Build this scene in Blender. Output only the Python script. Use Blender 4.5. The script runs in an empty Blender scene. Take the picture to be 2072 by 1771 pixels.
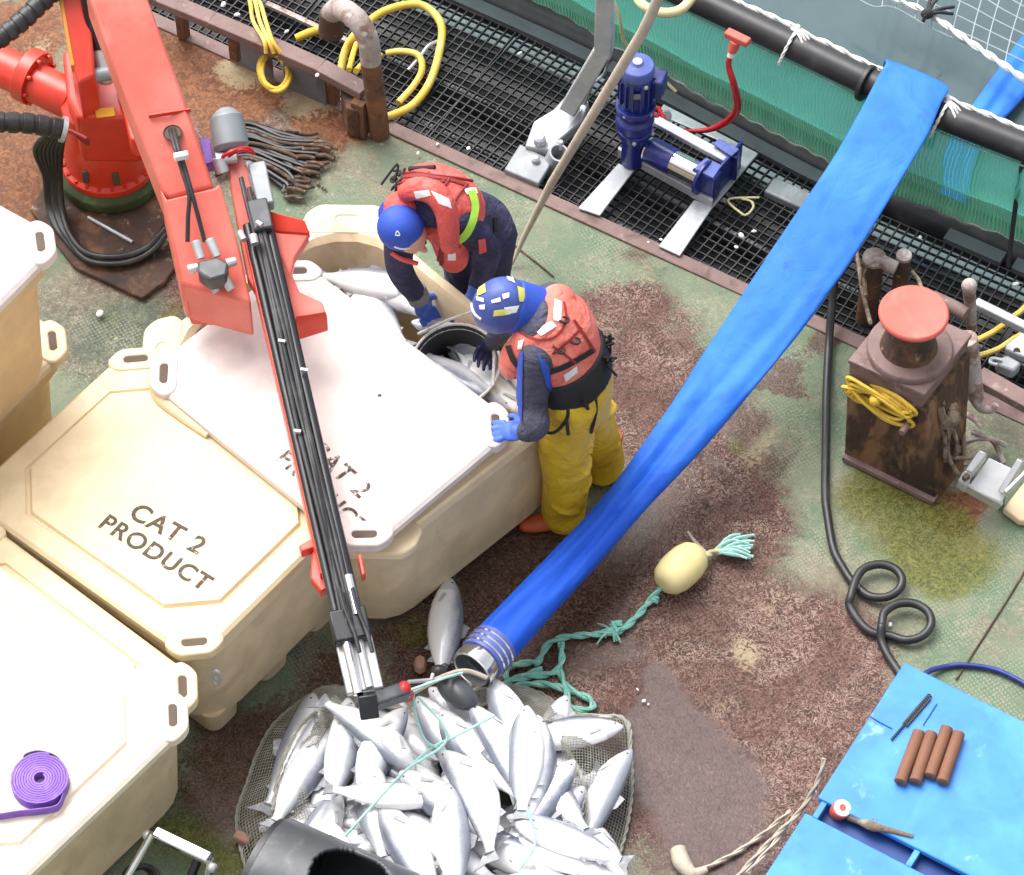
import bpy, bmesh, math, random
import numpy as np
from mathutils import Vector, Matrix, Quaternion, noise
from mathutils.bvhtree import BVHTree

R = math.radians
C = bpy.context.scene.collection

# ------------------------------------------------------------------ camera, sky, sun, exposure
PITCH, DIST, FOC = R(53.5), 15.0, 6623.0            # focal length in the units of a 2072 px wide picture
CAM = Vector((0, -DIST * math.cos(PITCH), DIST * math.sin(PITCH)))
cam = bpy.data.cameras.new('camera')
cam.sensor_fit = 'HORIZONTAL'
cam.sensor_width = 36
cam.lens = FOC / 2072 * 36
cam.clip_start, cam.clip_end = 0.5, 2000
camo = bpy.data.objects.new('camera', cam)
camo.location = CAM
camo.rotation_euler = (R(90) - PITCH, 0, 0)
C.objects.link(camo)
bpy.context.scene.camera = camo

SUN_EL, SUN_AZ = R(58), R(-38)                      # high sun behind thin cloud, from beyond and left
world = bpy.data.worlds.new('World')
bpy.context.scene.world = world
world.use_nodes = True
wn = world.node_tree
bg = wn.nodes['Background']
sky = wn.nodes.new('ShaderNodeTexSky')
sky.sky_type = 'NISHITA'
sky.sun_disc = False
sky.sun_elevation = SUN_EL
sky.sun_rotation = SUN_AZ
sky.air_density, sky.dust_density, sky.ozone_density = 1.0, 6.0, 1.0
hs = wn.nodes.new('ShaderNodeHueSaturation')        # cloud cover: nearly colourless sky
hs.inputs['Saturation'].default_value = 0.16
wn.links.new(sky.outputs[0], hs.inputs['Color'])
wn.links.new(hs.outputs[0], bg.inputs['Color'])
bg.inputs['Strength'].default_value = 0.15
sun = bpy.data.lights.new('sun', 'SUN')
sun.energy = 0.9
sun.angle = R(50)
sun.color = (1.0, 0.95, 0.90)
suno = bpy.data.objects.new('sun', sun)
sd = Vector((math.sin(SUN_AZ) * math.cos(SUN_EL), math.cos(SUN_AZ) * math.cos(SUN_EL), math.sin(SUN_EL)))
suno.rotation_euler = sd.to_track_quat('Z', 'Y').to_euler()
suno.location = sd * 30
C.objects.link(suno)
vs = bpy.context.scene.view_settings
vs.view_transform = 'Standard'
vs.look = 'None'
vs.exposure = 1.08
vs.gamma = 1
vs.use_curve_mapping = False

# ------------------------------------------------------------------ helpers
def ray(x, y):
    a, b = (x - 1036) / FOC, (885.5 - y) / FOC
    c, s = math.cos(PITCH), math.sin(PITCH)
    return Vector((a, c + b * s, -s + b * c))
def at(x, y, z=0.0):
    """point of the place at height z seen at (x, y) of the photograph"""
    d = ray(x, y)
    return CAM + d * ((z - CAM.z) / d.z)
def P(*pts):
    return [at(*p) for p in pts]
def lin(r, g, b):
    f = lambda c: c / 12.92 if c <= 0.04045 else ((c + 0.055) / 1.055) ** 2.4
    return (f(r / 255), f(g / 255), f(b / 255))
def spline(pts, n=8, closed=False):
    pts = [Vector(p) for p in pts]
    out, m = [], len(pts)
    for i in range(m if closed else m - 1):
        g = (lambda k: pts[k % m]) if closed else (lambda k: pts[min(max(k, 0), m - 1)])
        p0, p1, p2, p3 = g(i - 1), g(i), g(i + 1), g(i + 2)
        for k in range(n):
            t = k / n
            out.append(0.5 * ((2 * p1) + (p2 - p0) * t + (2 * p0 - 5 * p1 + 4 * p2 - p3) * t * t + (3 * p1 - p0 - 3 * p2 + p3) * t ** 3))
    if not closed:
        out.append(pts[-1])
    return out
def lerps(vals, m):
    """stretch a list of numbers to m samples"""
    out = []
    for i in range(m):
        t = i / max(1, m - 1) * (len(vals) - 1)
        k = min(int(t), len(vals) - 2) if len(vals) > 1 else 0
        out.append(vals[k] + (vals[min(k + 1, len(vals) - 1)] - vals[k]) * (t - k))
    return out
ORI = {}
class MB:
    def __init__(s):
        s.v, s.f, s.m = [], [], []
    def add(s, v, f, m=0):
        o = len(s.v)
        s.v += [Vector(p) for p in v]
        s.f += [tuple(i + o for i in q) for q in f]
        s.m += [m] * len(f)
        return s
    def box(s, c, size, rot=None, m=0):
        h = [Vector((x * size[0] / 2, y * size[1] / 2, z * size[2] / 2)) for x in (-1, 1) for y in (-1, 1) for z in (-1, 1)]
        if rot is not None:
            M = rot if isinstance(rot, Matrix) else Matrix.Rotation(rot, 3, 'Z')
            h = [M @ p for p in h]
        return s.add([Vector(c) + p for p in h], [(0, 1, 3, 2), (4, 6, 7, 5), (0, 4, 5, 1), (2, 3, 7, 6), (0, 2, 6, 4), (1, 5, 7, 3)], m)
    def bar(s, a, b, w, h, up=(0, 0, 1), m=0):
        """box beam from a to b, w across, h along up"""
        a, b = Vector(a), Vector(b)
        x = (b - a).normalized()
        y = Vector(up).cross(x).normalized()
        z = x.cross(y)
        return s.box((a + b) / 2, ((b - a).length, w, h), Matrix((x, y, z)).transposed(), m)
    def loft(s, rings, caps=True, closed=False, m=0):
        n = len(rings[0])
        v = [p for r in rings for p in r]
        f = []
        k = len(rings)
        for i in range(k if closed else k - 1):
            j = (i + 1) % k
            for q in range(n):
                f.append((i * n + q, i * n + (q + 1) % n, j * n + (q + 1) % n, j * n + q))
        if caps and not closed:
            f.append(tuple(reversed(range(n))))
            f.append(tuple((k - 1) * n + q for q in range(n)))
        return s.add(v, f, m)
    def tube(s, pts, r, n=8, closed=False, m=0, flat=None, caps=True):
        pts = [Vector(p) for p in pts]
        k = len(pts)
        rr = lerps(list(r), k) if isinstance(r, (list, tuple)) else [r] * k
        T = []
        for i in range(k):
            a = pts[(i - 1) % k] if closed or i else pts[0]
            b = pts[(i + 1) % k] if closed or i < k - 1 else pts[-1]
            d = b - a
            T.append(d.normalized() if d.length > 1e-9 else Vector((0, 0, 1)))
        up = Vector((0, 0, 1)) if abs(T[0].z) < 0.9 else Vector((0, 1, 0))
        N = (up - T[0] * up.dot(T[0])).normalized()
        rings = []
        for i in range(k):
            if i:
                N = T[i - 1].rotation_difference(T[i]) @ N
                N = (N - T[i] * N.dot(T[i])).normalized()
            B = T[i].cross(N)
            rings.append([pts[i] + (N * math.sin(2 * math.pi * q / n) * (flat or 1) + B * math.cos(2 * math.pi * q / n)) * rr[i] for q in range(n)])
        return s.loft(rings, caps, closed, m)
    def lathe(s, prof, c, axis=(0, 0, 1), n=32, m=0, caps=True):
        ax = Vector(axis).normalized()
        q = Vector((0, 0, 1)).rotation_difference(ax)
        return s.loft([[Vector(c) + q @ Vector((r * math.cos(2 * math.pi * k / n), r * math.sin(2 * math.pi * k / n), h)) for k in range(n)] for r, h in prof], caps, False, m)
    def cyl(s, a, b, r, n=20, m=0):
        a, b = Vector(a), Vector(b)
        L = (b - a).length
        return s.lathe([(r, 0), (r, L)], a, b - a, n, m)
    def prism(s, poly, vec, m=0):
        vec = Vector(vec)
        poly = [Vector(p) for p in poly]
        n = len(poly)
        nrm = sum(((poly[i] - poly[0]).cross(poly[(i + 1) % n] - poly[0]) for i in range(n)), Vector())
        if nrm.dot(vec) < 0:
            poly = poly[::-1]
        return s.loft([poly, [p + vec for p in poly]], True, False, m)
    def ball(s, c, r, n=12, rot=None, m=0):
        r = r if isinstance(r, (list, tuple)) else (r, r, r)
        k = max(5, n // 2 + 1)
        rings = []
        for i in range(k):
            t = 0.06 + (math.pi - 0.12) * i / (k - 1)
            ring = [Vector((math.sin(t) * math.cos(2 * math.pi * q / n) * r[0], math.sin(t) * math.sin(2 * math.pi * q / n) * r[1], -math.cos(t) * r[2])) for q in range(n)]
            if rot is not None:
                ring = [rot @ p for p in ring]
            rings.append([Vector(c) + p for p in ring])
        return s.loft(rings, True, False, m)
    def bvh(s):
        return BVHTree.FromPolygons(s.v, s.f)
    def build(s, name, mat, parent=None, bevel=0, seg=2, sharp=38, origin=None, mods=None):
        if parent is not None:
            o = ORI[parent.name]
        elif origin is not None:
            o = Vector(origin)
        else:
            a = np.array([tuple(p) for p in s.v])
            o = Vector(((a[:, 0].min() + a[:, 0].max()) / 2, (a[:, 1].min() + a[:, 1].max()) / 2, a[:, 2].min()))
        me = bpy.data.meshes.new(name)
        me.from_pydata([p - o for p in s.v], [], s.f)
        mats = mat if isinstance(mat, (list, tuple)) else [mat]
        for q in mats:
            me.materials.append(q)
        me.polygons.foreach_set('material_index', s.m)
        me.polygons.foreach_set('use_smooth', [True] * len(s.f))
        me.set_sharp_from_angle(angle=R(sharp))
        ob = bpy.data.objects.new(name, me)
        C.objects.link(ob)
        if parent is not None:
            ob.parent = parent
        else:
            ob.location = o
        ORI[ob.name] = o
        if bevel:
            b = ob.modifiers.new('bevel', 'BEVEL')
            b.width, b.segments, b.limit_method, b.angle_limit = bevel, seg, 'ANGLE', R(35)
            b.harden_normals = False
        return ob
def tag(o, label=None, cat=None, group=None, kind=None):
    for k, v in (('label', label), ('category', cat), ('group', group), ('kind', kind)):
        if v:
            o[k] = v
    return o
def thing(name, loc, label, cat, group=None):
    o = bpy.data.objects.new(name, None)
    o.empty_display_size = 0.1
    o.location = loc
    C.objects.link(o)
    ORI[o.name] = Vector(loc)
    return tag(o, label, cat, group)
def structure(o):
    o['kind'] = 'structure'
    return o
def from_mesh(name, me, mat, parent, sharp=60):
    """an evaluated mesh in place coordinates becomes a child"""
    o = ORI[parent.name]
    me.transform(Matrix.Translation(-o))
    me.materials.clear()
    for q in (mat if isinstance(mat, (list, tuple)) else [mat]):
        me.materials.append(q)
    for p in me.polygons:
        p.use_smooth = True
    ob = bpy.data.objects.new(name, me)
    C.objects.link(ob)
    ob.parent = parent
    ORI[ob.name] = o
    return ob
def blend_mesh(mb, voxel, smooth=4, it=0.5):
    """melt overlapping lofts into one continuous skin"""
    me = bpy.data.meshes.new('skin')
    me.from_pydata(mb.v, [], mb.f)
    ob = bpy.data.objects.new('skin', me)
    C.objects.link(ob)
    r = ob.modifiers.new('r', 'REMESH')
    r.mode, r.voxel_size = 'VOXEL', voxel
    q = ob.modifiers.new('s', 'SMOOTH')
    q.iterations, q.factor = smooth, it
    dg = bpy.context.evaluated_depsgraph_get()
    res = bpy.data.meshes.new_from_object(ob.evaluated_get(dg))
    bpy.data.objects.remove(ob)
    return res
def bvh_of(me):
    return BVHTree.FromPolygons([v.co.copy() for v in me.vertices], [tuple(p.vertices) for p in me.polygons])
def cast(tree, x, y, off=0.004):
    d = ray(x, y).normalized()
    loc, nor, _, _ = tree.ray_cast(CAM, d)
    if loc is None:
        loc, nor, _, _ = tree.find_nearest(at(x, y, 1.1))
        return None
    if nor.dot(d) > 0:
        nor = -nor
    return loc + nor * off
def seam(tree, pts, r, n=6, mb=None, steps=8):
    """a cord laid along a surface"""
    mb = mb or MB()
    q = [cast(tree, p.x, p.y, r * 0.5) for p in spline([Vector((a, b, 0)) for a, b in pts], steps)]
    q = [p for p in q if p is not None]
    if len(q) > 1:
        mb.tube(q, r, n)
    return mb
def patch(tree, poly, off=0.004, mb=None, n=7):
    """a thin patch sewn on a surface: a four-sided outline, gridded, laid on the surface"""
    mb = mb or MB()
    a, b, c, d = [Vector((p[0], p[1])) for p in poly]
    v, idx, f = [], {}, []
    for i in range(n + 1):
        for j in range(n + 1):
            s, t = i / n, j / n
            p = (a * (1 - s) + b * s) * (1 - t) + (d * (1 - s) + c * s) * t
            q = cast(tree, p.x, p.y, off)
            if q is not None:
                idx[i, j] = len(v)
                v.append(q)
    for i in range(n):
        for j in range(n):
            k = [(i, j), (i + 1, j), (i + 1, j + 1), (i, j + 1)]
            if all(x in idx for x in k):
                f.append(tuple(idx[x] for x in k))
    if f:
        mb.add(v, f)
    return mb

# ------------------------------------------------------------------ materials
def newmat(name):
    m = bpy.data.materials.new(name)
    m.use_nodes = True
    return m, m.node_tree, m.node_tree.nodes['Principled BSDF']
def node(nt, t, **kw):
    n = nt.nodes.new(t)
    for k, v in kw.items():
        if k in n.inputs:
            n.inputs[k].default_value = v
        else:
            setattr(n, k, v)
    return n
def coords(nt, kind='Object'):
    return nt.nodes.new('ShaderNodeTexCoord').outputs[kind]
def nz(nt, vec, scale, detail=5, rough=0.55, dist=0.0):
    n = node(nt, 'ShaderNodeTexNoise', Scale=scale, Detail=detail, Roughness=rough, Distortion=dist)
    nt.links.new(vec, n.inputs['Vector'])
    return n.outputs['Fac']
def step(nt, fac, lo, hi):
    n = nt.nodes.new('ShaderNodeMapRange')
    n.interpolation_type = 'SMOOTHSTEP'
    n.inputs['From Min'].default_value, n.inputs['From Max'].default_value = lo, hi
    nt.links.new(fac, n.inputs['Value'])
    return n.outputs['Result']
def op(nt, o, a, b):
    n = nt.nodes.new('ShaderNodeMath')
    n.operation = o
    for i, x in enumerate((a, b)):
        if isinstance(x, (int, float)):
            n.inputs[i].default_value = x
        else:
            nt.links.new(x, n.inputs[i])
    return n.outputs[0]
def mix(nt, fac, a, b, mode='MIX'):
    n = nt.nodes.new('ShaderNodeMix')
    n.data_type, n.blend_type = 'RGBA', mode
    for k, x in ((0, fac), (6, a), (7, b)):
        if isinstance(x, (int, float)):
            n.inputs[k].default_value = x
        elif isinstance(x, tuple):
            n.inputs[k].default_value = (*x, 1) if len(x) == 3 else x
        else:
            nt.links.new(x, n.inputs[k])
    return n.outputs[2]
def bump(nt, b, h, strength, dist):
    n = node(nt, 'ShaderNodeBump', Strength=strength, Distance=dist)
    nt.links.new(h, n.inputs['Height'])
    nt.links.new(n.outputs[0], b.inputs['Normal'])
M = {}
def mat(name, col, rough=0.5, metal=0.0, layers=(), bmp=None, rvar=0.12, coat=0.0, spec=0.5, coord='Object', sheen=0, stretch=None):
    """layers: (colour, scale, low, high[, detail]) laid over the base where a noise passes the threshold"""
    m, nt, b = newmat(name)
    v = coords(nt, coord)
    if stretch:
        sc = node(nt, 'ShaderNodeMapping')
        sc.inputs['Scale'].default_value = stretch
        nt.links.new(v, sc.inputs['Vector'])
        v = sc.outputs[0]
    c = nt.nodes.new('ShaderNodeRGB')
    c.outputs[0].default_value = (*col, 1)
    c = c.outputs[0]
    f0 = nz(nt, v, 7.3, 4)
    c = mix(nt, step(nt, f0, 0.3, 0.72), c, tuple(x * 0.84 for x in col))
    for i, L in enumerate(layers):
        o = node(nt, 'ShaderNodeMapping')
        o.inputs['Location'].default_value = (3.7 * i + 1.3, 1.9 * i, 5.1 * i)
        nt.links.new(v, o.inputs['Vector'])
        c = mix(nt, step(nt, nz(nt, o.outputs[0], L[1], L[4] if len(L) > 4 else 6, 0.6, 0.4), L[2], L[3]), c, L[0])
    nt.links.new(c, b.inputs['Base Color'])
    rr = nt.nodes.new('ShaderNodeMapRange')
    rr.inputs['To Min'].default_value, rr.inputs['To Max'].default_value = max(0.03, rough - rvar), min(1, rough + rvar)
    nt.links.new(nz(nt, v, 13, 4), rr.inputs['Value'])
    nt.links.new(rr.outputs[0], b.inputs['Roughness'])
    b.inputs['Metallic'].default_value = metal
    b.inputs['Coat Weight'].default_value = coat
    b.inputs['Coat Roughness'].default_value = 0.2
    b.inputs['Specular IOR Level'].default_value = spec
    b.inputs['Sheen Weight'].default_value = sheen
    if bmp:
        bump(nt, b, nz(nt, v, bmp[0], 6, 0.55, bmp[3] if len(bmp) > 3 else 0.0), bmp[1], bmp[2])
    M[name] = m
    return m
CREAM, DIRT = (0.70, 0.52, 0.29), (0.30, 0.19, 0.10)
mat('tub_cream', (0.79, 0.63, 0.41), 0.5, layers=[((0.58, 0.43, 0.26), 3, 0.5, 0.75), ((0.40, 0.28, 0.16), 6, 0.60, 0.8, 10), ((0.50, 0.42, 0.32), 40, 0.66, 0.74, 9), ((0.16, 0.10, 0.07), 55, 0.71, 0.76)], bmp=(5, 0.25, 0.012))
mat('tub_tan', (0.66, 0.47, 0.24), 0.5, layers=[((0.52, 0.36, 0.20), 3, 0.5, 0.75), (DIRT, 9, 0.68, 0.8)], bmp=(5, 0.25, 0.012))
mat('lid_cream', (0.76, 0.61, 0.38), 0.5, layers=[((0.70, 0.54, 0.33), 2.2, 0.45, 0.75), ((0.55, 0.39, 0.22), 10, 0.61, 0.82, 9), ((0.62, 0.52, 0.38), 26, 0.60, 0.72, 9), ((0.2, 0.13, 0.08), 60, 0.72, 0.77)], bmp=(6, 0.2, 0.01))
mat('lid_white', (0.74, 0.655, 0.62), 0.5, layers=[((0.66, 0.56, 0.51), 2.5, 0.45, 0.8), ((0.58, 0.48, 0.42), 12, 0.62, 0.84, 9), ((0.66, 0.57, 0.52), 30, 0.6, 0.74, 9), ((0.2, 0.15, 0.12), 60, 0.73, 0.78)], bmp=(6, 0.2, 0.01))
mat('lid_pale', (0.80, 0.71, 0.57), 0.5, layers=[((0.78, 0.66, 0.5), 2.5, 0.5, 0.8), ((0.45, 0.35, 0.25), 14, 0.72, 0.84)], bmp=(6, 0.2, 0.01))
mat('slot_dark', (0.10, 0.07, 0.05), 0.8)  # near-black put in for the shade inside slots and holes
mat('rust', (0.16, 0.075, 0.045), 0.85, layers=[((0.27, 0.11, 0.05), 6, 0.45, 0.7), ((0.07, 0.035, 0.025), 11, 0.52, 0.7), ((0.32, 0.2, 0.14), 19, 0.6, 0.75)], bmp=(45, 0.7, 0.008))
mat('rust_dark', (0.075, 0.04, 0.028), 0.8, layers=[((0.18, 0.085, 0.04), 7, 0.48, 0.68), ((0.025, 0.017, 0.015), 5, 0.5, 0.72), ((0.32, 0.22, 0.15), 16, 0.6, 0.72)], bmp=(40, 0.7, 0.008))
mat('rust_streaked', (0.060, 0.030, 0.020), 0.75, layers=[((0.20, 0.10, 0.045), 7, 0.46, 0.62), ((0.02, 0.013, 0.012), 5, 0.52, 0.68), ((0.22, 0.135, 0.08), 7, 0.54, 0.70, 10), ((0.42, 0.34, 0.28), 30, 0.67, 0.76, 9), ((0.03, 0.02, 0.016), 22, 0.60, 0.72, 9)], bmp=(30, 0.8, 0.010), stretch=(1, 1, 0.5))
mat('rust_mauve', (0.21, 0.135, 0.125), 0.7, layers=[((0.12, 0.07, 0.06), 8, 0.5, 0.7), ((0.33, 0.25, 0.22), 17, 0.58, 0.75)], bmp=(40, 0.5, 0.006))
mat('rust_pale', (0.40, 0.34, 0.32), 0.8, layers=[((0.2, 0.12, 0.09), 9, 0.5, 0.66), ((0.55, 0.5, 0.47), 20, 0.55, 0.7)], bmp=(45, 0.6, 0.008))
mat('red', (0.68, 0.042, 0.018), 0.36, layers=[((0.55, 0.06, 0.035), 4, 0.5, 0.75), ((0.25, 0.03, 0.02), 26, 0.68, 0.8), ((0.06, 0.03, 0.025), 50, 0.71, 0.77)], coat=0.15, bmp=(9, 0.06, 0.01))
mat('red_pale', (0.70, 0.125, 0.09), 0.42, layers=[((0.70, 0.22, 0.175), 2.5, 0.4, 0.75), ((0.35, 0.05, 0.03), 30, 0.70, 0.8), ((0.10, 0.05, 0.04), 60, 0.72, 0.77), ((0.72, 0.36, 0.30), 18, 0.66, 0.75, 9)], coat=0.15, bmp=(9, 0.06, 0.01))  # boom red with the washed-out sheen of the sky put into the colour
mat('red_cap', (0.66, 0.115, 0.085), 0.55, layers=[((0.66, 0.19, 0.15), 4, 0.45, 0.7), ((0.28, 0.16, 0.14), 22, 0.68, 0.76)], bmp=(30, 0.25, 0.004))
mat('green_ring', (0.05, 0.075, 0.03), 0.8, layers=[((0.09, 0.13, 0.05), 14, 0.5, 0.7), ((0.10, 0.05, 0.03), 9, 0.58, 0.7)], bmp=(40, 0.6, 0.006))
mat('orange_paint', (0.75, 0.30, 0.04), 0.5)
mat('yellow_plate', (0.85, 0.45, 0.02), 0.45)
mat('black_rubber', (0.018, 0.018, 0.020), 0.45, layers=[((0.05, 0.05, 0.052), 8, 0.5, 0.75)], bmp=(60, 0.15, 0.002))
mat('black_gloss', (0.014, 0.014, 0.018), 0.28, layers=[((0.05, 0.05, 0.055), 15, 0.62, 0.75)])
mat('black_hdpe', (0.022, 0.022, 0.025), 0.42, layers=[((0.07, 0.068, 0.07), 5, 0.5, 0.8)], bmp=(20, 0.1, 0.004))
mat('grey_black', (0.055, 0.06, 0.068), 0.4, layers=[((0.11, 0.115, 0.125), 6, 0.5, 0.7), ((0.2, 0.21, 0.22), 30, 0.68, 0.76)], bmp=(30, 0.1, 0.003))
mat('chrome', (0.78, 0.78, 0.80), 0.16, 1.0)
mat('alu', (0.58, 0.585, 0.60), 0.42, 0.6, layers=[((0.36, 0.36, 0.37), 12, 0.52, 0.75)])
mat('galv', (0.52, 0.54, 0.57), 0.48, 0.35, layers=[((0.42, 0.44, 0.47), 7, 0.4, 0.6), ((0.64, 0.66, 0.68), 25, 0.55, 0.75)], bmp=(30, 0.1, 0.003))
mat('galv_grey', (0.26, 0.28, 0.30), 0.5, 0.3, layers=[((0.36, 0.38, 0.4), 9, 0.5, 0.7)])
mat('grating', (0.030, 0.030, 0.034), 0.6, layers=[((0.075, 0.07, 0.07), 5, 0.5, 0.72)])
mat('grating_support', (0.25, 0.25, 0.265), 0.7, layers=[((0.05, 0.05, 0.055), 7, 0.5, 0.66)])
mat('side_grey', (0.17, 0.19, 0.225), 0.6, layers=[((0.10, 0.11, 0.13), 6, 0.5, 0.7), ((0.2, 0.11, 0.07), 9, 0.64, 0.74)])
mat('plank_grey', (0.085, 0.10, 0.115), 0.6, layers=[((0.05, 0.06, 0.07), 6, 0.5, 0.7)])
mat('winch_blue', (0.012, 0.022, 0.20), 0.35, layers=[((0.03, 0.05, 0.30), 9, 0.5, 0.7), ((0.008, 0.01, 0.08), 16, 0.56, 0.72)], coat=0.3)
mat('winch_lid', (0.09, 0.13, 0.42), 0.45, layers=[((0.14, 0.18, 0.48), 8, 0.5, 0.7)])
mat('hose_blue', (0.022, 0.15, 0.66), 0.66, layers=[((0.035, 0.19, 0.74), 3, 0.4, 0.7), ((0.015, 0.07, 0.40), 5, 0.62, 0.78, 9), ((0.16, 0.30, 0.70), 38, 0.72, 0.78), ((0.05, 0.06, 0.12), 22, 0.74, 0.8)], bmp=(5, 0.3, 0.03, 1.6), rvar=0.08, spec=0.28)
mat('box_blue', (0.035, 0.22, 0.66), 0.5, layers=[((0.06, 0.28, 0.72), 3, 0.45, 0.7), ((0.30, 0.50, 0.80), 6, 0.61, 0.76, 9), ((0.03, 0.1, 0.3), 45, 0.7, 0.76)], bmp=(14, 0.15, 0.006))
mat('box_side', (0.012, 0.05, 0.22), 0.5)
mat('yellow_rope', (0.72, 0.48, 0.05), 0.7, layers=[((0.55, 0.36, 0.06), 18, 0.5, 0.7)], bmp=(120, 0.5, 0.003))
mat('yellow_hose', (0.78, 0.58, 0.14), 0.5, layers=[((0.74, 0.44, 0.05), 6, 0.45, 0.65)])
mat('teal_rope', (0.21, 0.52, 0.42), 0.8, layers=[((0.40, 0.60, 0.52), 22, 0.5, 0.7), ((0.09, 0.27, 0.22), 30, 0.58, 0.75)], bmp=(140, 0.9, 0.004))
mat('frayed_rope', (0.38, 0.66, 0.60), 0.85, layers=[((0.5, 0.74, 0.69), 40, 0.5, 0.7)])
mat('white_rope', (0.74, 0.74, 0.72), 0.8, layers=[((0.45, 0.44, 0.42), 40, 0.52, 0.66)], bmp=(120, 0.7, 0.004))
mat('tan_rope', (0.52, 0.45, 0.36), 0.8, layers=[((0.4, 0.33, 0.26), 25, 0.5, 0.7)], bmp=(120, 0.6, 0.004))
mat('cream_rope', (0.66, 0.6, 0.33), 0.75, bmp=(120, 0.6, 0.004))
mat('old_rope', (0.20, 0.145, 0.105), 0.9, layers=[((0.33, 0.26, 0.19), 18, 0.5, 0.65), ((0.06, 0.045, 0.04), 14, 0.55, 0.7)], bmp=(90, 0.9, 0.006))
mat('cable_rust', (0.10, 0.06, 0.04), 0.85, layers=[((0.22, 0.15, 0.10), 25, 0.5, 0.66), ((0.03, 0.025, 0.022), 14, 0.5, 0.66)], bmp=(90, 0.8, 0.005))
mat('black_rope', (0.025, 0.025, 0.03), 0.8)
mat('buoy', (0.84, 0.72, 0.34), 0.5, layers=[((0.78, 0.62, 0.26), 5, 0.5, 0.75), ((0.45, 0.33, 0.15), 25, 0.68, 0.78)], bmp=(25, 0.2, 0.005))
mat('purple', (0.20, 0.085, 0.46), 0.6, layers=[((0.26, 0.13, 0.52), 10, 0.5, 0.7)], bmp=(90, 0.3, 0.002))
mat('grey_strap', (0.34, 0.29, 0.28), 0.7)
mat('roll_brown', (0.20, 0.088, 0.05), 0.75, layers=[((0.27, 0.125, 0.075), 12, 0.5, 0.7)], bmp=(80, 0.5, 0.004))
mat('red_hose', (0.5, 0.015, 0.02), 0.4)
mat('white_paint', (0.78, 0.78, 0.78), 0.5)
mat('navy', (0.030, 0.030, 0.085), 0.75, layers=[((0.05, 0.048, 0.12), 9, 0.5, 0.7), ((0.016, 0.016, 0.05), 14, 0.55, 0.75)], bmp=(9, 0.9, 0.05, 1.6))
mat('navy_blue', (0.015, 0.02, 0.24), 0.7, bmp=(22, 0.5, 0.012))
mat('sleeve_grey', (0.065, 0.065, 0.105), 0.75, layers=[((0.055, 0.055, 0.075), 10, 0.5, 0.7)], bmp=(9, 0.9, 0.05, 1.6))
mat('royal', (0.022, 0.075, 0.46), 0.65, layers=[((0.03, 0.10, 0.52), 8, 0.5, 0.75)], bmp=(30, 0.3, 0.006))
mat('helmet_blue', (0.045, 0.075, 0.30), 0.5, layers=[((0.05, 0.11, 0.42), 9, 0.45, 0.7)], bmp=(30, 0.2, 0.004))
mat('vest_red', (0.76, 0.10, 0.085), 0.6, layers=[((0.78, 0.17, 0.14), 7, 0.45, 0.7), ((0.42, 0.025, 0.025), 13, 0.6, 0.75)], bmp=(11, 0.8, 0.04, 1.2))
mat('vest_orange', (0.84, 0.17, 0.125), 0.6, layers=[((0.80, 0.24, 0.18), 7, 0.42, 0.7), ((0.5, 0.05, 0.03), 15, 0.62, 0.76)], bmp=(11, 0.8, 0.04, 1.2))
mat('strap_black', (0.012, 0.011, 0.014), 0.7)
mat('strap_red', (0.26, 0.02, 0.02), 0.7)
mat('reflective', (0.82, 0.80, 0.80), 0.35)
mat('hiviz', (0.42, 0.80, 0.07), 0.6)
mat('oilskin', (0.74, 0.48, 0.022), 0.45, layers=[((0.58, 0.35, 0.02), 5, 0.45, 0.7), ((0.72, 0.50, 0.06), 9, 0.55, 0.75), ((0.40, 0.25, 0.03), 7, 0.68, 0.8)], bmp=(6, 0.6, 0.05, 1.8), rvar=0.1)
mat('boot_orange', (0.50, 0.085, 0.018), 0.5, layers=[((0.3, 0.06, 0.02), 12, 0.55, 0.7)])
mat('glove_blue', (0.07, 0.16, 0.66), 0.5, layers=[((0.12, 0.24, 0.74), 12, 0.5, 0.7)])
mat('glove_dark', (0.012, 0.014, 0.07), 0.5)
mat('skin', (0.62, 0.32, 0.22), 0.55)
mat('eye', (0.02, 0.018, 0.016), 0.15)
mat('patch_yellow', (0.66, 0.58, 0.12), 0.6)
mat('fish_fin', (0.24, 0.25, 0.27), 0.4, layers=[((0.42, 0.43, 0.45), 30, 0.5, 0.7)])
mat('fish_fin_pale', (0.55, 0.56, 0.58), 0.4, layers=[((0.36, 0.37, 0.39), 40, 0.5, 0.7)])
mat('scrap_white', (0.82, 0.8, 0.78), 0.6)
mat('net_cord', (0.34, 0.33, 0.28), 0.8, layers=[((0.5, 0.5, 0.45), 10, 0.5, 0.7)])
mat('bird_net', (0.36, 0.42, 0.44), 0.7)
mat('rock_chip', (0.42, 0.24, 0.17), 0.8)

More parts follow.
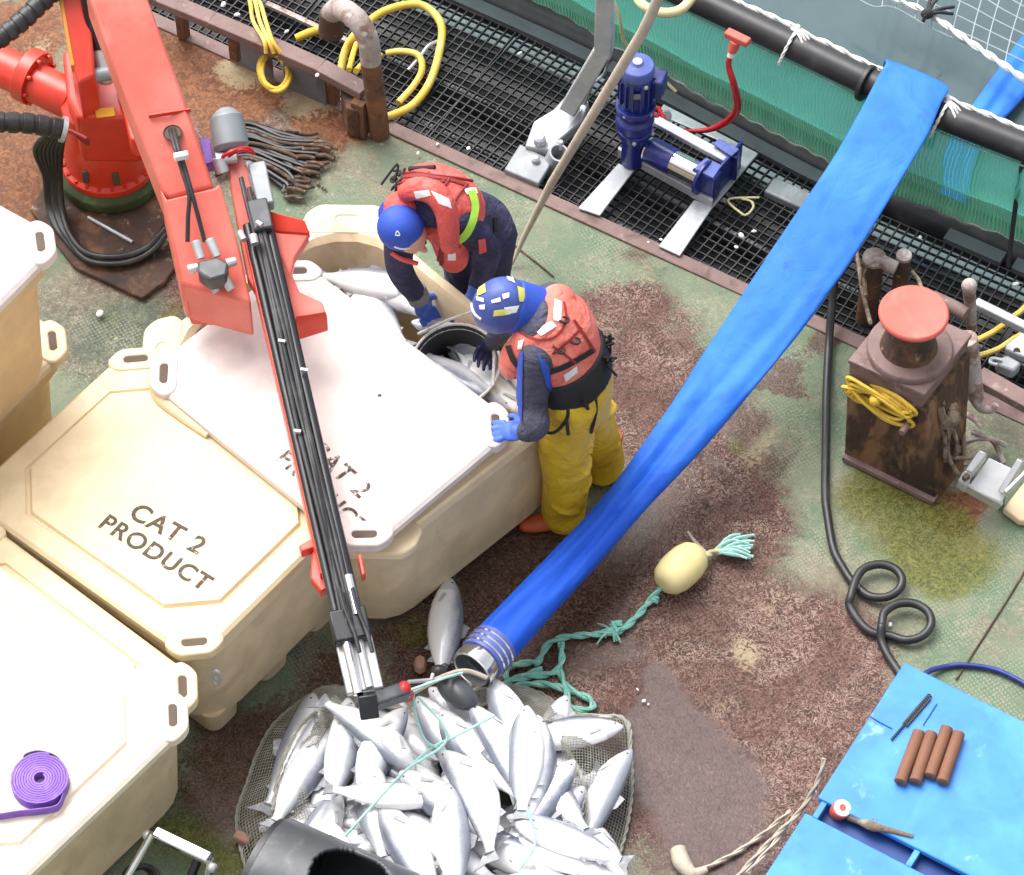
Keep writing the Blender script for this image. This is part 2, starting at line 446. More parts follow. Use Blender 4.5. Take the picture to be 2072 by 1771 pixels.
def fish_material():
    m, nt, b = newmat('fish_skin')
    v = coords(nt)
    sx = nt.nodes.new('ShaderNodeSeparateXYZ')
    nt.links.new(v, sx.inputs[0])
    oi = nt.nodes.new('ShaderNodeObjectInfo')
    y = op(nt, 'ADD', sx.outputs['Y'], op(nt, 'MULTIPLY', op(nt, 'SUBTRACT', nz(nt, v, 14, 4), 0.5), 0.03))
    back = step(nt, y, 0.006, 0.066)                    # dark back, silver flank, white belly
    flank = step(nt, y, -0.045, 0.015)
    darker = op(nt, 'MULTIPLY', op(nt, 'POWER', oi.outputs['Random'], 1.6), 0.75)
    c = mix(nt, flank, (0.90, 0.89, 0.90), (0.80, 0.815, 0.85))
    c = mix(nt, back, c, (0.15, 0.17, 0.22))
    spots = step(nt, nz(nt, v, 95, 2), 0.66, 0.71)
    c = mix(nt, op(nt, 'MULTIPLY', spots, step(nt, y, 0.0, 0.04)), c, (0.06, 0.06, 0.07))
    head = step(nt, sx.outputs['X'], 0.215, 0.235)
    c = mix(nt, op(nt, 'MULTIPLY', head, 0.45), c, (0.35, 0.34, 0.36))
    c = mix(nt, op(nt, 'MULTIPLY', darker, step(nt, y, -0.02, 0.05)), c, (0.25, 0.27, 0.31))
    nt.links.new(c, b.inputs['Base Color'])
    b.inputs['Roughness'].default_value = 0.26
    b.inputs['Metallic'].default_value = 0.1
    b.inputs['Coat Weight'].default_value = 0.5
    b.inputs['Coat Roughness'].default_value = 0.08
    vo = node(nt, 'ShaderNodeTexVoronoi', Scale=260.0)
    nt.links.new(v, vo.inputs['Vector'])
    bump(nt, b, vo.outputs['Distance'], 0.12, 0.002)
    M['fish_skin'] = m
fish_material()
def net_material():
    """green screen cloth on the rail: ribs of woven tape with open gaps between them"""
    m, nt, b = newmat('green_screen')
    uv = coords(nt, 'UV')
    sx = nt.nodes.new('ShaderNodeSeparateXYZ')
    nt.links.new(uv, sx.inputs[0])
    warp = op(nt, 'MULTIPLY', op(nt, 'SUBTRACT', nz(nt, uv, 3.0, 3), 0.5), 0.05)
    ph = op(nt, 'MULTIPLY', op(nt, 'ADD', sx.outputs['X'], warp), 2 * math.pi / 0.019)
    s = op(nt, 'SINE', ph, 0)
    s01 = op(nt, 'ADD', op(nt, 'MULTIPLY', s, 0.5), 0.5)
    c = mix(nt, s01, (0.10, 0.54, 0.40), (0.14, 0.64, 0.50))
    c = mix(nt, step(nt, nz(nt, uv, 2.5, 5), 0.5, 0.75), c, (0.10, 0.52, 0.37))
    low = step(nt, sx.outputs['Y'], 0.26, 0.36)
    c = mix(nt, low, mix(nt, s01, (0.018, 0.16, 0.07), (0.10, 0.40, 0.24)), c)   # lower skirt mixed in darker, greener tones
    nt.links.new(c, b.inputs['Base Color'])
    b.inputs['Roughness'].default_value = 0.65
    al = nt.nodes.new('ShaderNodeMapRange')
    al.inputs['To Min'].default_value, al.inputs['To Max'].default_value = 0.55, 0.97
    nt.links.new(step(nt, s01, 0.05, 0.3), al.inputs['Value'])
    nt.links.new(al.outputs[0], b.inputs['Alpha'])
    bump(nt, b, s01, 0.35, 0.005)
    tl = nt.nodes.new('ShaderNodeBsdfTranslucent')          # sky light from the water side comes through the weave
    nt.links.new(c, tl.inputs['Color'])
    ms = nt.nodes.new('ShaderNodeMixShader')
    ms.inputs[0].default_value = 0.35
    tp = nt.nodes.new('ShaderNodeBsdfTransparent')
    m2 = nt.nodes.new('ShaderNodeMixShader')
    b.inputs['Alpha'].default_value = 1.0
    for l in list(nt.links):
        if l.to_socket == b.inputs['Alpha']:
            nt.links.remove(l)
    nt.links.new(b.outputs[0], ms.inputs[1])
    nt.links.new(tl.outputs[0], ms.inputs[2])
    nt.links.new(al.outputs[0], m2.inputs[0])
    nt.links.new(tp.outputs[0], m2.inputs[1])
    nt.links.new(ms.outputs[0], m2.inputs[2])
    nt.links.new(m2.outputs[0], nt.nodes['Material Output'].inputs['Surface'])
    M['green_screen'] = m
net_material()
def graded_hose():
    """hose blue, darker towards the lower end"""
    m = M['hose_blue'].copy()
    m.name = 'hose_blue_graded'
    nt = m.node_tree
    b = nt.nodes['Principled BSDF']
    src = b.inputs['Base Color'].links[0].from_socket
    v = coords(nt)
    sx = nt.nodes.new('ShaderNodeSeparateXYZ')
    nt.links.new(v, sx.inputs[0])
    k = op(nt, 'ADD', sx.outputs['Y'], op(nt, 'MULTIPLY', op(nt, 'SUBTRACT', nz(nt, v, 4.0, 5, 0.6, 1.2), 0.5), 1.1))
    low_dark = op(nt, 'SUBTRACT', 1.0, step(nt, k, 0.35, 1.25))  # darker blue mixed in towards the lower end, broken by noise
    c = mix(nt, op(nt, 'MULTIPLY', low_dark, 0.78), src, (0.006, 0.062, 0.50))
    nt.links.new(c, b.inputs['Base Color'])
    M['hose_blue_graded'] = m
    return m

graded_hose()
def ink_material():
    m, nt, b = newmat('stencil_ink')
    b.inputs['Base Color'].default_value = (0.085, 0.065, 0.05, 1)
    b.inputs['Roughness'].default_value = 0.8
    v = coords(nt)
    nt.links.new(step(nt, nz(nt, v, 30, 6, 0.7), 0.33, 0.55), b.inputs['Alpha'])
    M['stencil_ink'] = m
    f = m.copy()
    f.name = 'stencil_ink_worn'
    n2 = f.node_tree
    b2 = n2.nodes['Principled BSDF']
    n2.links.new(op(n2, 'MULTIPLY', step(n2, nz(n2, coords(n2), 24, 6, 0.7), 0.40, 0.62), 0.8), b2.inputs['Alpha'])
    M['stencil_ink_worn'] = f
ink_material()
def water_material():
    m, nt, b = newmat('sea_water')
    v = coords(nt)
    c = mix(nt, step(nt, nz(nt, v, 0.8, 4), 0.35, 0.7), (0.085, 0.125, 0.135), (0.065, 0.10, 0.11))
    c = mix(nt, step(nt, nz(nt, v, 9, 2), 0.70, 0.76), c, (0.03, 0.055, 0.06))
    nt.links.new(c, b.inputs['Base Color'])
    b.inputs['Roughness'].default_value = 0.12
    b.inputs['IOR'].default_value = 1.33
    bump(nt, b, nz(nt, v, 2.2, 4), 0.12, 0.1)
    M['sea_water'] = m
water_material()

# ------------------------------------------------------------------ the deck
E0, E1 = at(790, 265), at(1640, 655)
ED = (E1 - E0).normalized()                          # along the ship's side
EN = Vector((ED.y, -ED.x, 0))                        # from the side inboard
if EN.y > 0:
    EN = -EN
def hull(u, v, z=0.0):
    p = E0 + ED * u + EN * v
    return Vector((p.x, p.y, z))
RUST = [(1400, 1400, 250, 1.0), (1480, 1640, 260, 1.0), (1300, 1230, 150, 0.85), (1430, 1030, 130, 0.75), (1590, 1270, 130, 0.6), (1330, 740, 120, 0.62),
        (1450, 830, 100, 0.45), (1260, 520, 50, 0.35), (1640, 1480, 150, 0.75), (1330, 620, 90, 0.45), (1400, 880, 90, 0.5), (1280, 800, 80, 0.6), (1060, 1330, 130, 0.9), (850, 1300, 120, 0.8), (470, 260, 150, 0.8), (300, 500, 130, 1.0),
        (1250, 640, 60, 0.45), (1560, 1000, 90, 0.5), (620, 330, 60, 0.4), (1000, 480, 40, 0.3), (420, 610, 60, 0.4), (1240, 870, 100, 0.7), (1350, 1771, 120, -0.3)]
ALGAE = [(1840, 1060, 100, 1.2), (1930, 1120, 95, 1.0), (1850, 1150, 70, 0.7), (1780, 990, 60, 0.8), (1500, 872, 38, 0.9), (1640, 690, 40, 0.8), (830, 1262, 55, 0.8), (420, 1530, 60, 0.6), (480, 1740, 110, 0.7),
         (340, 1700, 100, 0.8), (250, 650, 60, 0.5), (380, 640, 50, 0.6), (660, 1330, 80, 0.5), (1130, 1130, 40, 0.3)]
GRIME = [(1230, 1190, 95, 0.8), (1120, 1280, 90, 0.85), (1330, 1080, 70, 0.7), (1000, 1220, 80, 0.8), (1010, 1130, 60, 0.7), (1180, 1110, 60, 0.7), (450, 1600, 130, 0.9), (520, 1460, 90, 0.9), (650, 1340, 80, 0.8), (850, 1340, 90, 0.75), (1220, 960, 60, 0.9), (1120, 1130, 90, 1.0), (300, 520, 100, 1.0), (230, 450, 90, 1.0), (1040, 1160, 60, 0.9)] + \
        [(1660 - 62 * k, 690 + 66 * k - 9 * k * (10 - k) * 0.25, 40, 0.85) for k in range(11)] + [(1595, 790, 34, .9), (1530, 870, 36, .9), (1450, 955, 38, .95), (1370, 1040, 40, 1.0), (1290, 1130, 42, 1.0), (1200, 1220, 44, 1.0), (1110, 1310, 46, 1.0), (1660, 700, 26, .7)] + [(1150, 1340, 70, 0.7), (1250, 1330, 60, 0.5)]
WET = [(1400, 1620, 110, 1.0), (1330, 1480, 80, 0.9), (1480, 1740, 110, 0.8), (1390, 1540, 90, 0.9), (1300, 1400, 50, 0.6)]
DARKG = [(200, 700, 120, 1.0), (300, 660, 110, 0.9), (160, 620, 80, 0.8), (420, 660, 90, 0.8), (380, 1640, 120, 0.7), (640, 1330, 90, 0.8), (700, 320, 50, 0.5)]
ORANGE = [(30, 300, 170, 1.0), (60, 420, 120, 0.9), (20, 160, 120, 0.9), (330, 60, 90, 0.8), (420, 190, 110, 0.8), (40, 60, 120, 0.8), (690, 250, 70, 1.0), (380, 110, 100, 0.9), (560, 190, 60, 0.6), (460, 210, 80, 0.5), (640, 290, 50, 0.6), (100, 440, 60, 0.6), (2010, 1010, 60, 0.8), (1890, 1015, 55, 1.1), (1940, 1040, 40, 0.9), (1790, 985, 30, 0.6), (1380, 1060, 70, 0.35)]
PALE = [(520, 150, 60, 1.0), (640, 210, 60, 0.9), (460, 120, 40, 0.6), (1520, 1290, 60, 0.7), (1450, 1400, 60, 0.5), (1960, 1090, 45, 1.0), (1380, 930, 70, 0.4), (1290, 560, 70, 0.5), (1600, 1190, 60, 0.5), (1540, 900, 60, 0.6), (1480, 1090, 80, 0.4), (90, 90, 40, 0.6)]
def deck():
    us = np.concatenate([np.arange(-14, -2.2, 0.4), np.arange(-2.2, 4.4, 0.025), np.arange(4.4, 14, 0.4)])
    vv = np.concatenate([[0.0], np.arange(0.02, 5.0, 0.025), np.arange(5.0, 12, 0.4)])
    U, V = np.meshgrid(us, vv, indexing='ij')
    X = E0.x + ED.x * U + EN.x * V
    Y = E0.y + ED.y * U + EN.y * V
    fx, fy = X.ravel(), Y.ravel()
    n = len(fx)
    wob = np.array([noise.noise_vector(Vector((a * 2.3, b * 2.3, 0))) for a, b in zip(fx, fy)])
    wx, wy = fx + wob[:, 0] * 0.16, fy + wob[:, 1] * 0.16
    def zone(blobs):
        s = np.zeros(n)
        for x, y, r, a in blobs:
            p = at(x, y)
            s += a * np.exp(-((wx - p.x) ** 2 + (wy - p.y) ** 2) / (r / 430) ** 2)
        return np.clip(s, 0, 1)
    hz = np.array([noise.noise(Vector((a * 1.1, b * 1.1, 7))) for a, b in zip(fx, fy)])
    Z = hz * 0.006
    me = bpy.data.meshes.new('deck')
    nu, nv = len(us), len(vv)
    idx = np.arange(n).reshape(nu, nv)
    q = np.stack([idx[:-1, :-1], idx[:-1, 1:], idx[1:, 1:], idx[1:, :-1]], -1).reshape(-1, 4)
    me.from_pydata(np.stack([fx, fy, Z - 0.006], -1).tolist(), [], q.tolist())
    if me.polygons[0].normal.z < 0:
        me.flip_normals()
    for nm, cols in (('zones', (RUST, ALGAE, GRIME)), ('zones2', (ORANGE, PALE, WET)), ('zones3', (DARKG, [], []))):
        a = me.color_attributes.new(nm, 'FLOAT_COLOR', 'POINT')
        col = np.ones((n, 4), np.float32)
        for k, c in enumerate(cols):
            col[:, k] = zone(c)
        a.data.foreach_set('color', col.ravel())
    me.polygons.foreach_set('use_smooth', [True] * len(me.polygons))
    m, nt, b = newmat('deck_paint')
    v = coords(nt)
    def attr(nm):
        a = node(nt, 'ShaderNodeAttribute', attribute_name=nm)
        s = nt.nodes.new('ShaderNodeSeparateColor')
        nt.links.new(a.outputs['Color'], s.inputs[0])
        return s.outputs
    z1, z2, z3 = attr('zones'), attr('zones2'), attr('zones3')
    def warped(amount, fac, lo, hi):
        return step(nt, op(nt, 'ADD', amount, op(nt, 'MULTIPLY', op(nt, 'SUBTRACT', fac, 0.5), 1.5)), lo, hi)
    na, nb, nc, nd = nz(nt, v, 5.5, 9, 0.68, 0.5), nz(nt, v, 34, 7, 0.65, 1.2), nz(nt, v, 75, 4, 0.6, 2.0), nz(nt, v, 2.1, 5)
    c = mix(nt, step(nt, nd, 0.35, 0.65), (0.105, 0.165, 0.105), (0.175, 0.205, 0.14))
    c = mix(nt, step(nt, na, 0.50, 0.62), c, (0.095, 0.17, 0.11))
    c = mix(nt, op(nt, 'MULTIPLY', warped(z3[0], na, 0.3, 0.7), 0.85), c, mix(nt, step(nt, nb, 0.42, 0.6), (0.045, 0.055, 0.045), (0.105, 0.125, 0.095)))
    c = mix(nt, op(nt, 'MULTIPLY', step(nt, nz(nt, v, 1.6, 6, 0.62, 0.6), 0.46, 0.62), 0.62), c, mix(nt, step(nt, nb, 0.4, 0.62), (0.19, 0.135, 0.105), (0.29, 0.245, 0.185)))
    wl = op(nt, 'ABSOLUTE', op(nt, 'SUBTRACT', nz(nt, v, 21, 3, 0.55, 2.6), 0.5), 0)
    worms = op(nt, 'SUBTRACT', 1.0, step(nt, wl, 0.016, 0.044))          # flaking paint: thin crooked ridges
    patchy = step(nt, nz(nt, v, 3.3, 5, 0.6, 0.8), 0.42, 0.62)
    c = mix(nt, op(nt, 'MULTIPLY', step(nt, nb, 0.55, 0.66), op(nt, 'ADD', op(nt, 'MULTIPLY', patchy, 0.75), 0.15)), c, (0.36, 0.335, 0.24))
    mp = node(nt, 'ShaderNodeMapping')
    mp.inputs['Rotation'].default_value = (0, 0, R(14))
    nt.links.new(v, mp.inputs['Vector'])
    sp = nt.nodes.new('ShaderNodeSeparateXYZ')
    nt.links.new(mp.outputs[0], sp.inputs[0])
    hatch = op(nt, 'MULTIPLY', op(nt, 'SINE', op(nt, 'MULTIPLY', sp.outputs['X'], 250.0), 0), op(nt, 'SINE', op(nt, 'MULTIPLY', sp.outputs['Y'], 250.0), 0))   # rolled tread, worn away in places
    hatchc = op(nt, 'MULTIPLY', op(nt, 'MULTIPLY', step(nt, hatch, 0.1, 0.7), step(nt, nz(nt, v, 2.7, 4), 0.46, 0.62)), 0.42)
    c = mix(nt, hatchc, c, (0.38, 0.37, 0.27))                     # worn crosshatch, pale
    c = mix(nt, op(nt, 'MULTIPLY', step(nt, nc, 0.56, 0.66), 0.6), c, (0.12, 0.105, 0.075))
    rust = mix(nt, step(nt, nb, 0.38, 0.6), (0.045, 0.017, 0.013), (0.125, 0.058, 0.047))
    rust = mix(nt, step(nt, na, 0.52, 0.68), rust, (0.090, 0.036, 0.028))
    blot = nz(nt, v, 11, 6, 0.6, 1.5)
    rust = mix(nt, op(nt, 'MULTIPLY', step(nt, blot, 0.46, 0.62), 0.7), rust, (0.042, 0.020, 0.016))
    worm_amt = op(nt, 'MULTIPLY', worms, op(nt, 'ADD', op(nt, 'MULTIPLY', patchy, 0.6), 0.34))
    rust = mix(nt, worm_amt, rust, (0.34, 0.25, 0.205))
    c = mix(nt, op(nt, 'MULTIPLY', worm_amt, 0.5), c, (0.36, 0.32, 0.235))
    spk = op(nt, 'MULTIPLY', step(nt, nc, 0.55, 0.66), op(nt, 'ADD', op(nt, 'MULTIPLY', patchy, 0.45), 0.05))
    rust = mix(nt, spk, rust, (0.36, 0.27, 0.22))
    rust = mix(nt, op(nt, 'MULTIPLY', hatchc, 0.5), rust, (0.30, 0.23, 0.2))
    rust = mix(nt, op(nt, 'MULTIPLY', warped(z2[2], na, 0.2, 0.9), 0.85), rust, mix(nt, step(nt, nb, 0.4, 0.62), (0.055, 0.027, 0.024), (0.082, 0.044, 0.039)))
    c = mix(nt, warped(op(nt, 'ADD', z1[0], 0.12), op(nt, 'ADD', op(nt, 'MULTIPLY', na, 0.7), op(nt, 'MULTIPLY', nb, 0.3)), 0.26, 0.72), c, rust)
    orange = mix(nt, step(nt, nb, 0.4, 0.65), (0.12, 0.05, 0.025), (0.26, 0.115, 0.055))
    c = mix(nt, warped(z2[0], na, 0.3, 0.65), c, orange)
    pale = mix(nt, step(nt, nb, 0.42, 0.65), (0.48, 0.40, 0.25), (0.36, 0.28, 0.17))
    c = mix(nt, op(nt, 'MULTIPLY', warped(z2[1], nb, 0.4, 0.8), 0.85), c, pale)
    alg = mix(nt, step(nt, nb, 0.4, 0.65), (0.055, 0.065, 0.003), (0.135, 0.135, 0.018))
    alg = mix(nt, op(nt, 'MULTIPLY', worms, 0.4), alg, (0.30, 0.29, 0.12))
    c = mix(nt, op(nt, 'MULTIPLY', warped(z1[1], op(nt, 'ADD', op(nt, 'MULTIPLY', nb, 0.5), op(nt, 'MULTIPLY', na, 0.5)), 0.3, 0.95), 0.85), c, alg)
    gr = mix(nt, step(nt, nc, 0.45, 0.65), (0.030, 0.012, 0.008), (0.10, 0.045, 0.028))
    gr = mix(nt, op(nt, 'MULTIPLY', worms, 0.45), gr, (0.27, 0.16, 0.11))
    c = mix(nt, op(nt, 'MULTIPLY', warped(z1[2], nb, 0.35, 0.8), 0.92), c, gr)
    nt.links.new(c, b.inputs['Base Color'])
    rr = nt.nodes.new('ShaderNodeMapRange')
    rr.inputs['To Min'].default_value, rr.inputs['To Max'].default_value = 0.30, 0.75
    nt.links.new(nb, rr.inputs['Value'])
    wetness = op(nt, 'MAXIMUM', warped(z2[2], na, 0.3, 0.8), warped(z1[2], na, 0.35, 0.8))
    rough = op(nt, 'SUBTRACT', rr.outputs[0], op(nt, 'MULTIPLY', wetness, 0.24))
    nt.links.new(op(nt, 'MAXIMUM', rough, 0.17), b.inputs['Roughness'])
    vo = node(nt, 'ShaderNodeTexVoronoi', Scale=85.0)
    nt.links.new(v, vo.inputs['Vector'])
    nt.links.new(op(nt, 'ADD', 0.17, op(nt, 'MULTIPLY', wetness, 0.22)), b.inputs['Specular IOR Level'])
    relief = op(nt, 'ADD', op(nt, 'ADD', op(nt, 'MULTIPLY', vo.outputs['Distance'], 0.5), nb), op(nt, 'MULTIPLY', worms, 0.5))
    bump(nt, b, op(nt, 'MULTIPLY', relief, op(nt, 'SUBTRACT', 1.0, op(nt, 'MULTIPLY', wetness, 0.6))), 0.38, 0.005)
    me.materials.append(m)
    o = bpy.data.objects.new('deck', me)
    C.objects.link(o)
    ORI[o.name] = Vector((0, 0, 0))
    return structure(o)
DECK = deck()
mb = MB()
mb.bar(hull(-14, -0.02, -0.008), hull(14, -0.02, -0.008), 0.075, 0.026)
mb.build('deck_edge_flange', M['rust_mauve'], DECK, bevel=0.004)
mb = MB()
for a, b in ((at(2080, 1145), at(1935, 1375)), (at(1120, 560), at(1020, 480))):
    mb.tube(spline([a, a.lerp(b, 0.35) + Vector((0.004, 0, 0)), b], 10), 0.0045, 6)
    mb.build('weld_bead', M['rust_dark'], DECK)
    mb = MB()
mb.bar(hull(-14, 0.01, -0.85), hull(14, 0.01, -0.85), 0.02, 1.65)
structure(mb.build('ship_side', M['rust_dark']))
mb = MB()
mb.add([(-300, -60, -0.62), (300, -60, -0.62), (300, 500, -0.62), (-300, 500, -0.62)], [(0, 1, 2, 3)])
structure(mb.build('sea_water', M['sea_water'], origin=(0, 0, -0.62)))
t = mb = MB()
mb.prism(P((62, 430, 0.004), (150, 545, 0.004), (288, 610, 0.004), (335, 575, 0.004), (390, 500, 0.004), (330, 380, 0.004), (120, 330, 0.004)), (0, 0, 0.026))
tag(mb.build('deck_plate', M['rust_dark'], bevel=0.006), 'dark maroon rusty plate on the deck under the red crane pedestal', 'deck plate')
mb = MB()
mb.cyl(at(178, 440, 0.04), at(268, 490, 0.04), 0.009, 8)
tag(mb.build('steel_rod', M['galv']), 'thin pale steel rod lying on the dark plate inside the hose loop', 'rod')

# ------------------------------------------------------------------ floating walkway beyond the ship's side
QZ = -0.05
Q = spline(P(*[(x, y, QZ) for x, y in ((100, -370), (560, -162), (920, -3), (1200, 124), (1430, 245), (1650, 362), (1905, 475), (2072, 548), (2400, 690), (2800, 860))]), 40)
def along(pts, step_len):
    out, acc = [pts[0]], 0.0
    for a, b in zip(pts, pts[1:]):
        d = (b - a).length
        while acc + d >= step_len:
            a = a.lerp(b, (step_len - acc) / d)
            d = (b - a).length
            acc = 0
            out.append(a)
        acc += d
    return out
def offset(pts, d, z=None):
    """shift a run of points sideways: positive towards the ship"""
    out = []
    for i, p in enumerate(pts):
        T = (pts[min(i + 1, len(pts) - 1)] - pts[max(i - 1, 0)]).normalized()
        n = Vector((T.y, -T.x, 0))
        q = p + n * d
        if z is not None:
            q.z = z
        out.append(q)
    return out
WID, PITCHG = 1.0, 0.047
QP = along(Q, 0.99)
PANELS = ['hidden beyond the top left corner', 'behind the rusty rail beam and the hanging yellow line', 'under the loop of yellow hose', 'left of the galvanised arm', 'under the left leg of the blue winch', 'right of the blue winch, under the blue hose', 'behind the red capstan disc', 'at the right edge behind the pale rail', 'past the right edge of the picture']
for i in range(len(QP) - 1):
    a, b = QP[i], QP[i + 1]
    T = (b - a).normalized()
    n = Vector((T.y, -T.x, 0))
    mid = (a + b) / 2 + n * WID / 2
    rt = Matrix((T, n, Vector((0, 0, 1)))).transposed()
    L = (b - a).length - 0.028
    mb = MB()
    kx, ky = int(round(L / PITCHG)), int(round((WID - 0.08) / PITCHG))
    for k in range(kx + 1):
        p = (a + b) / 2 + T * (-L / 2 + L * k / kx) + n * (0.04 + (WID - 0.08) / 2)
        mb.box((p.x, p.y, QZ), (0.0055, WID - 0.08, 0.02), rt)
    for k in range(ky + 1):
        p = (a + b) / 2 + n * (0.04 + (WID - 0.08) * k / ky)
        mb.box((p.x, p.y, QZ - 0.0016), (L, 0.0055, 0.017), rt)
    lab = 'black plastic grating panel of the floating walkway'
    lab = 'black grating panel of the walkway ' + PANELS[min(i, len(PANELS) - 1)]
    tag(mb.build('walkway_grating', M['grating']), lab, 'grating panel', 'grating panels of the floating walkway')
for k, d in enumerate((0.16, 0.50, 0.78)):
    mb = MB()
    run = offset(Q[::6], d, QZ - 0.034)
    for p, q in zip(run, run[1:]):
        mb.bar(p, q, 0.022, 0.02)
    tag(mb.build('support_bar', M['grating_support']), ('pale bar showing as dashes under the grating, beside the grey kick plank', 'pale bar showing as dashes under the middle of the grating', "pale bar showing as dashes under the grating, nearest the ship's side")[k], 'support bar', 'support bars under the walkway')
for k, (d, z, r) in enumerate(((0.20, -0.40, 0.215), (0.65, -0.40, 0.215), (-0.17, -0.16, 0.12), (1.09, -0.40, 0.215))):
    mb = MB()
    mb.tube(offset(Q[::4], d, z), r, 20)
    tag(mb.build('float_tube', M['black_hdpe']), ('black float tube below the outer half of the grating', "black float tube below the grating beside the ship's side", 'black float tube between the grey plank and the green net', "black float tube tucked against the ship's side")[k], 'float tube', 'float tubes of the fish pen')
cuts = [(-1.0, 0.44), (0.47, 0.74), (0.755, 1.3)]
mb = MB()
qa = along(Q, 0.03)
def plank(name, x0, x1, label):
    mb = MB()
    seg = [p for p in qa if x0 <= (Vector((p.x, 0, 0)).x) <= x1]
    seg = seg[::8] + [seg[-1]]
    for p, q in zip(seg, seg[1:]):
        mb.bar(Vector((p.x, p.y, QZ + 0.012)), Vector((q.x, q.y, QZ + 0.012)), 0.075, 0.035)
    tag(mb.build(name, M['plank_grey']), label, 'plank', 'grey planks along the green net')
plank('edge_plank', at(560, -162, QZ).x, at(1216, 130, QZ).x, 'grey plank between the grating and the net, up to the galvanised arm')
plank('edge_plank', at(1222, 133, QZ).x, at(1750, 407, QZ).x, 'grey plank between the blue winch and the green net')
plank('edge_plank', at(1905, 476, QZ).x, at(2034, 533, QZ).x, 'grey plank beyond the red capstan head')
plank('edge_plank', at(2044, 537, QZ).x, at(2700, 820, QZ).x, 'grey plank at the right edge past the hanging rope')
# grey kick plates seen below the rusty beam
for a, b, lab in (((488, 104), (551, 134), 'blue grey side plate under the rusty beam, left of the hanging yellow rope'), ((575, 148), (660, 186), 'blue grey side plate under the rusty beam, right of the hanging yellow rope')):
    mb = MB()
    mb.bar(at(a[0], a[1], 0.09), at(b[0], b[1], 0.09), 0.012, 0.19)
    tag(mb.build('side_plate', M['side_grey']), lab, 'side plate', 'side plates under the rusty beam')

# handrail pipe of the pen, its screen net and ropes
ZP = 0.70
RAIL = spline(P(*[(x, y, ZP) for x, y in ((900, -240), (1200, -100), (1395, -8), (1571, 76), (1745, 160), (1882, 223), (2072, 298), (2400, 425))]), 30)
mb = MB()
mb.tube(RAIL, 0.068, 24)
rail = mb.build('handrail_pipe', M['black_hdpe'])
tag(rail, 'thick black plastic pipe railing along the top of the green net', 'railing')
FOOT = spline(P(*[(x, y, -0.04) for x, y in ((820, -80), (1068, 0), (1230, 88), (1400, 184), (1500, 236), (1663, 322), (1783, 384), (1914, 436), (2045, 486), (2400, 620))]), 30)
ra, fa = along(RAIL, 0.02), along(FOOT, 0.02)
def screen():
    mb, nv = MB(), 16
    m = len(fa)
    verts, uv = [], []
    # match rail and foot points by position along the ship's side
    rk = [(p - E0).dot(ED) for p in ra]
    cols = []
    for i, f in enumerate(fa):
        k = (f - E0).dot(ED) + 0.02
        j = int(np.argmin([abs(x - k) for x in rk])) if i % 1 == 0 else 0
        cols.append((ra[j], f))
    for i, (a, f) in enumerate(cols):
        wig = noise.noise(Vector((i * 0.06, 0, 3))) * 0.02
        for j in range(nv + 1):
            t = j / nv
            p = a.lerp(f, t)
            p.z = (ZP - 0.03) + (f.z - ZP + 0.03) * t
            bulge = 0.05 * math.sin(min(1, t / 0.68) * math.pi) - (0.03 if t > 0.68 else 0)
            ripple = (0.012 * max(0, t - 0.55)) * math.sin(i * 1.05 + 2 * noise.noise(Vector((i * 0.08, t * 3, 1))))
            p += EN * (bulge + wig * t + ripple + 0.02)
            verts.append(p)
            uv.append((i * 0.02, 1 - t))
    f = []
    for i in range(m - 1):
        for j in range(nv):
            f.append((i * (nv + 1) + j, (i + 1) * (nv + 1) + j, (i + 1) * (nv + 1) + j + 1, i * (nv + 1) + j + 1))
    mb.add(verts, f)
    o = mb.build('screen_net', M['green_screen'], sharp=180)
    ul = o.data.uv_layers.new(name='UVMap')
    for lp in o.data.loops:
        ul.data[lp.index].uv = uv[lp.vertex_index]
    tag(o, 'green ribbed screen net hanging from the black pipe railing', 'net')
    mb = MB()
    mb.tube([verts[i * (nv + 1) + 11] + EN * 0.006 for i in range(0, m, 3)], 0.005, 6)
    mb.build('hem_cord', M['teal_rope'], o)
    mb = MB()
    mb.tube([verts[i * (nv + 1) + 1] + EN * 0.012 for i in range(0, m, 3)], 0.006, 6)
    mb.build('head_cord', M['teal_rope'], o)
    return o
screen()
def twist_rope(pts, r, mb=None, lay=5.0, strands=2):
    mb = mb or MB()
    p = along(spline(pts, 12), r * 1.2)
    for s in range(strands):
        q = []
        for i, c in enumerate(p):
            T = (p[min(i + 1, len(p) - 1)] - p[max(i - 1, 0)]).normalized()
            n = T.cross(Vector((0.13, 0.2, 0.97))).normalized()
            b = T.cross(n)
            a = i / lay * 2 * math.pi / 2 + s * 2 * math.pi / strands
            q.append(c + (n * math.cos(a) + b * math.sin(a)) * r * 0.55)
        mb.tube(q, r * 0.72, 6)
    return mb
random.seed(4)
ropeline = [p + Vector((0.02, 0.062, 0.05)) for p in RAIL]
mb = twist_rope([p + Vector((0, 0, random.uniform(-0.012, 0.006))) for p in ropeline[::4]], 0.0115, lay=7)
tag(mb.build('net_rope', M['white_rope']), 'white rope lashed along the far side of the black pipe railing', 'rope')
mb = MB()
hal = []
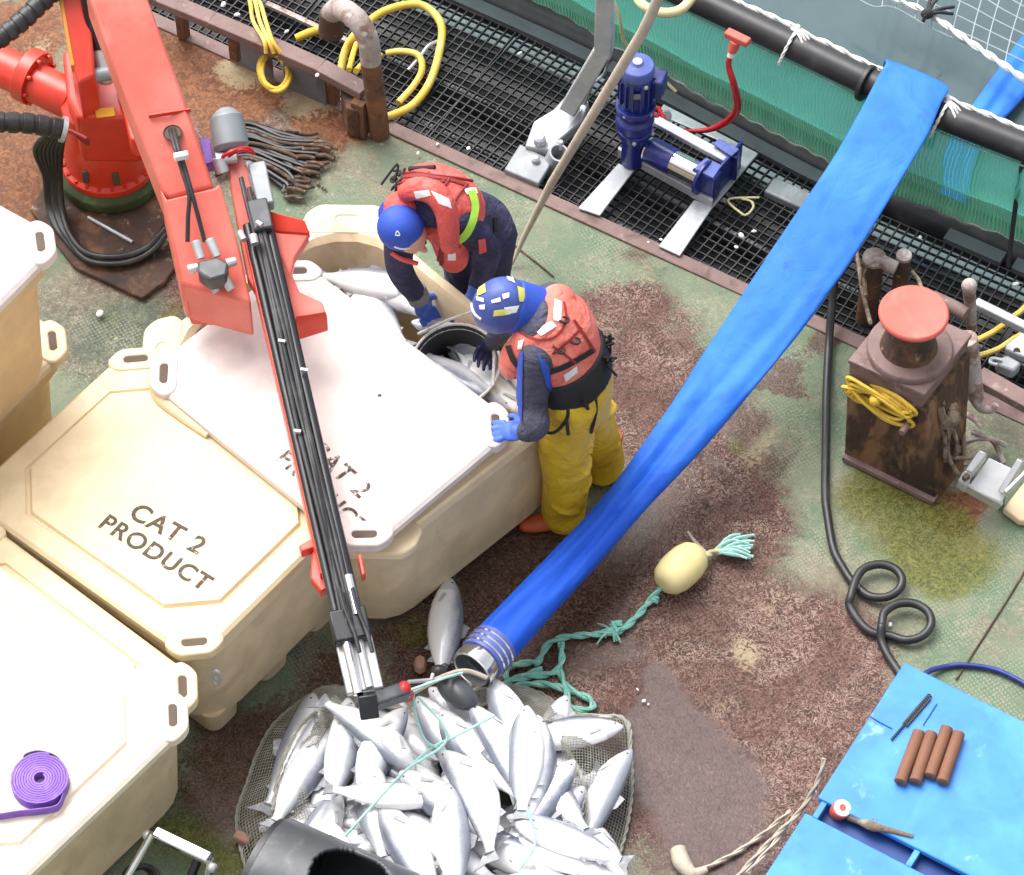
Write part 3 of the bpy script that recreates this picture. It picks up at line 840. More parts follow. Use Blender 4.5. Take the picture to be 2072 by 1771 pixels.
for x, y in ((1612, 92), (1918, 238), (2150, 330)):
    c = at(x, y, ZP)
    for k in range(3):
        ring = [c + Matrix.Rotation(R(26 + k * 9), 3, 'Z') @ Vector((0.0 + k * 0.012, math.cos(a) * 0.078, math.sin(a) * 0.078)) for a in [2 * math.pi * q / 20 for q in range(20)]]
        mb.tube(ring, 0.0065, 6, closed=True)
    mb.ball(c + Vector((0.0, 0.055, 0.060)), 0.020, 8)
    hang = spline([c + Vector((0, 0.03, 0.075)), c + Vector((-0.04, -0.04, 0.07)), c + Vector((-0.075, -0.078, 0.0)), c + Vector((-0.085, -0.07, -0.06))], 8)
    mb = twist_rope(hang[::6], 0.007, mb)
    tag(mb.build('lashing', M['white_rope']), {1612: 'twisted cord lashed round the black pipe near the red hook', 1918: 'twisted cord lashed round the black pipe right of the blue hose', 2150: 'twisted cord lashed round the black pipe past the right edge'}[x], 'lashing', 'cords lashed round the black pipe')
    mb = MB()
c = at(1752, 168, ZP)
ax = (at(1882, 223, ZP) - at(1745, 160, ZP)).normalized()
mb.lathe([(0.070, -0.014), (0.090, -0.012), (0.092, 0.012), (0.070, 0.014)], c, ax, 28, caps=False)
tag(mb.build('pipe_collar', M['black_rubber'], bevel=0.004), 'black rubber collar round the pipe at the left edge of the blue hose', 'collar')
mb = MB()
mb.tube(spline([at(2076, 318, ZP - 0.02), at(2064, 352, 0.55), at(2052, 440, 0.25), at(2040, 540, 0.0)], 8), 0.012, 8)
tag(mb.build('hanging_rope', M['black_rope']), 'dark rope hanging down over the green net at the right edge', 'rope')

# bird net and white rope over the water
ZN = -0.40
mb = MB()
def crop_d(x, y):
    return (1570.5 + 0.2672 * x, 0.2672 * y)
edge = [(620, -10), (740, 50), (900, 60), (1170, 210), (1480, 350), (1620, 420), (1760, 520), (1950, 640)]
def wire(pts, r=0.0034):
    mb.tube(spline(P(*[(*crop_d(*p), ZN) for p in pts]), 6), r, 5)
wire(edge)
for k in range(7):
    o = 62 + k * 118
    wire([(760 + o * 1.0, -70 - o * 0.1), (1180 + o * 0.75, 200 - o * 0.62), (1520 + o * 0.6, 350 - o * 0.60), (2050 + o * 0.5, 600 - o * 0.62)])
for x, y in ((800, 55), (905, 62), (1050, 140), (1170, 210), (1330, 285), (1470, 348), (1590, 402), (1730, 500), (1880, 600)):
    wire([(x, y), (x + 22, y - 120), (x + 70, y - 300), (x + 150, y - 560)], 0.0032)
tag(mb.build('bird_net', M['bird_net']), 'wide meshed white net stretched just above the grey green water', 'net')
mb = twist_rope(P((1740, -40, ZN + 0.03), (1816, 0, ZN + 0.03), (1880, 29, ZN + 0.03), (1977, 96, ZN + 0.03), (2072, 160, ZN + 0.03), (2260, 290, ZN + 0.03)), 0.017)
tag(mb.build('net_rope', M['white_rope']), 'straight white rope crossing the bird net above the water', 'rope')
mb = MB()
c = at(1876, 28, ZN + 0.06)
mb.ball(c, (0.035, 0.03, 0.03), 10)
for x, y in ((1884, -6), (1930, 14), (1928, 28), (1868, 44), (1895, 0)):
    mb.tube([c, at((1876 + x) / 2, (28 + y) / 2 - 3, ZN + 0.07), at(x, y, ZN + 0.04)], 0.010, 6)
tag(mb.build('rope_knot', M['black_rope']), 'black cord knotted on the white rope over the water', 'knot')

# ------------------------------------------------------------------ blue lay-flat hoses
def flat_hose(L, Rr, zs, thick, name, label, nring=44):
    """a soft hose from its two outlines: L and Rr are runs of picture points, zs the height along it"""
    m = 70
    l = lerp_pts(L, m)
    r = lerp_pts(Rr, m)
    z = lerps(zs, m)
    th = lerps(thick, m)
    mb = MB()
    rings = []
    for i in range(m):
        a, b = at(l[i].x, l[i].y, z[i]), at(r[i].x, r[i].y, z[i])
        c, h = (a + b) / 2, (b - a) / 2
        w = h.length
        T = None
        ring = []
        for q in range(nring):
            t = 2 * math.pi * q / nring
            s = math.sin(t)
            prof = math.copysign(abs(s) ** 0.8, s)
            dent = -0.55 * math.exp(-((math.cos(t) - 0.25 - 0.25 * math.sin(i * 0.11)) / 0.22) ** 2) * (1 if s > 0 else 0) * min(1, max(0, (i - 12) / 22)) * min(1, max(0, (64 - i) / 6))
            wr = 0.30 * noise.noise(Vector((i * 0.10, math.cos(t) * 2.6, s))) + 0.12 * noise.noise(Vector((i * 0.4, math.cos(t) * 5.0, s + 4)))
            ring.append(c + h * math.cos(t) + Vector((0, 0, 1)) * th[i] * (prof + dent + wr))
        rings.append(ring)
    return rings
def lerp_pts(pts, m):
    s = spline([Vector((a, b, 0)) for a, b in pts], 20)
    d = [0]
    for a, b in zip(s, s[1:]):
        d.append(d[-1] + (b - a).length)
    out = []
    for i in range(m):
        t = d[-1] * i / (m - 1)
        k = max(0, min(len(s) - 2, int(np.searchsorted(d, t)) - 1))
        f = (t - d[k]) / max(1e-9, d[k + 1] - d[k])
        out.append(s[k].lerp(s[k + 1], min(1, f)))
    return out
HL = [(1778, 152), (1740, 225), (1678, 332), (1560, 508), (1440, 690), (1340, 845), (1245, 975), (1150, 1085), (1050, 1190), (960, 1283)]
HR = [(1905, 207), (1880, 268), (1835, 345), (1740, 502), (1640, 645), (1540, 770), (1425, 905), (1295, 1045), (1150, 1205), (1030, 1342)]
rings = flat_hose(HL, HR, [0.80, 0.77, 0.72, 0.64, 0.56, 0.47, 0.40, 0.34, 0.31, 0.32, 0.35], [0.018, 0.022, 0.026, 0.032, 0.038, 0.045, 0.052, 0.06, 0.068, 0.075], 'x', 'y')
# over the pipe and down behind it
top = rings[0]
c0 = sum(top, Vector()) / len(top)
back = []
for dy, dz in ((0.20, -0.55), (0.17, -0.30), (0.14, -0.10), (0.10, 0.0), (0.05, 0.025)):
    back.append([p + Vector((0.035, dy, dz)) * 1.0 for p in top])
hose = thing('discharge_hose', at(1000, 1330, 0.0), 'wide blue lay flat hose sagging from the pipe railing to the fish net', 'hose')
mb = MB()
mb.loft(back + rings, True)
mb.build('hose_body', M['hose_blue_graded'], hose, sharp=60)
# coupling at the lower end
e0, e1 = sum(rings[-1], Vector()) / len(rings[-1]), sum(rings[-4], Vector()) / len(rings[-4])
ax = (e0 - e1).normalized()
wv = (rings[-1][0] - rings[-1][22]).length / 2
def collar(s0, s1, r0, r1, name, m):
    mb = MB()
    mb.lathe([(r0 - 0.012, s0), (r0, s0), ((r0 + r1) / 2 + 0.004, (s0 + s1) / 2), (r1, s1), (r1 - 0.012, s1)], e0, ax, 30, caps=False)
    return mb.build(name, m, hose)
collar(-0.03, 0.075, wv * 1.0, wv * 0.98, 'hose_cuff', M['winch_lid'])
for k in range(3):
    collar(-0.010 + k * 0.030, 0.001 + k * 0.030, wv * 1.03, wv * 1.03, 'hose_clamp', M['chrome'])
collar(0.075, 0.145, wv * 0.90, wv * 0.93, 'coupling_ring', M['chrome'])
mb = MB()
mb.lathe([(wv * 0.88, -0.02), (wv * 0.86, 0.14)], e0, ax, 24, caps=False)
mb.lathe([(0.001, 0), (wv * 0.87, 0.0)], e0, ax, 24, caps=False)
mb.build('coupling_bore', M['galv_grey'], hose)
r2 = flat_hose([(2300, -252), (2072, 67), (1969, 211), (1915, 290), (1905, 385), (1880, 470)], [(2420, -230), (2140, 105), (2066, 205), (1990, 290), (1962, 385), (1950, 470)], [-0.56], [0.03], 'x', 'y')
mb = MB()
mb.loft(r2, True)
tag(mb.build('floating_hose', M['hose_blue'], sharp=60), 'far length of blue hose floating on the water behind the net', 'hose')

# ------------------------------------------------------------------ insulated tubs
def rrect(a, b, r, z, n=5, chamfer=False):
    """ring of a rounded (or corner-cut) rectangle in its own axes"""
    out = []
    for q, (sx, sy) in enumerate(((1, 1), (-1, 1), (-1, -1), (1, -1))):
        cx, cy = sx * (a / 2 - r), sy * (b / 2 - r)
        for k in range(n + 1):
            t = (q + k / n) * math.pi / 2
            if chamfer:
                p0 = Vector((math.cos(q * math.pi / 2), math.sin(q * math.pi / 2), 0))
                p1 = Vector((math.cos((q + 1) * math.pi / 2), math.sin((q + 1) * math.pi / 2), 0))
                d = p0.lerp(p1, k / n)
            else:
                d = Vector((math.cos(t), math.sin(t), 0))
            out.append(Vector((cx + r * d.x, cy + r * d.y, z)))
    return out
class Frame:
    def __init__(s, c, ang, tilt=0.0, tax=(1, 0, 0)):
        s.c, s.r = Vector(c), Matrix.Rotation(ang, 3, 'Z') @ Matrix.Rotation(tilt, 3, Vector(tax))
    def __call__(s, p):
        return s.c + s.r @ Vector(p)
    def ring(s, pts):
        return [s(p) for p in pts]
def ear_mesh(F, ca, cb, z, h, w=0.24, d=0.12, sw=0.105, sd=0.034, corner=(1, 1), back=0.098):
    """a lifting lug with a slot, set across a corner"""
    mb = MB()
    c = Vector((corner[0] * ca / 2, corner[1] * cb / 2, 0))
    dg = Vector((corner[0], corner[1], 0)).normalized()
    px = Vector((-dg.y, dg.x, 0))
    c = c - dg * back
    out = rrect(w, d, 0.055, 0, 5)
    inn = rrect(sw, sd, sd * 0.49, 0, 5)
    def tr(p, z):
        return F(c + px * p.x * (1 - 0.9 * max(0, p.y) / d * 0.6) + dg * p.y + Vector((0, 0, z)))
    rings = [[tr(p, z) for p in inn], [tr(p, z) for p in out], [tr(p, z + h) for p in out], [tr(p, z + h) for p in inn]]
    mb.loft(rings, caps=False, closed=True)
    return mb
def lid_part(F, a, b, z, m, parent, panel=True, name='lid', ears=((1, 1), (-1, 1), (-1, -1), (1, -1))):
    mb = MB()
    rs = [rrect(a - 0.05, b - 0.05, 0.13, z, 5), rrect(a, b, 0.15, z + 0.002, 5), rrect(a, b, 0.15, z + 0.036, 5), rrect(a - 0.03, b - 0.03, 0.14, z + 0.05, 5)]
    if panel:
        rs += [rrect(a - 0.20, b - 0.20, 0.17, z + 0.052, 5, True), rrect(a - 0.212, b - 0.212, 0.168, z + 0.043, 5, True), rrect(a - 0.235, b - 0.235, 0.165, z + 0.044, 5, True),
               rrect(a - 0.25, b - 0.25, 0.163, z + 0.062, 5, True), rrect(a - 0.6, b - 0.6, 0.1, z + 0.064, 5, True)]
    else:
        rs += [rrect(a - 0.13, b - 0.13, 0.10, z + 0.052, 5, True), rrect(a - 0.15, b - 0.15, 0.10, z + 0.047, 5, True), rrect(a - 0.6, b - 0.6, 0.06, z + 0.049, 5, True)]
    mb.loft([F.ring(r) for r in rs], True)
    lid = mb.build(name, m, parent, sharp=24) if parent is not None else mb.build(name, m, sharp=24)
    for c in ears:
        e = ear_mesh(F, a, b, z + 0.004, 0.053, corner=c)
        e.build('lifting_ear', m, lid, bevel=0.008)
        mb = MB()
        dg = Vector((c[0], c[1], 0)).normalized()
        p = Vector((c[0] * a / 2, c[1] * b / 2, 0)) - dg * 0.098
        mb.box(F(p + Vector((0, 0, z + 0.0525))), (0.104, 0.033, 0.003), F.r @ Matrix.Rotation(math.atan2(dg.x, -dg.y), 3, 'Z'))
        mb.build('slot_shade', M['slot_dark'], lid)  # thin dark plate stands in for the shade down the slot
    return lid
def tub(c, ang, a, b, h, label, wall, lidm, closed=True, group='insulated fish tubs on deck', z0=0.0, ears=((1, 1), (-1, 1), (-1, -1), (1, -1)), panel=True, step_foot=False):
    """c: centre of the footprint on whatever it stands on"""
    c = Vector((c.x, c.y, z0))
    t = thing('fish_tub', c, label, 'fish tub', group)
    F = Frame(c, ang)
    mb = MB()
    rs = [rrect(a - 0.19, b - 0.19, 0.20, 0.085 if step_foot else 0.03), rrect(a - 0.10, b - 0.10, 0.22, 0.12 if step_foot else 0.07), rrect(a - 0.065, b - 0.065, 0.18, h - 0.10), rrect(a - 0.055, b - 0.055, 0.18, h - 0.075),
          rrect(a, b, 0.17, h - 0.065), rrect(a, b, 0.17, h - 0.012), rrect(a - 0.02, b - 0.02, 0.165, h)]
    if not closed:
        rs += [rrect(a - 0.10, b - 0.10, 0.30, h + 0.004), rrect(a - 0.135, b - 0.135, 0.32, h - 0.02), rrect(a - 0.17, b - 0.17, 0.36, h - 0.15), rrect(a - 0.24, b - 0.24, 0.36, 0.2), rrect(a - 0.34, b - 0.34, 0.24, 0.14)]
    mb.loft([F.ring(r) for r in rs], True)
    mb.build('tub_wall', wall, t, sharp=30)
    fi = 0.15 if step_foot else 0.42
    for k in (-1, 0, 1):
        mb = MB()
        rs = [rrect(a - fi, 0.17, 0.05, 0.0), rrect(a - fi + 0.02, 0.20, 0.06, 0.13)]
        mb.loft([[F(p + Vector((0, k * (b / 2 - 0.20), 0))) for p in r] for r in rs], True)
        mb.build('skid_foot', wall, t)
    if closed:
        lid_part(F, a + 0.02, b + 0.02, h, lidm, t, ears=ears, panel=panel)
    else:
        for cc in ears:
            ear_mesh(F, a, b, h - 0.046, 0.052, corner=cc, back=0.118, w=0.42, d=0.17, sd=0.042).build('lifting_ear', wall, t, bevel=0.01)
            mb = MB()
            dg = Vector((cc[0], cc[1], 0)).normalized()
            p = Vector((cc[0] * a / 2, cc[1] * b / 2, 0)) - dg * 0.118
            mb.box(F(p + Vector((0, 0, h - 0.012))), (0.11, 0.034, 0.01), F.r @ Matrix.Rotation(math.atan2(dg.x, -dg.y), 3, 'Z'))
            mb.build('slot_shade', M['slot_dark'], t)  # dark plate again for the shade in the lug slot
    return t, F
def flatw(x, y, z):
    p = at(x, y, z)
    return Vector((p.x, p.y, 0))
H = 0.76
ANG1 = R(-38.7)
u1 = Vector((math.cos(ANG1), math.sin(ANG1), 0)); v1 = Vector((-u1.y, u1.x, 0))
# closed tub with the stencilled lid: placed from its nearest corner
A1, B1 = 1.30, 1.05
s1 = flatw(396, 1338, H + 0.04)
T1, F1 = tub(s1 - u1 * A1 / 2 + v1 * B1 / 2, ANG1, A1, B1, H, 'closed cream fish tub with CAT 2 PRODUCT stencilled on its lid', M['tub_cream'], M['lid_cream'], step_foot=True)
# tub nearest the camera corner
ANG2 = R(-40)
u2 = Vector((math.cos(ANG2), math.sin(ANG2), 0)); v2 = Vector((-u2.y, u2.x, 0))
A2, B2 = 1.30, 1.16
e2 = flatw(412, 1390, H + 0.04)
T2, F2 = tub(e2 - u2 * A2 / 2 - v2 * B2 / 2, ANG2, A2, B2, H, 'cream fish tub at lower left under a second loose lid', M['tub_cream'], M['lid_cream'])
e2b = flatw(400, 1446, H + 0.11)
F2b = Frame((e2b - u2 * A2 / 2 - v2 * B2 / 2) + Vector((0, 0, H + 0.065)), ANG2)
L2 = lid_part(F2b, A2, B2, 0.0, M['lid_pale'], None, name='tub_lid')
tag(L2, 'bright white loose lid lying on the lower left tub under the purple strap', 'tub lid')
# stack of two at the left edge
ANG4 = R(-35)
u4 = Vector((math.cos(ANG4), math.sin(ANG4), 0)); v4 = Vector((-u4.y, u4.x, 0))
e4 = flatw(148, 700, H)
c4 = e4 - u4 * 0.62 - v4 * 0.58
T4, F4 = tub(c4, ANG4, 1.24, 1.16, H, 'lower tan fish tub of the stack of two at the left edge', M['tub_tan'], M['lid_cream'])
e5 = flatw(126, 505, 2 * H + 0.06)
T5, F5 = tub(e5 - u4 * 0.62 - v4 * 0.58, R(-34), 1.24, 1.16, H, 'upper fish tub with white lid, on top of the stack at the left edge', M['tub_tan'], M['lid_white'], z0=H + 0.058)
# the open tub
ANG3 = R(-46)
u3 = Vector((math.cos(ANG3), math.sin(ANG3), 0)); v3 = Vector((-u3.y, u3.x, 0))
A3, B3 = 1.53, 1.27
n3 = flatw(706, 404, H)
c3 = n3 + u3 * A3 / 2 - v3 * B3 / 2
T3, F3 = tub(c3, ANG3, A3, B3, H, 'open cream tub full of salmon between the two workers', M['tub_cream'], None, closed=False)
# its lid, slid aside
def quad_frame(pts, z):
    w = [at(x, y, z) for x, y in pts]
    c = sum(w, Vector()) / 4
    ux = ((w[1] - w[0]) + (w[2] - w[3])).normalized()
    return c, math.atan2(ux.y, ux.x), ((w[1] - w[0]).length + (w[2] - w[3]).length) / 2, ((w[3] - w[0]).length + (w[2] - w[1]).length) / 2
# corners: N', E', S', W'
c, ang, la, lb = quad_frame([(606, 534), (1054, 890), (734, 1130), (282, 780)], H + 0.05)
print('white lid', la, lb, math.degrees(ang))
FL = Frame((c.x, c.y, H + 0.072), ang)
LID3 = lid_part(FL, la, lb, 0.0, M['lid_white'], None, panel=False, ears=((-1, 1), (1, 1), (-1, -1), (1, -1)), name='tub_lid')
tag(LID3, 'big white tub lid slid half off the open tub of salmon', 'tub lid')
mb = MB()
mb.tube(spline([FL((-la / 2 + 0.02, -lb / 2 + 0.05, 0.01)), FL((-la / 2 + 0.14, -lb / 2 - 0.005, -0.004)), FL((-la / 2 + 0.42, -lb / 2 - 0.004, 0.0))], 8), [0.028, 0.034, 0.016], 10)
mb.build('handle_bar', M['lid_cream'], LID3)
mb = MB()
mb.ball(Vector((at(768, 800, H + 0.122).x, at(768, 800, H + 0.122).y, H + 0.1215)), (0.010, 0.008, 0.003), 10)
mb.build('drain_plug', M['slot_dark'], LID3)
# stencil lettering
def letter(txt, origin, dirx, up, size, parent, shear=0.0, ink='stencil_ink'):
    cu = bpy.data.curves.new('lettering', 'FONT')
    cu.body, cu.size, cu.shear = txt, size, shear
    cu.space_character = 1.12
    cu.extrude = 0.0004
    cu.offset = size * 0.022
    cu.materials.append(M[ink])
    tmp = bpy.data.objects.new('lettering', cu)
    C.objects.link(tmp)
    me = bpy.data.meshes.new_from_object(tmp.evaluated_get(bpy.context.evaluated_depsgraph_get()))
    bpy.data.objects.remove(tmp)
    o = bpy.data.objects.new('stencil_lettering', me)
    C.objects.link(o)
    x = Vector(dirx).normalized()
    z = Vector((0, 0, 1))
    y = z.cross(x)
    o.parent = parent
    o.matrix_local = Matrix.Translation(Vector(origin) - ORI[parent.name]) @ Matrix((x, y, z)).transposed().to_4x4()
    return o
ORI[T1.name] = Vector(T1.location)
lid1 = [o for o in T1.children if o.name.startswith('lid')][0]
zt = H + 0.0655
letter('CAT 2', at(257, 1044, zt), at(372, 1107, zt) - at(257, 1044, zt), None, 0.122, lid1)
letter('PRODUCT', at(196, 1064, zt), at(352, 1160, zt) - at(196, 1064, zt), None, 0.112, lid1)
zt = H + 0.072 + 0.0495
letter('CAT 2', at(616, 908, zt), at(752, 1032, zt) - at(616, 908, zt), None, 0.118, LID3, ink='stencil_ink_worn')
letter('PRODUCT', at(556, 928, zt), at(722, 1080, zt) - at(556, 928, zt), None, 0.105, LID3, ink='stencil_ink_worn')
# latch and scuffs
mb = MB()
mb.tube(spline(P((438, 1358, 0.72), (446, 1372, 0.68), (440, 1384, 0.64), (428, 1372, 0.67)), 6, True), 0.008, 6, closed=True)
tag(mb.build('shackle', M['galv']), 'small grey shackle hanging at the near corner of the stencilled tub', 'shackle')
# purple ratchet strap roll on the loose lid
zl = H + 0.13
rc = at(84, 1588, zl)
roll = thing('strap_roll', rc, 'coiled purple ratchet strap lying on the white lid at lower left', 'strap')
mb = MB()
pts = []
for k in range(0, 170):
    t = k / 170 * 9 * 2 * math.pi
    rr = 0.022 + 0.095 * k / 170
    pts.append(rc + Vector((math.cos(-t + 1) * rr, math.sin(-t + 1) * rr, 0)))
rings = []
for i, p in enumerate(pts):
    d = (p - rc).normalized() * 0.0042
    rings.append([p - d, p + d, p + d + Vector((0, 0, 0.052)), p - d + Vector((0, 0, 0.052))])
mb.loft(rings)
mb.build('coil', M['purple'], roll)
def strap(pts, w, m, name, parent, th=0.004):
    mb = MB()
    q = spline(pts, 10)
    rings = []
    for i, p in enumerate(q):
        T = (q[min(i + 1, len(q) - 1)] - q[max(i - 1, 0)]).normalized()
        n = T.cross(Vector((0, 0, 1))).normalized()
        rings.append([p - n * th / 2, p + n * th / 2, p + n * th / 2 + Vector((0, 0, w)), p - n * th / 2 + Vector((0, 0, w))])
    mb.loft(rings)
    return mb.build(name, m, parent)
strap([at(132, 1612, zl), at(118, 1640, zl), at(80, 1648, zl), at(40, 1652, zl), at(-20, 1660, zl), at(-60, 1652, zl)], 0.045, M['purple'], 'strap_tail', roll)
strap([at(50, 1556, zl), at(52, 1538, zl), at(82, 1530, zl), at(118, 1542, zl), at(136, 1572, zl), at(137, 1598, zl)], 0.045, M['grey_strap'], 'strap_loop', roll)

# ------------------------------------------------------------------ salmon
PROF = [(0.318, 0.004), (0.312, 0.014), (0.295, 0.026), (0.265, 0.045), (0.22, 0.063), (0.15, 0.081), (0.07, 0.090), (-0.02, 0.088), (-0.10, 0.074), (-0.17, 0.051), (-0.22, 0.030), (-0.255, 0.024), (-0.272, 0.027)]
def salmon_parts(k):
    """one bend of fish: body, fins and eyes; x to the nose, y to the back"""
    yc = lambda x: k * (x * x - 0.035)
    mb = MB()
    rings = []
    for x, h in PROF:
        n = 14
        rings.append([Vector((x, yc(x) + math.cos(2 * math.pi * q / n) * h * (1.0 if math.cos(2 * math.pi * q / n) > 0 else 1.06), math.sin(2 * math.pi * q / n) * h * 0.60)) for q in range(n)])
    mb.loft(rings)
    out = [('salmon', mb, 'fish_skin')]
    mb = MB()
    mb.prism([(-0.262, yc(-0.262) + 0.024, -0.003), (-0.29, yc(-0.3) + 0.042, -0.003), (-0.322, yc(-0.34) + 0.066, -0.003), (-0.312, yc(-0.33) + 0.0, -0.003), (-0.322, yc(-0.34) - 0.066, -0.003), (-0.29, yc(-0.3) - 0.042, -0.003), (-0.262, yc(-0.262) - 0.024, -0.003)], (0, 0, 0.006))
    out.append(('tail_fin', mb, 'fish_fin'))
    mb = MB()
    mb.prism([(0.05, yc(0.05) + 0.084, -0.002), (0.03, yc(0.03) + 0.122, -0.002), (-0.03, yc(-0.03) + 0.102, -0.002), (-0.045, yc(-0.045) + 0.078, -0.002)], (0, 0, 0.004))
    out.append(('dorsal_fin', mb, 'fish_fin'))
    mb = MB()
    mb.prism([(-0.165, yc(-0.165) + 0.040, -0.002), (-0.19, yc(-0.19) + 0.058, -0.002), (-0.20, yc(-0.2) + 0.034, -0.002)], (0, 0, 0.004))
    out.append(('adipose_fin', mb, 'fish_fin'))
    mb = MB()
    mb.prism([(-0.07, yc(-0.07) - 0.066, -0.002), (-0.125, yc(-0.12) - 0.098, -0.002), (-0.135, yc(-0.13) - 0.054, -0.002)], (0, 0, 0.004))
    out.append(('belly_fin', mb, 'fish_fin'))
    mb = MB()
    mb.prism([(-0.15, yc(-0.15) - 0.050, -0.002), (-0.20, yc(-0.2) - 0.078, -0.002), (-0.20, yc(-0.2) - 0.036, -0.002)], (0, 0, 0.004))
    out.append(('anal_fin', mb, 'fish_fin'))
    for s in (1, -1):
        mb = MB()
        mb.prism([(0.205, yc(0.2) - 0.030, s * 0.036), (0.135, yc(0.12) - 0.056, s * 0.048), (0.14, yc(0.13) - 0.042, s * 0.051), (0.19, yc(0.2) - 0.012, s * 0.042)], (0, 0, s * 0.004))
        out.append(('pectoral_fin', mb, 'fish_fin_pale'))
        mb = MB()
        mb.ball((0.276, yc(0.276) + 0.010, s * 0.0195), (0.007, 0.007, 0.004), 8)
        out.append(('eye', mb, 'eye'))
        mb = MB()
        mb.tube(spline([(0.215, yc(0.215) + 0.036, s * 0.0215), (0.200, yc(0.2) + 0.01, s * 0.0345), (0.205, yc(0.205) - 0.018, s * 0.0335), (0.225, yc(0.225) - 0.040, s * 0.018)], 5), 0.0022, 5)
        out.append(('gill_edge', mb, 'fish_fin'))
    return out
FISHM = []
for k in (0.0, 0.42, -0.38, 0.8):
    st = []
    for nm, mb, mt in salmon_parts(k):
        me = bpy.data.meshes.new(nm)
        me.from_pydata(mb.v, [], mb.f)
        me.materials.append(M[mt])
        me.polygons.foreach_set('use_smooth', [True] * len(me.polygons))
        me.set_sharp_from_angle(angle=R(50))
        st.append((nm, me))
    FISHM.append(st)
rf = random.Random(11)
def salmon(nose, tail, z, back=1, bend=0, roll=None, label=None, group='salmon in the net heap', pitch=0.0):
    """nose and tail: picture points at height z; back: +1 puts the back on the fish's left"""
    a, b = at(nose[0], nose[1], z), at(tail[0], tail[1], z)
    d = a - b
    s = min(1.2, max(0.86, d.length / 0.655))
    m = FISHM[bend % 4]
    rot = Matrix.Rotation(math.atan2(d.y, d.x), 4, 'Z') @ Matrix.Rotation(pitch, 4, 'Y') @ Matrix.Rotation((0 if back > 0 else math.pi) + (rf.uniform(-0.45, 0.45) if roll is None else roll), 4, 'X')
    root = bpy.data.objects.new('salmon', m[0][1])
    C.objects.link(root)
    root.matrix_world = Matrix.Translation(a - d.normalized() * (0.325 * s)) @ rot @ Matrix.Diagonal((s, s, s, 1))
    tag(root, label or 'salmon half buried under the top layer of the heap in the net', 'fish', group)
    ORI[root.name] = Vector((0, 0, 0))
    for nm, me in m[1:]:
        o = bpy.data.objects.new(nm, me)
        C.objects.link(o)
        o.parent = root
    return root
# bottom of the heap first, then the fish one can make out
hc = at(880, 1600, 0.0)
for k in range(30):
    a, rr = rf.uniform(0, 6.28), math.sqrt(rf.uniform(0.0, 1))
    x, y = 885 + 300 * rr * math.cos(a), 1620 + 195 * rr * math.sin(a)
    if y > 1840 or (x < 700 and y < 1480) or (x > 1080 and y < 1500):
        continue
    z = 0.07 + 0.20 * (1 - rr) + rf.uniform(0, 0.03)
    th = rf.uniform(0, 6.28)
    salmon((x + 140 * math.cos(th), y + 112 * math.sin(th)), (x - 140 * math.cos(th), y - 112 * math.sin(th)), z, rf.choice((1, -1)), rf.randrange(4))
PILE = [  # nose, tail, height, back side, bend
    ((648, 1404), (540, 1655), 0.15, 1, 1), ((676, 1470), (582, 1622), 0.20, -1, 0), ((716, 1412), (672, 1612), 0.27, -1, 2), ((812, 1425), (738, 1602), 0.31, -1, 1),
    ((842, 1408), (905, 1500), 0.28, 1, 0), ((926, 1612), (776, 1606), 0.36, 1, 1), ((768, 1622), (850, 1760), 0.36, 1, 0), ((796, 1640), (900, 1712), 0.33, -1, 0),
    ((652, 1650), (700, 1790), 0.26, 1, 0), ((908, 1505), (1012, 1742), 0.42, 1, 3), ((960, 1420), (1056, 1600), 0.38, 1, 1), ((906, 1582), (922, 1790), 0.43, -1, 0),
    ((1066, 1425), (1058, 1605), 0.40, 1, 0), ((1100, 1448), (1072, 1652), 0.36, -1, 2), ((1164, 1536), (1072, 1656), 0.32, -1, 0), ((1184, 1590), (1096, 1690), 0.27, -1, 0),
    ((1268, 1512), (1180, 1706), 0.14, -1, 1), ((1264, 1470), (1110, 1488), 0.17, 1, 0), ((1022, 1650), (1150, 1700), 0.36, -1, 0), ((1018, 1684), (1160, 1742), 0.31, -1, 0),
    ((1140, 1770), (1005, 1716), 0.30, 1, 0), ((992, 1370), (1048, 1488), 0.30, 1, 0), ((866, 1390), (952, 1462), 0.28, 1, 0), ((806, 1560), (900, 1628), 0.38, 1, 0),
    ((806, 1632), (890, 1722), 0.30, -1, 0), ((882, 1440), (992, 1560), 0.36, 1, 2), ((1040, 1500), (1120, 1600), 0.31, -1, 0), ((690, 1600), (640, 1700), 0.25, 1, 0),
    ((985, 1790), (1100, 1800), 0.32, 1, 0), ((1190, 1650), (1240, 1780), 0.13, 1, 0), ((850, 1560), (770, 1500), 0.33, -1, 1), ((735, 1520), (760, 1660), 0.31, 1, 0),
]
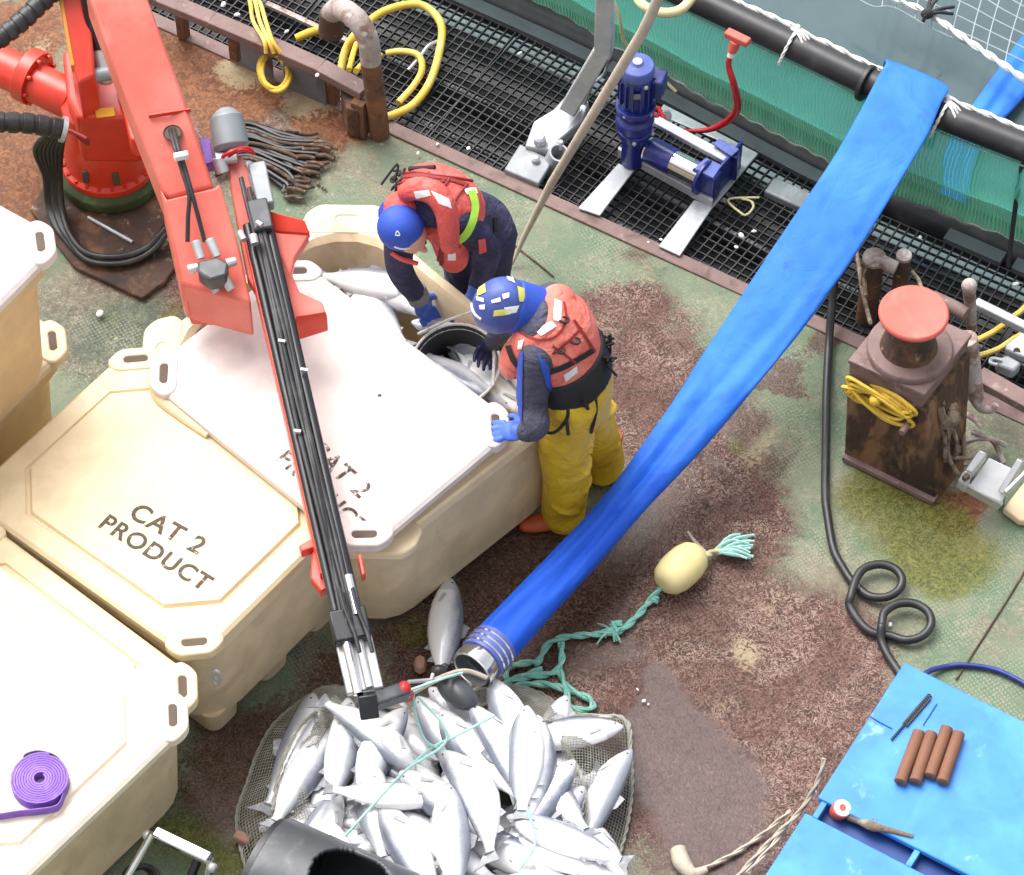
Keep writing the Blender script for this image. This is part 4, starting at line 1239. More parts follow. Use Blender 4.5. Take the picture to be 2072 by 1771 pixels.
PLACE = ['long salmon at the upper left edge of the heap beneath the net', 'second salmon in from the left edge of the heap', 'salmon hanging nose up just below the jib tip', 'bent salmon right of the jib tip along the teal cord', 'salmon directly under the pale strop at the top of the heap',
         'level salmon across the middle of the heap, belly towards the cord', 'salmon nose up close above the cut-out of the black drum', 'salmon just right of the one above the drum cut-out', 'salmon at the lower left beside the black drum', 'large curved salmon down the middle of the heap, fully in view',
         'large salmon below the hose coupling, tail to the right', 'salmon left of the large curved one, running off the bottom', 'upright salmon right of centre near the top of the heap', 'salmon with its back to the right, next to the folded net', 'slanting salmon at the right, inside the folded net', 'shorter slanting salmon below it at the right side of the heap',
         'salmon alone at the far right edge beneath the net', 'level salmon at the upper right under the bunched net', 'upper one of two level salmon at the lower right', 'lower one of two level salmon at the lower right', 'salmon at the bottom right of centre, nose to the right', 'salmon just below the blue hose coupling, nose up',
         'salmon partly under the dark oval lump below the coupling', 'salmon crossing beneath the large curved one near the middle', 'salmon low in the middle with its tail under the level one', 'salmon between the strop and the large curved one', 'salmon right of the large curved one, half covered', 'small visible length of salmon near the left of the drum',
         'salmon at the bottom edge right of centre', 'salmon at the lower right corner of the net', 'salmon left of centre crossed by the teal cord', 'salmon left of centre below the jib tip, tail down']
for (a, b, z, bk, bd), lab in zip(PILE, PLACE):
    salmon(a, b, z, bk, bd, label=lab)
salmon((912, 1168), (894, 1350), 0.07, -1, 0, roll=0.1, label='single silver salmon on the deck between the open tub and the blue hose coupling', group=None)
GT = 'salmon in the open tub'
LT = 'salmon heaped in the open tub beside the white lid'
zt = 0.38
for k in range(22):
    u, v = rf.uniform(-0.46, 0.46), rf.uniform(0.02, 0.34)
    th = rf.uniform(0, 6.28)
    p = c3 + u3 * u + v3 * v
    o = salmon((0, 0), (100, 100), 0.3, rf.choice((1, -1)), rf.randrange(3), label=LT, group=GT)
    o.matrix_world = Matrix.Translation(Vector((p.x, p.y, 0.43 + 0.012 * (k % 6)))) @ Matrix.Rotation(ANG3 + rf.gauss(0, 0.2) + (math.pi if k % 2 else 0), 4, 'Z') @ Matrix.Rotation(rf.choice((0, math.pi)) + rf.uniform(-.4, .4), 4, 'X') @ Matrix.Diagonal((0.8, 0.8, 0.8, 1))
for a, b, z, bk, bd in [((690, 520), (830, 560), 0.42, 1, 0), ((720, 575), (850, 600), 0.45, -1, 1), ((690, 545), (770, 640), 0.42, -1, 0), ((880, 590), (770, 575), 0.47, 1, 0), ((900, 640), (790, 585), 0.44, 1, 2),
                        ((830, 650), (930, 680), 0.43, 1, 0), ((1060, 800), (960, 720), 0.42, -1, 0), ((1080, 850), (980, 760), 0.44, 1, 1), ((1010, 690), (1090, 770), 0.42, 1, 0), ((1040, 830), (960, 780), 0.46, -1, 0), ((1100, 820), (1040, 720), 0.46, 1, 0)]:
    salmon(a, b, z + 0.15, bk, bd, label=LT, group=GT)
# black bucket set into the fish
bc = at(922, 738, 0.70)
bk = thing('bucket', at(922, 738, 0.47), 'black round bucket with a pale rim standing in the tub of salmon', 'bucket')
F = Frame(bc, 0, R(14), (1, -0.4, 0))
ax = F.r @ Vector((0, 0, 1))
mb = MB()
mb.lathe([(0.001, -0.22), (0.15, -0.22), (0.192, 0.0), (0.186, 0.0), (0.146, -0.21), (0.001, -0.21)], bc, ax, 36)
mb.build('bucket_wall', M['black_rubber'], bk, sharp=50)
for k, (r, h) in enumerate(((0.195, 0.004), (0.187, -0.022))):
    mb = MB()
    mb.tube([bc + F.r @ Vector((r * math.cos(t), r * math.sin(t), h)) for t in [2 * math.pi * q / 40 for q in range(40)]], 0.0065, 8, closed=True)
    mb.build('rim_ring', M['white_rope'], bk)
mb = MB()
mb.tube([at(846, 676, 0.73), at(905, 648, 0.80), at(962, 628, 0.90)], 0.007, 6)
mb.tube([at(998, 780, 0.72), at(1000, 720, 0.78), at(992, 660, 0.90)], 0.007, 6)
mb.build('bail_cord', M['white_rope'], bk)
for a, b, z, q in (((880, 720), (950, 800), 0.44, 1), ((950, 700), (975, 800), 0.46, -1), ((900, 690), (990, 760), 0.42, 1)):
    salmon(a, b, z + 0.13, q, 0, label='dark backed salmon inside the black bucket', group='salmon in the bucket')

# ------------------------------------------------------------------ two workers
def joint(*p):
    return at(*p)
def limb(mb, pts, rs, n=14):
    mb.tube(spline(pts, 6), rs, n)
    for p, r in ((pts[0], rs[0]), (pts[-1], rs[-1])):
        mb.ball(p, r * 0.98, 12)
def torso(mb, pts, half, side, n=20):
    """pts along the spine, half: (half width, half depth) each, side: unit vector to the body's left"""
    k = 20
    q = spline(pts, 6)
    ws, ds = lerps([h[0] for h in half], len(q)), lerps([h[1] for h in half], len(q))
    rings = []
    for i, p in enumerate(q):
        T = (q[min(i + 1, len(q) - 1)] - q[max(i - 1, 0)]).normalized()
        s = (side - T * side.dot(T)).normalized()
        f = T.cross(s)
        rings.append([p + s * math.cos(2 * math.pi * a / n) * ws[i] + f * math.sin(2 * math.pi * a / n) * ds[i] for a in range(n)])
    mb.loft(rings)
def hand(name, wrist, aim, palm_n, m, parent, spread=0.24, curl=0.5, size=1.0):
    """gloved hand: palm, four unequal fingers curled towards palm_n, thumb off the side"""
    f = Vector(aim).normalized()
    n = (Vector(palm_n) - f * f.dot(Vector(palm_n))).normalized()
    s = f.cross(n)
    mb = MB()
    pc = Vector(wrist) + f * 0.055 * size
    rot = Matrix((f, s, n)).transposed()
    mb.ball(pc, (0.058 * size, 0.046 * size, 0.022 * size), 14, rot)
    mb.tube([Vector(wrist) - f * 0.05, Vector(wrist), pc], [0.042 * size, 0.036 * size, 0.032 * size], 12)
    for k, (L, o) in enumerate(((0.072, -0.034), (0.082, -0.011), (0.076, 0.012), (0.060, 0.034))):
        b = pc + f * 0.040 * size + s * o * size
        d = (f + s * o / 0.034 * spread * 0.6).normalized()
        pts, p, ang = [b], b, 0.0
        for j in range(3):
            ang += curl * (0.55 + 0.3 * j)
            p = p + (d * math.cos(ang) + n * math.sin(ang)) * L * size / 2.3
            pts.append(p)
        mb.tube(spline(pts, 4), [0.0125 * size, 0.0115 * size, 0.010 * size, 0.009 * size], 8)
        mb.ball(pts[-1], 0.0095 * size, 8)
    b = pc - f * 0.022 * size - s * 0.036 * size
    pts = [b, b - s * 0.030 * size + f * 0.026 * size + n * 0.008, b - s * 0.036 * size + f * 0.062 * size + n * 0.020]
    mb.tube(spline(pts, 4), [0.016 * size, 0.0135 * size, 0.010 * size], 8)
    mb.ball(pts[-1], 0.010 * size, 8)
    return from_mesh(name, blend_mesh(mb, 0.0055, 3), m, parent)
def boot(foot, direction, m, parent):
    f = Vector(direction).normalized()
    s = Vector((-f.y, f.x, 0))
    b = Vector((foot.x, foot.y, 0))
    mb = MB()
    prof = [(-0.085, 0.030, 0.07), (-0.06, 0.042, 0.10), (0.0, 0.043, 0.095), (0.07, 0.050, 0.075), (0.14, 0.048, 0.06), (0.19, 0.032, 0.05), (0.205, 0.012, 0.035)]
    rings = []
    for x, w, h in prof:
        rings.append([b + f * x + s * w * math.cos(t) * (1 if math.sin(t) < 0.3 else 0.9) + Vector((0, 0, max(0.004, h * 0.5 + h * 0.5 * math.sin(t)))) for t in [2 * math.pi * q / 14 for q in range(14)]])
    mb.loft(rings)
    mb.tube([b + Vector((0, 0, 0.06)) - f * 0.02, b + Vector((0, 0, 0.30)) - f * 0.025], [0.056, 0.064], 14)
    o = from_mesh('boot', blend_mesh(mb, 0.009, 3), m, parent)
    return o
def head(parent, c, look, up, r=0.098):
    """head with brow, eyes, nose, mouth, ears; look is where the face points"""
    f = Vector(look).normalized()
    u = (Vector(up) - f * f.dot(Vector(up))).normalized()
    s = u.cross(f)
    c = Vector(c)
    rot = Matrix((f, s, u)).transposed()
    L = lambda x, y, z: c + f * x + s * y + u * z
    mb = MB()
    mb.ball(c, (0.098, 0.076, 0.108), 18, rot)
    mb.ball(L(0.030, 0, -0.062), (0.056, 0.052, 0.050), 14, rot)      # jaw
    mb.ball(L(0.074, 0, 0.018), (0.022, 0.05, 0.012), 10, rot)         # brow
    mb.tube([L(0.088, 0, 0.012), L(0.112, 0, -0.026), L(0.094, 0, -0.034)], [0.009, 0.0135, 0.012], 8)
    mb.ball(L(0.084, 0, -0.060), (0.010, 0.024, 0.006), 8, rot)
    mb.ball(L(0.081, 0, -0.073), (0.010, 0.022, 0.006), 8, rot)
    for q in (1, -1):
        mb.ball(L(-0.005, q * 0.079, -0.008), (0.018, 0.008, 0.030), 8, rot)
    mb.tube([L(-0.03, 0, -0.05), L(-0.045, 0, -0.16)], [0.055, 0.06], 12)
    h = from_mesh('head', blend_mesh(mb, 0.0065, 2), M['skin'], parent)
    for q in (1, -1):
        mb = MB()
        mb.ball(L(0.082, q * 0.032, 0.002), 0.010, 8)
        mb.build('eye', M['eye'], h)
    return L, rot
def merged(a, b):
    o = len(a[0])
    return BVHTree.FromPolygons(a[0] + b[0], a[1] + [tuple(i + o for i in f) for f in b[1]])
def ribbon(tree, pts, half, off=0.006):
    """flat webbing of a given half width laid along a surface"""
    mid = spline([Vector((x, y, 0)) for x, y in pts], 10)
    rows = []
    for i, p in enumerate(mid):
        T = (mid[min(i + 1, len(mid) - 1)] - mid[max(i - 1, 0)]).normalized()
        n = Vector((-T.y, T.x))
        rows.append([cast(tree, p.x + n.x * half * k, p.y + n.y * half * k, off) for k in (-1, 0, 1)])
    st = MB()
    run, cur = [], []
    for r in rows:
        ok = all(x is not None for x in r) and (not cur or (r[1] - cur[-1][1]).length < 0.09)
        if ok:
            cur.append(r)
        else:
            run.append(cur)
            cur = [r] if all(x is not None for x in r) else []
    run.append(cur)
    best = max(run, key=len)
    if len(best) > 2:
        v = [p for r in best for p in r]
        st.add(v, [(i * 3 + k, i * 3 + k + 1, i * 3 + k + 4, i * 3 + k + 3) for i in range(len(best) - 1) for k in (0, 1)])
    return st
def worker1():
    w = thing('person', at(990, 712, 0), 'person in navy suit, red life vest and plain blue cap bending over the tub', 'person', 'workers at the open tub')
    side = Vector((0.80, -0.60, 0)).normalized()
    pel, chest, neck = at(968, 452, 0.96), at(886, 410, 1.24), at(850, 420, 1.36)
    hl, hr = pel + side * 0.09, pel - side * 0.09
    shl, shr = at(930, 448, 1.24), at(812, 446, 1.30)
    body = MB()
    torso(body, [pel - Vector((0, 0, 0.06)), pel, pel.lerp(chest, 0.5), chest, neck], [(0.155, 0.125), (0.172, 0.14), (0.165, 0.125), (0.185, 0.13), (0.08, 0.075)], side)
    limb(body, [shl, at(986, 508, 0.98), at(966, 580, 0.80)], [0.078, 0.060, 0.045])
    limb(body, [shr, at(808, 540, 1.0), at(843, 596, 0.77)], [0.078, 0.062, 0.047])
    fl, fr = at(1030, 742, 0), at(985, 700, 0)
    for h, f in ((hl, fl), (hr, fr)):
        kn = h.lerp(f, 0.5) + Vector((-0.05, -0.05, 0.02))
        limb(body, [h, kn, Vector((f.x, f.y, 0.16))], [0.105, 0.078, 0.062])
    me = blend_mesh(body, 0.013, 4)
    tree = bvh_of(me)
    me_copy = [v.co.copy() for v in me.vertices], [tuple(p.vertices) for p in me.polygons]
    from_mesh('suit', me, M['navy'], w)
    for f in (fl, fr):
        boot(f, (-0.75, -0.65, 0), M['black_rubber'], w)
    hand('glove', at(848, 604, 0.745), at(866, 640, 0.62) - at(848, 604, 0.745), (0.6, -0.4, -0.4), M['glove_blue'], w, curl=0.55, size=1.12)
    hand('glove', at(962, 592, 0.77), at(944, 640, 0.64) - at(962, 592, 0.77), (-0.5, -0.4, -0.5), M['glove_blue'], w, curl=0.6, size=1.05)
    mb = MB()
    mb.tube([at(838, 586, 0.80), at(849, 606, 0.735)], [0.052, 0.050], 14)
    mb.build('cuff', M['grating_support'], w)
    # life vest: puffed shell over the upper body, open at the armholes
    vest = MB()
    a, b = pel.lerp(chest, 0.62), neck
    torso(vest, [a, pel.lerp(chest, 0.85), chest, chest.lerp(neck, 0.62)], [(0.175, 0.15), (0.20, 0.165), (0.215, 0.165), (0.14, 0.125)], side)
    vest.ball(shl + Vector((-0.09, 0.05, 0.03)), (0.075, 0.08, 0.07), 12)
    vest.ball(shr + Vector((0.0, 0.05, 0.02)), (0.085, 0.085, 0.075), 12)
    # front panels hanging from the chest
    limb(vest, [at(888, 432, 1.26), at(906, 480, 1.12), at(918, 522, 0.98)], [0.07, 0.08, 0.072])
    vm = blend_mesh(vest, 0.013, 3)
    vt = bvh_of(vm)
    vm_copy = [v.co.copy() for v in vm.vertices], [tuple(p.vertices) for p in vm.polygons]
    from_mesh('life_vest', vm, M['vest_red'], w)
    # collar
    mb = MB()
    mb.tube(spline([at(818, 392, 1.40), at(846, 382, 1.46), at(880, 392, 1.47), at(902, 424, 1.42), at(908, 466, 1.30), at(910, 500, 1.18)], 8), [0.040, 0.052, 0.054, 0.052, 0.048, 0.04], 12)
    cb = mb.bvh()
    mb.build('vest_collar', M['vest_red'], w, sharp=80)
    for poly in ([(838, 388), (868, 384), (872, 396), (842, 402)], [(872, 386), (908, 402), (914, 422), (888, 412)]):
        patch(cb, poly, 0.003).build('reflective_tape', M['reflective'], w)
    for poly in ([(936, 382), (962, 380), (966, 392), (944, 394)], [(908, 478), (920, 482), (922, 526), (906, 526)]):
        q = patch(vt, poly, 0.004)
        if q.f:
            q.build('reflective_tape', M['reflective'], w)
    for pts in ([(818, 352), (842, 350), (880, 356), (930, 362), (960, 368)], [(806, 372), (836, 366), (866, 372), (900, 368)], [(868, 350), (866, 372)], [(820, 366), (838, 376), (836, 388), (820, 392)],
                [(910, 362), (900, 376), (892, 386)], [(944, 374), (925, 398), (912, 424)], [(884, 440), (894, 480), (886, 530)], [(905, 432), (912, 462), (930, 500)]):
        q = seam(vt, pts, 0.006)
        if q.f:
            q.build('vest_seam', M['strap_red'], w)
    allt = MB()
    for pts in ([(784, 392), (800, 362), (830, 345), (880, 342)], [(930, 350), (968, 354), (985, 380)], [(978, 378), (998, 440), (1000, 470)]):
        q = [cast(vt, x, y, 0.008) or cast(tree, x, y, 0.01) for x, y in pts]
        q = [p for p in q if p is not None]
        if len(q) > 1:
            MB().tube(spline(q, 6), 0.011, 8).build('waist_strap', M['strap_black'], w)
    q = MB()
    for k in range(9):
        c = at(806 + rf.uniform(-10, 10), 366 + rf.uniform(-10, 24), 1.30)
        q.tube(spline([c, c + Vector((rf.uniform(-.04, .02), rf.uniform(0, .05), rf.uniform(-.03, .05))), c + Vector((rf.uniform(-.07, .02), rf.uniform(-.02, .07), -0.02))], 4), 0.006, 5)
    q.build('strap_tail', M['strap_black'], w)
    # hi-vis stripe and badges on the suit
    both = merged(me_copy, vm_copy)
    st = ribbon(both, [(952, 386), (960, 416), (954, 450), (938, 478), (910, 496)], 7.5)
    if st.f:
        st.build('hi_vis_stripe', M['hiviz'], w)
    for pts, m in (([(806, 360), (850, 356), (900, 362), (948, 376)], 'strap_red'), ([(846, 352), (842, 376), (838, 392)], 'strap_red'), ([(900, 360), (888, 378), (880, 390)], 'strap_red'), ([(886, 420), (896, 470), (894, 536)], 'strap_red')):
        q = ribbon(vt, pts, 3.2)
        if q.f:
            q.build('vest_webbing', M[m], w)
    q = patch(tree, [(966, 484), (980, 482), (984, 508), (970, 512)], 0.006)
    if q.f:
        q.build('red_tag', M['vest_red'], w)
    # head and cap
    up = Vector((-0.55, -0.30, 0.78))
    look = Vector((0.62, -0.56, -0.50))
    hcn = at(824, 470, 1.27)
    L, rot = head(w, hcn, look, up)
    cap = MB()
    cap.ball(L(-0.034, 0, 0.034), (0.104, 0.100, 0.106), 22, rot)
    cap.tube(spline([L(-0.10, 0, -0.0), L(-0.09, 0, -0.08), L(-0.06, 0, -0.13)], 5), [0.07, 0.065, 0.06], 14)
    cap.ball(L(-0.02, 0.072, -0.03), (0.055, 0.026, 0.062), 12, rot)
    cap.ball(L(-0.02, -0.072, -0.03), (0.055, 0.026, 0.062), 12, rot)
    cm = blend_mesh(cap, 0.009, 4)
    ct = bvh_of(cm)
    from_mesh('cap', cm, M['royal'], w)
    q = seam(ct, [(790, 508), (812, 518), (840, 510), (862, 496), (874, 480)], 0.006)
    if q.f:
        q.build('cap_edge', M['navy_blue'], w)
    for pts, r in (([(800, 476), (804, 468), (809, 476), (800, 476)], 0.0024), ([(798, 499), (812, 503), (828, 502)], 0.0042)):
        q = seam(ct, pts, r)
        if q.f:
            q.build('cap_emblem', M['reflective'], w)
    mb = MB()
    mb.tube(spline([at(792, 512, 1.17), at(812, 524, 1.15), at(832, 530, 1.13), at(846, 534, 1.12)], 6), [0.010, 0.011, 0.011, 0.010], 10)
    mb.build('scarf', M['vest_red'], w)
def worker2():
    w = thing('person', at(1180, 1000, 0), 'person in yellow oilskin trousers, orange life vest and patterned blue helmet', 'person', 'workers at the open tub')
    side = Vector((-0.28, -0.96, 0)).normalized()
    pel, chest, neck = at(1168, 772, 0.97), at(1124, 676, 1.26), at(1072, 640, 1.40)
    hl, hr = pel + side * 0.095, pel - side * 0.095
    shl, shr = at(1088, 722, 1.28), at(1118, 606, 1.34)
    fl, fr = at(1140, 1060, 0), at(1218, 962, 0)
    body = MB()
    torso(body, [pel - Vector((0, 0, 0.05)), pel, pel.lerp(chest, 0.5), chest, neck], [(0.16, 0.125), (0.17, 0.135), (0.168, 0.125), (0.19, 0.13), (0.08, 0.075)], side)
    limb(body, [shl, at(1078, 815, 1.06), at(1086, 862, 1.01), at(1062, 874, 0.94)], [0.082, 0.066, 0.058, 0.046])
    limb(body, [shr, at(1040, 640, 1.08), at(1000, 690, 0.84)], [0.078, 0.060, 0.045])
    for h, f in ((hl, fl), (hr, fr)):
        limb(body, [h, h.lerp(f, 0.5) + Vector((-0.02, 0.0, 0)), Vector((f.x, f.y, 0.14))], [0.10, 0.072, 0.058])
    me = blend_mesh(body, 0.013, 4)
    tree = bvh_of(me)
    from_mesh('jacket', me, M['sleeve_grey'], w)
    # oilskin trousers over the legs
    tr = MB()
    torso(tr, [pel + Vector((0, 0, -0.16)), pel - Vector((0, 0, 0.02)), pel.lerp(chest, 0.22)], [(0.185, 0.145), (0.19, 0.155), (0.18, 0.145)], side)
    for h, f, k in ((hl, fl, 1), (hr, fr, 2)):
        pts = [h, h.lerp(f, 0.35) + Vector((-0.02, -0.0, 0)), h.lerp(f, 0.6), Vector((f.x, f.y, 0.13)), Vector((f.x, f.y, 0.075))]
        limb(tr, pts, [0.125, 0.115, 0.108, 0.10, 0.098])
        for j in range(7):                                    # folds of stiff cloth
            t = 0.15 + 0.12 * j + rf.uniform(-0.03, 0.03)
            c = h.lerp(f, t)
            a = rf.uniform(0, 6.28)
            q = [c + Vector((math.cos(a + s) * 0.108, math.sin(a + s) * 0.108, s * 0.05 * rf.uniform(-1, 1))) for s in (-0.7, 0, 0.7)]
            tr.tube(spline(q, 4), [0.008, 0.014, 0.008], 6)
    tm = blend_mesh(tr, 0.012, 3)
    tt = bvh_of(tm)
    from_mesh('oilskin_trousers', tm, M['oilskin'], w)
    boot(fl, (-0.98, -0.15, 0), M['boot_orange'], w)
    boot(fr, (-0.95, -0.1, 0), M['boot_orange'], w)
    hand('glove', at(1066, 872, 0.945), at(1012, 872, 0.905) - at(1066, 872, 0.945), (0.1, 0.2, -1), M['glove_blue'], w, curl=0.28, size=1.12)
    hand('glove', at(1002, 688, 0.85), at(978, 716, 0.72) - at(1002, 688, 0.85), (-0.3, -0.5, -0.6), M['glove_dark'], w, curl=0.7)
    # blue stripe down the near sleeve
    for poly in ([(1046, 716), (1060, 712), (1058, 850), (1046, 846)], [(1088, 716), (1108, 740), (1118, 800), (1104, 780)]):
        q = patch(tree, poly, 0.006, n=10)
        if q.f:
            q.build('sleeve_panel', M['royal'], w)
    vest = MB()
    torso(vest, [pel.lerp(chest, 0.50), pel.lerp(chest, 0.78), chest, chest.lerp(neck, 0.55), chest.lerp(neck, 0.9)], [(0.185, 0.155), (0.20, 0.165), (0.205, 0.162), (0.165, 0.14), (0.105, 0.105)], side)
    vest.ball(shl + Vector((0.035, 0.05, 0.03)), (0.085, 0.085, 0.075), 12)
    vest.ball(shr + Vector((0.02, -0.03, 0.02)), (0.085, 0.085, 0.075), 12)
    limb(vest, [at(1072, 690, 1.30), at(1044, 722, 1.18), at(1036, 744, 1.08)], [0.07, 0.07, 0.055])
    vm = blend_mesh(vest, 0.013, 3)
    vt = bvh_of(vm)
    from_mesh('life_vest', vm, M['vest_orange'], w)
    for poly in ([(1122, 606), (1136, 612), (1134, 652), (1120, 648)], [(1116, 650), (1126, 660), (1096, 680), (1084, 670)], [(1050, 690), (1062, 686), (1056, 706), (1048, 706)], [(1140, 758), (1166, 740), (1168, 752), (1144, 772)]):
        q = patch(vt, poly, 0.005)
        if q.f:
            q.build('reflective_tape', M['reflective'], w)
    for pts in ([(1052, 672), (1090, 688), (1126, 680), (1144, 648), (1140, 612)], [(1118, 700), (1140, 716), (1164, 734)], [(1160, 648), (1182, 680), (1202, 712)], [(1176, 664), (1150, 690), (1118, 716)]):
        q = ribbon(vt, pts, 2.6)
        if q.f:
            q.build('vest_webbing', M['strap_red'], w)
    for x, y in ((1140, 648), (1162, 690), (1132, 708)):
        p = cast(vt, x, y, 0.006)
        if p is not None:
            mb = MB()
            mb.tube([p + Vector((math.cos(a) * 0.020, math.sin(a) * 0.016, 0.004 * math.sin(2 * a))) for a in [2 * math.pi * k / 12 for k in range(12)]], 0.005, 6, closed=True)
            mb.build('buckle', M['strap_black'], w)
    for pts in ([(1112, 752), (1140, 742), (1170, 726), (1200, 708)], [(1030, 700), (1040, 728), (1060, 752)]):
        q = ribbon(vt, pts, 5.5)
        if q.f:
            q.build('vest_hem', M['strap_black'], w)
    # black harness round the waist
    hb = MB()
    torso(hb, [pel.lerp(chest, 0.06), pel.lerp(chest, 0.34), pel.lerp(chest, 0.60)], [(0.20, 0.165), (0.208, 0.174), (0.204, 0.172)], side)
    hm = blend_mesh(hb, 0.012, 3)
    from_mesh('harness_belt', hm, M['strap_black'], w)
    mb = MB()
    for pts in ([(1150, 822, .92), (1146, 850, .86), (1120, 876, .8), (1092, 870, .82)], [(1146, 848, .88), (1150, 880, .8)], [(1202, 790, .95), (1206, 830, .84), (1196, 876, .72)], [(1178, 800, .98), (1190, 828, .9), (1180, 812, .95)]):
        mb.tube(spline(P(*[(x, y, z + 0.12) for x, y, z in pts]), 6), 0.008, 6)
    mb.build('harness_strap', M['strap_black'], w)
    mb = MB()
    for k in range(14):
        c = at(1218 + rf.uniform(-10, 10), 712 + rf.uniform(-30, 32), 1.14)
        mb.tube(spline([c, c + Vector((rf.uniform(-.03, .05), rf.uniform(-.04, .05), rf.uniform(-.03, .06))), c + Vector((rf.uniform(-.02, .06), rf.uniform(-.05, .05), rf.uniform(-.04, .05)))], 4), 0.0065, 5)
    mb.build('strap_tail', M['strap_black'], w)
    up = Vector((-0.50, 0.05, 0.86))
    look = Vector((-0.72, -0.20, -0.62))
    hcn = at(1024, 628, 1.36)
    L, rot = head(w, hcn, look, up)
    hel = MB()
    hel.ball(L(-0.006, 0, 0.036), (0.134, 0.114, 0.120), 24, rot)
    hm2 = blend_mesh(hel, 0.010, 3)
    ht = bvh_of(hm2)
    from_mesh('helmet', hm2, M['helmet_blue'], w)
    hood = MB()
    torso(hood, [L(-0.03, 0, 0.0), L(-0.06, 0, -0.06), L(-0.10, 0, -0.14), L(-0.14, 0, -0.19)], [(0.108, 0.125), (0.104, 0.115), (0.112, 0.10), (0.115, 0.08)], L(0, 1, 0) - L(0, 0, 0))
    hdm = blend_mesh(hood, 0.011, 4)
    from_mesh('neck_hood', hdm, M['royal'], w)
    for poly, m in (([(968, 582), (982, 572), (984, 592), (966, 600)], 'patch_yellow'), ([(1046, 580), (1060, 584), (1064, 612), (1050, 610)], 'patch_yellow'), ([(1000, 628), (1034, 624), (1032, 636), (998, 640)], 'patch_yellow'),
                    ([(1020, 622), (1050, 618), (1044, 632), (1022, 636)], 'reflective'), ([(1022, 556), (1036, 560), (1042, 574), (1028, 568)], 'reflective'), ([(1036, 552), (1058, 562), (1062, 574), (1040, 562)], 'reflective'),
                    ([(1016, 596), (1030, 592), (1030, 602), (1018, 606)], 'reflective'), ([(994, 608), (1012, 602), (1014, 610), (996, 614)], 'reflective'), ([(964, 600), (980, 604), (980, 612), (966, 608)], 'reflective'), ([(970, 618), (982, 616), (982, 626), (972, 626)], 'reflective')):
        q = patch(ht, poly, 0.004)
        if q.f:
            q.build('helmet_sticker', M[m], w)
    q = seam(ht, [(970, 560), (958, 578), (954, 604), (960, 632), (974, 646)], 0.006)
    if q.f:
        q.build('helmet_trim', M['white_rope'], w)
    for nm, a, b in (('torso', pel, neck), ('thigh', hl, fl), ('arm', shl, at(1062, 876, .78))):
        print('worker2', nm, round((a - b).length, 2))
worker1()
worker2()

# ------------------------------------------------------------------ the deck crane
def poly_box(name, pts, z0, z1, m, parent, bevel=0.006):
    mb = MB()
    mb.prism([at(x, y, z0) for x, y in pts], (0, 0, z1 - z0))
    return mb.build(name, m, parent, bevel=bevel)
def ramp_box(name, pts, zs, th, m, parent, bevel=0.008):
    """a plate or box whose upper outline is given point by point; th thick downwards"""
    mb = MB()
    top = [at(x, y, z) for (x, y), z in zip(pts, zs)]
    mb.prism(top, (0, 0, -th))
    return mb.build(name, m, parent, bevel=bevel)
cc = at(226, 352, 0.04)
CR = thing('deck_crane', (cc.x, cc.y, 0.03), 'red knuckle boom deck crane standing on a green ringed pedestal', 'crane')
mb = MB()
mb.lathe([(0.10, 0.0), (0.25, 0.0), (0.262, 0.03), (0.262, 0.075), (0.235, 0.10), (0.20, 0.10)], (cc.x, cc.y, 0.03), n=48)
mb.build('pedestal_ring', M['green_ring'], CR, bevel=0.006)
mb = MB()
mb.lathe([(0.20, 0.12), (0.235, 0.13), (0.235, 0.165), (0.212, 0.18), (0.208, 0.36), (0.195, 0.40), (0.19, 0.56), (0.15, 0.60), (0.05, 0.60)], (cc.x, cc.y, 0.0), n=48)
mb.build('slew_drum', M['red'], CR, bevel=0.004)
for k in range(22):
    a = 2 * math.pi * k / 22
    mb = MB()
    mb.cyl((cc.x + 0.222 * math.cos(a), cc.y + 0.222 * math.sin(a), 0.165), (cc.x + 0.222 * math.cos(a), cc.y + 0.222 * math.sin(a), 0.182), 0.010, 6)
    mb.build('flange_bolt', M['red'], CR)
for x in (-0.09, 0.055):                                        # slots in the drum skirt
    mb = MB()
    mb.box((cc.x + x, cc.y - math.sqrt(0.212 ** 2 - x * x), 0.24), (0.035, 0.02, 0.085))
    mb.build('drum_slot', M['slot_dark'], CR, bevel=0.008)
# housing above the drum
poly_box('slew_housing', [(140, 195), (246, 178), (262, 215), (306, 300), (288, 330), (170, 330), (150, 290)], 0.36, 0.68, M['red'], CR, 0.02)
poly_box('side_plate', [(238, 205), (262, 200), (312, 296), (300, 322), (268, 316)], 0.60, 0.72, M['red'], CR, 0.01)
poly_box('maker_plate', [(190, 222), (231, 218), (234, 236), (196, 240)], 0.68, 0.688, M['yellow_plate'], CR, 0.004)
mb = MB()                                                       # slew motor to the left
a, b = at(-30, 118, 0.55), at(150, 205, 0.52)
mb.cyl(a, b, 0.098, 28)
mb.build('slew_motor', M['red'], CR, bevel=0.006)
mb = MB()
d = (b - a).normalized()
c = at(64, 155, 0.54)
mb.cyl(c - d * 0.035, c + d * 0.035, 0.135, 32)
for k in range(8):
    q = d.orthogonal().normalized()
    q = Quaternion(d, k * math.pi / 4) @ q
    mb.cyl(c + q * 0.118 + d * 0.03, c + q * 0.118 + d * 0.055, 0.013, 6)
mb.build('motor_flange', M['red'], CR, bevel=0.004)
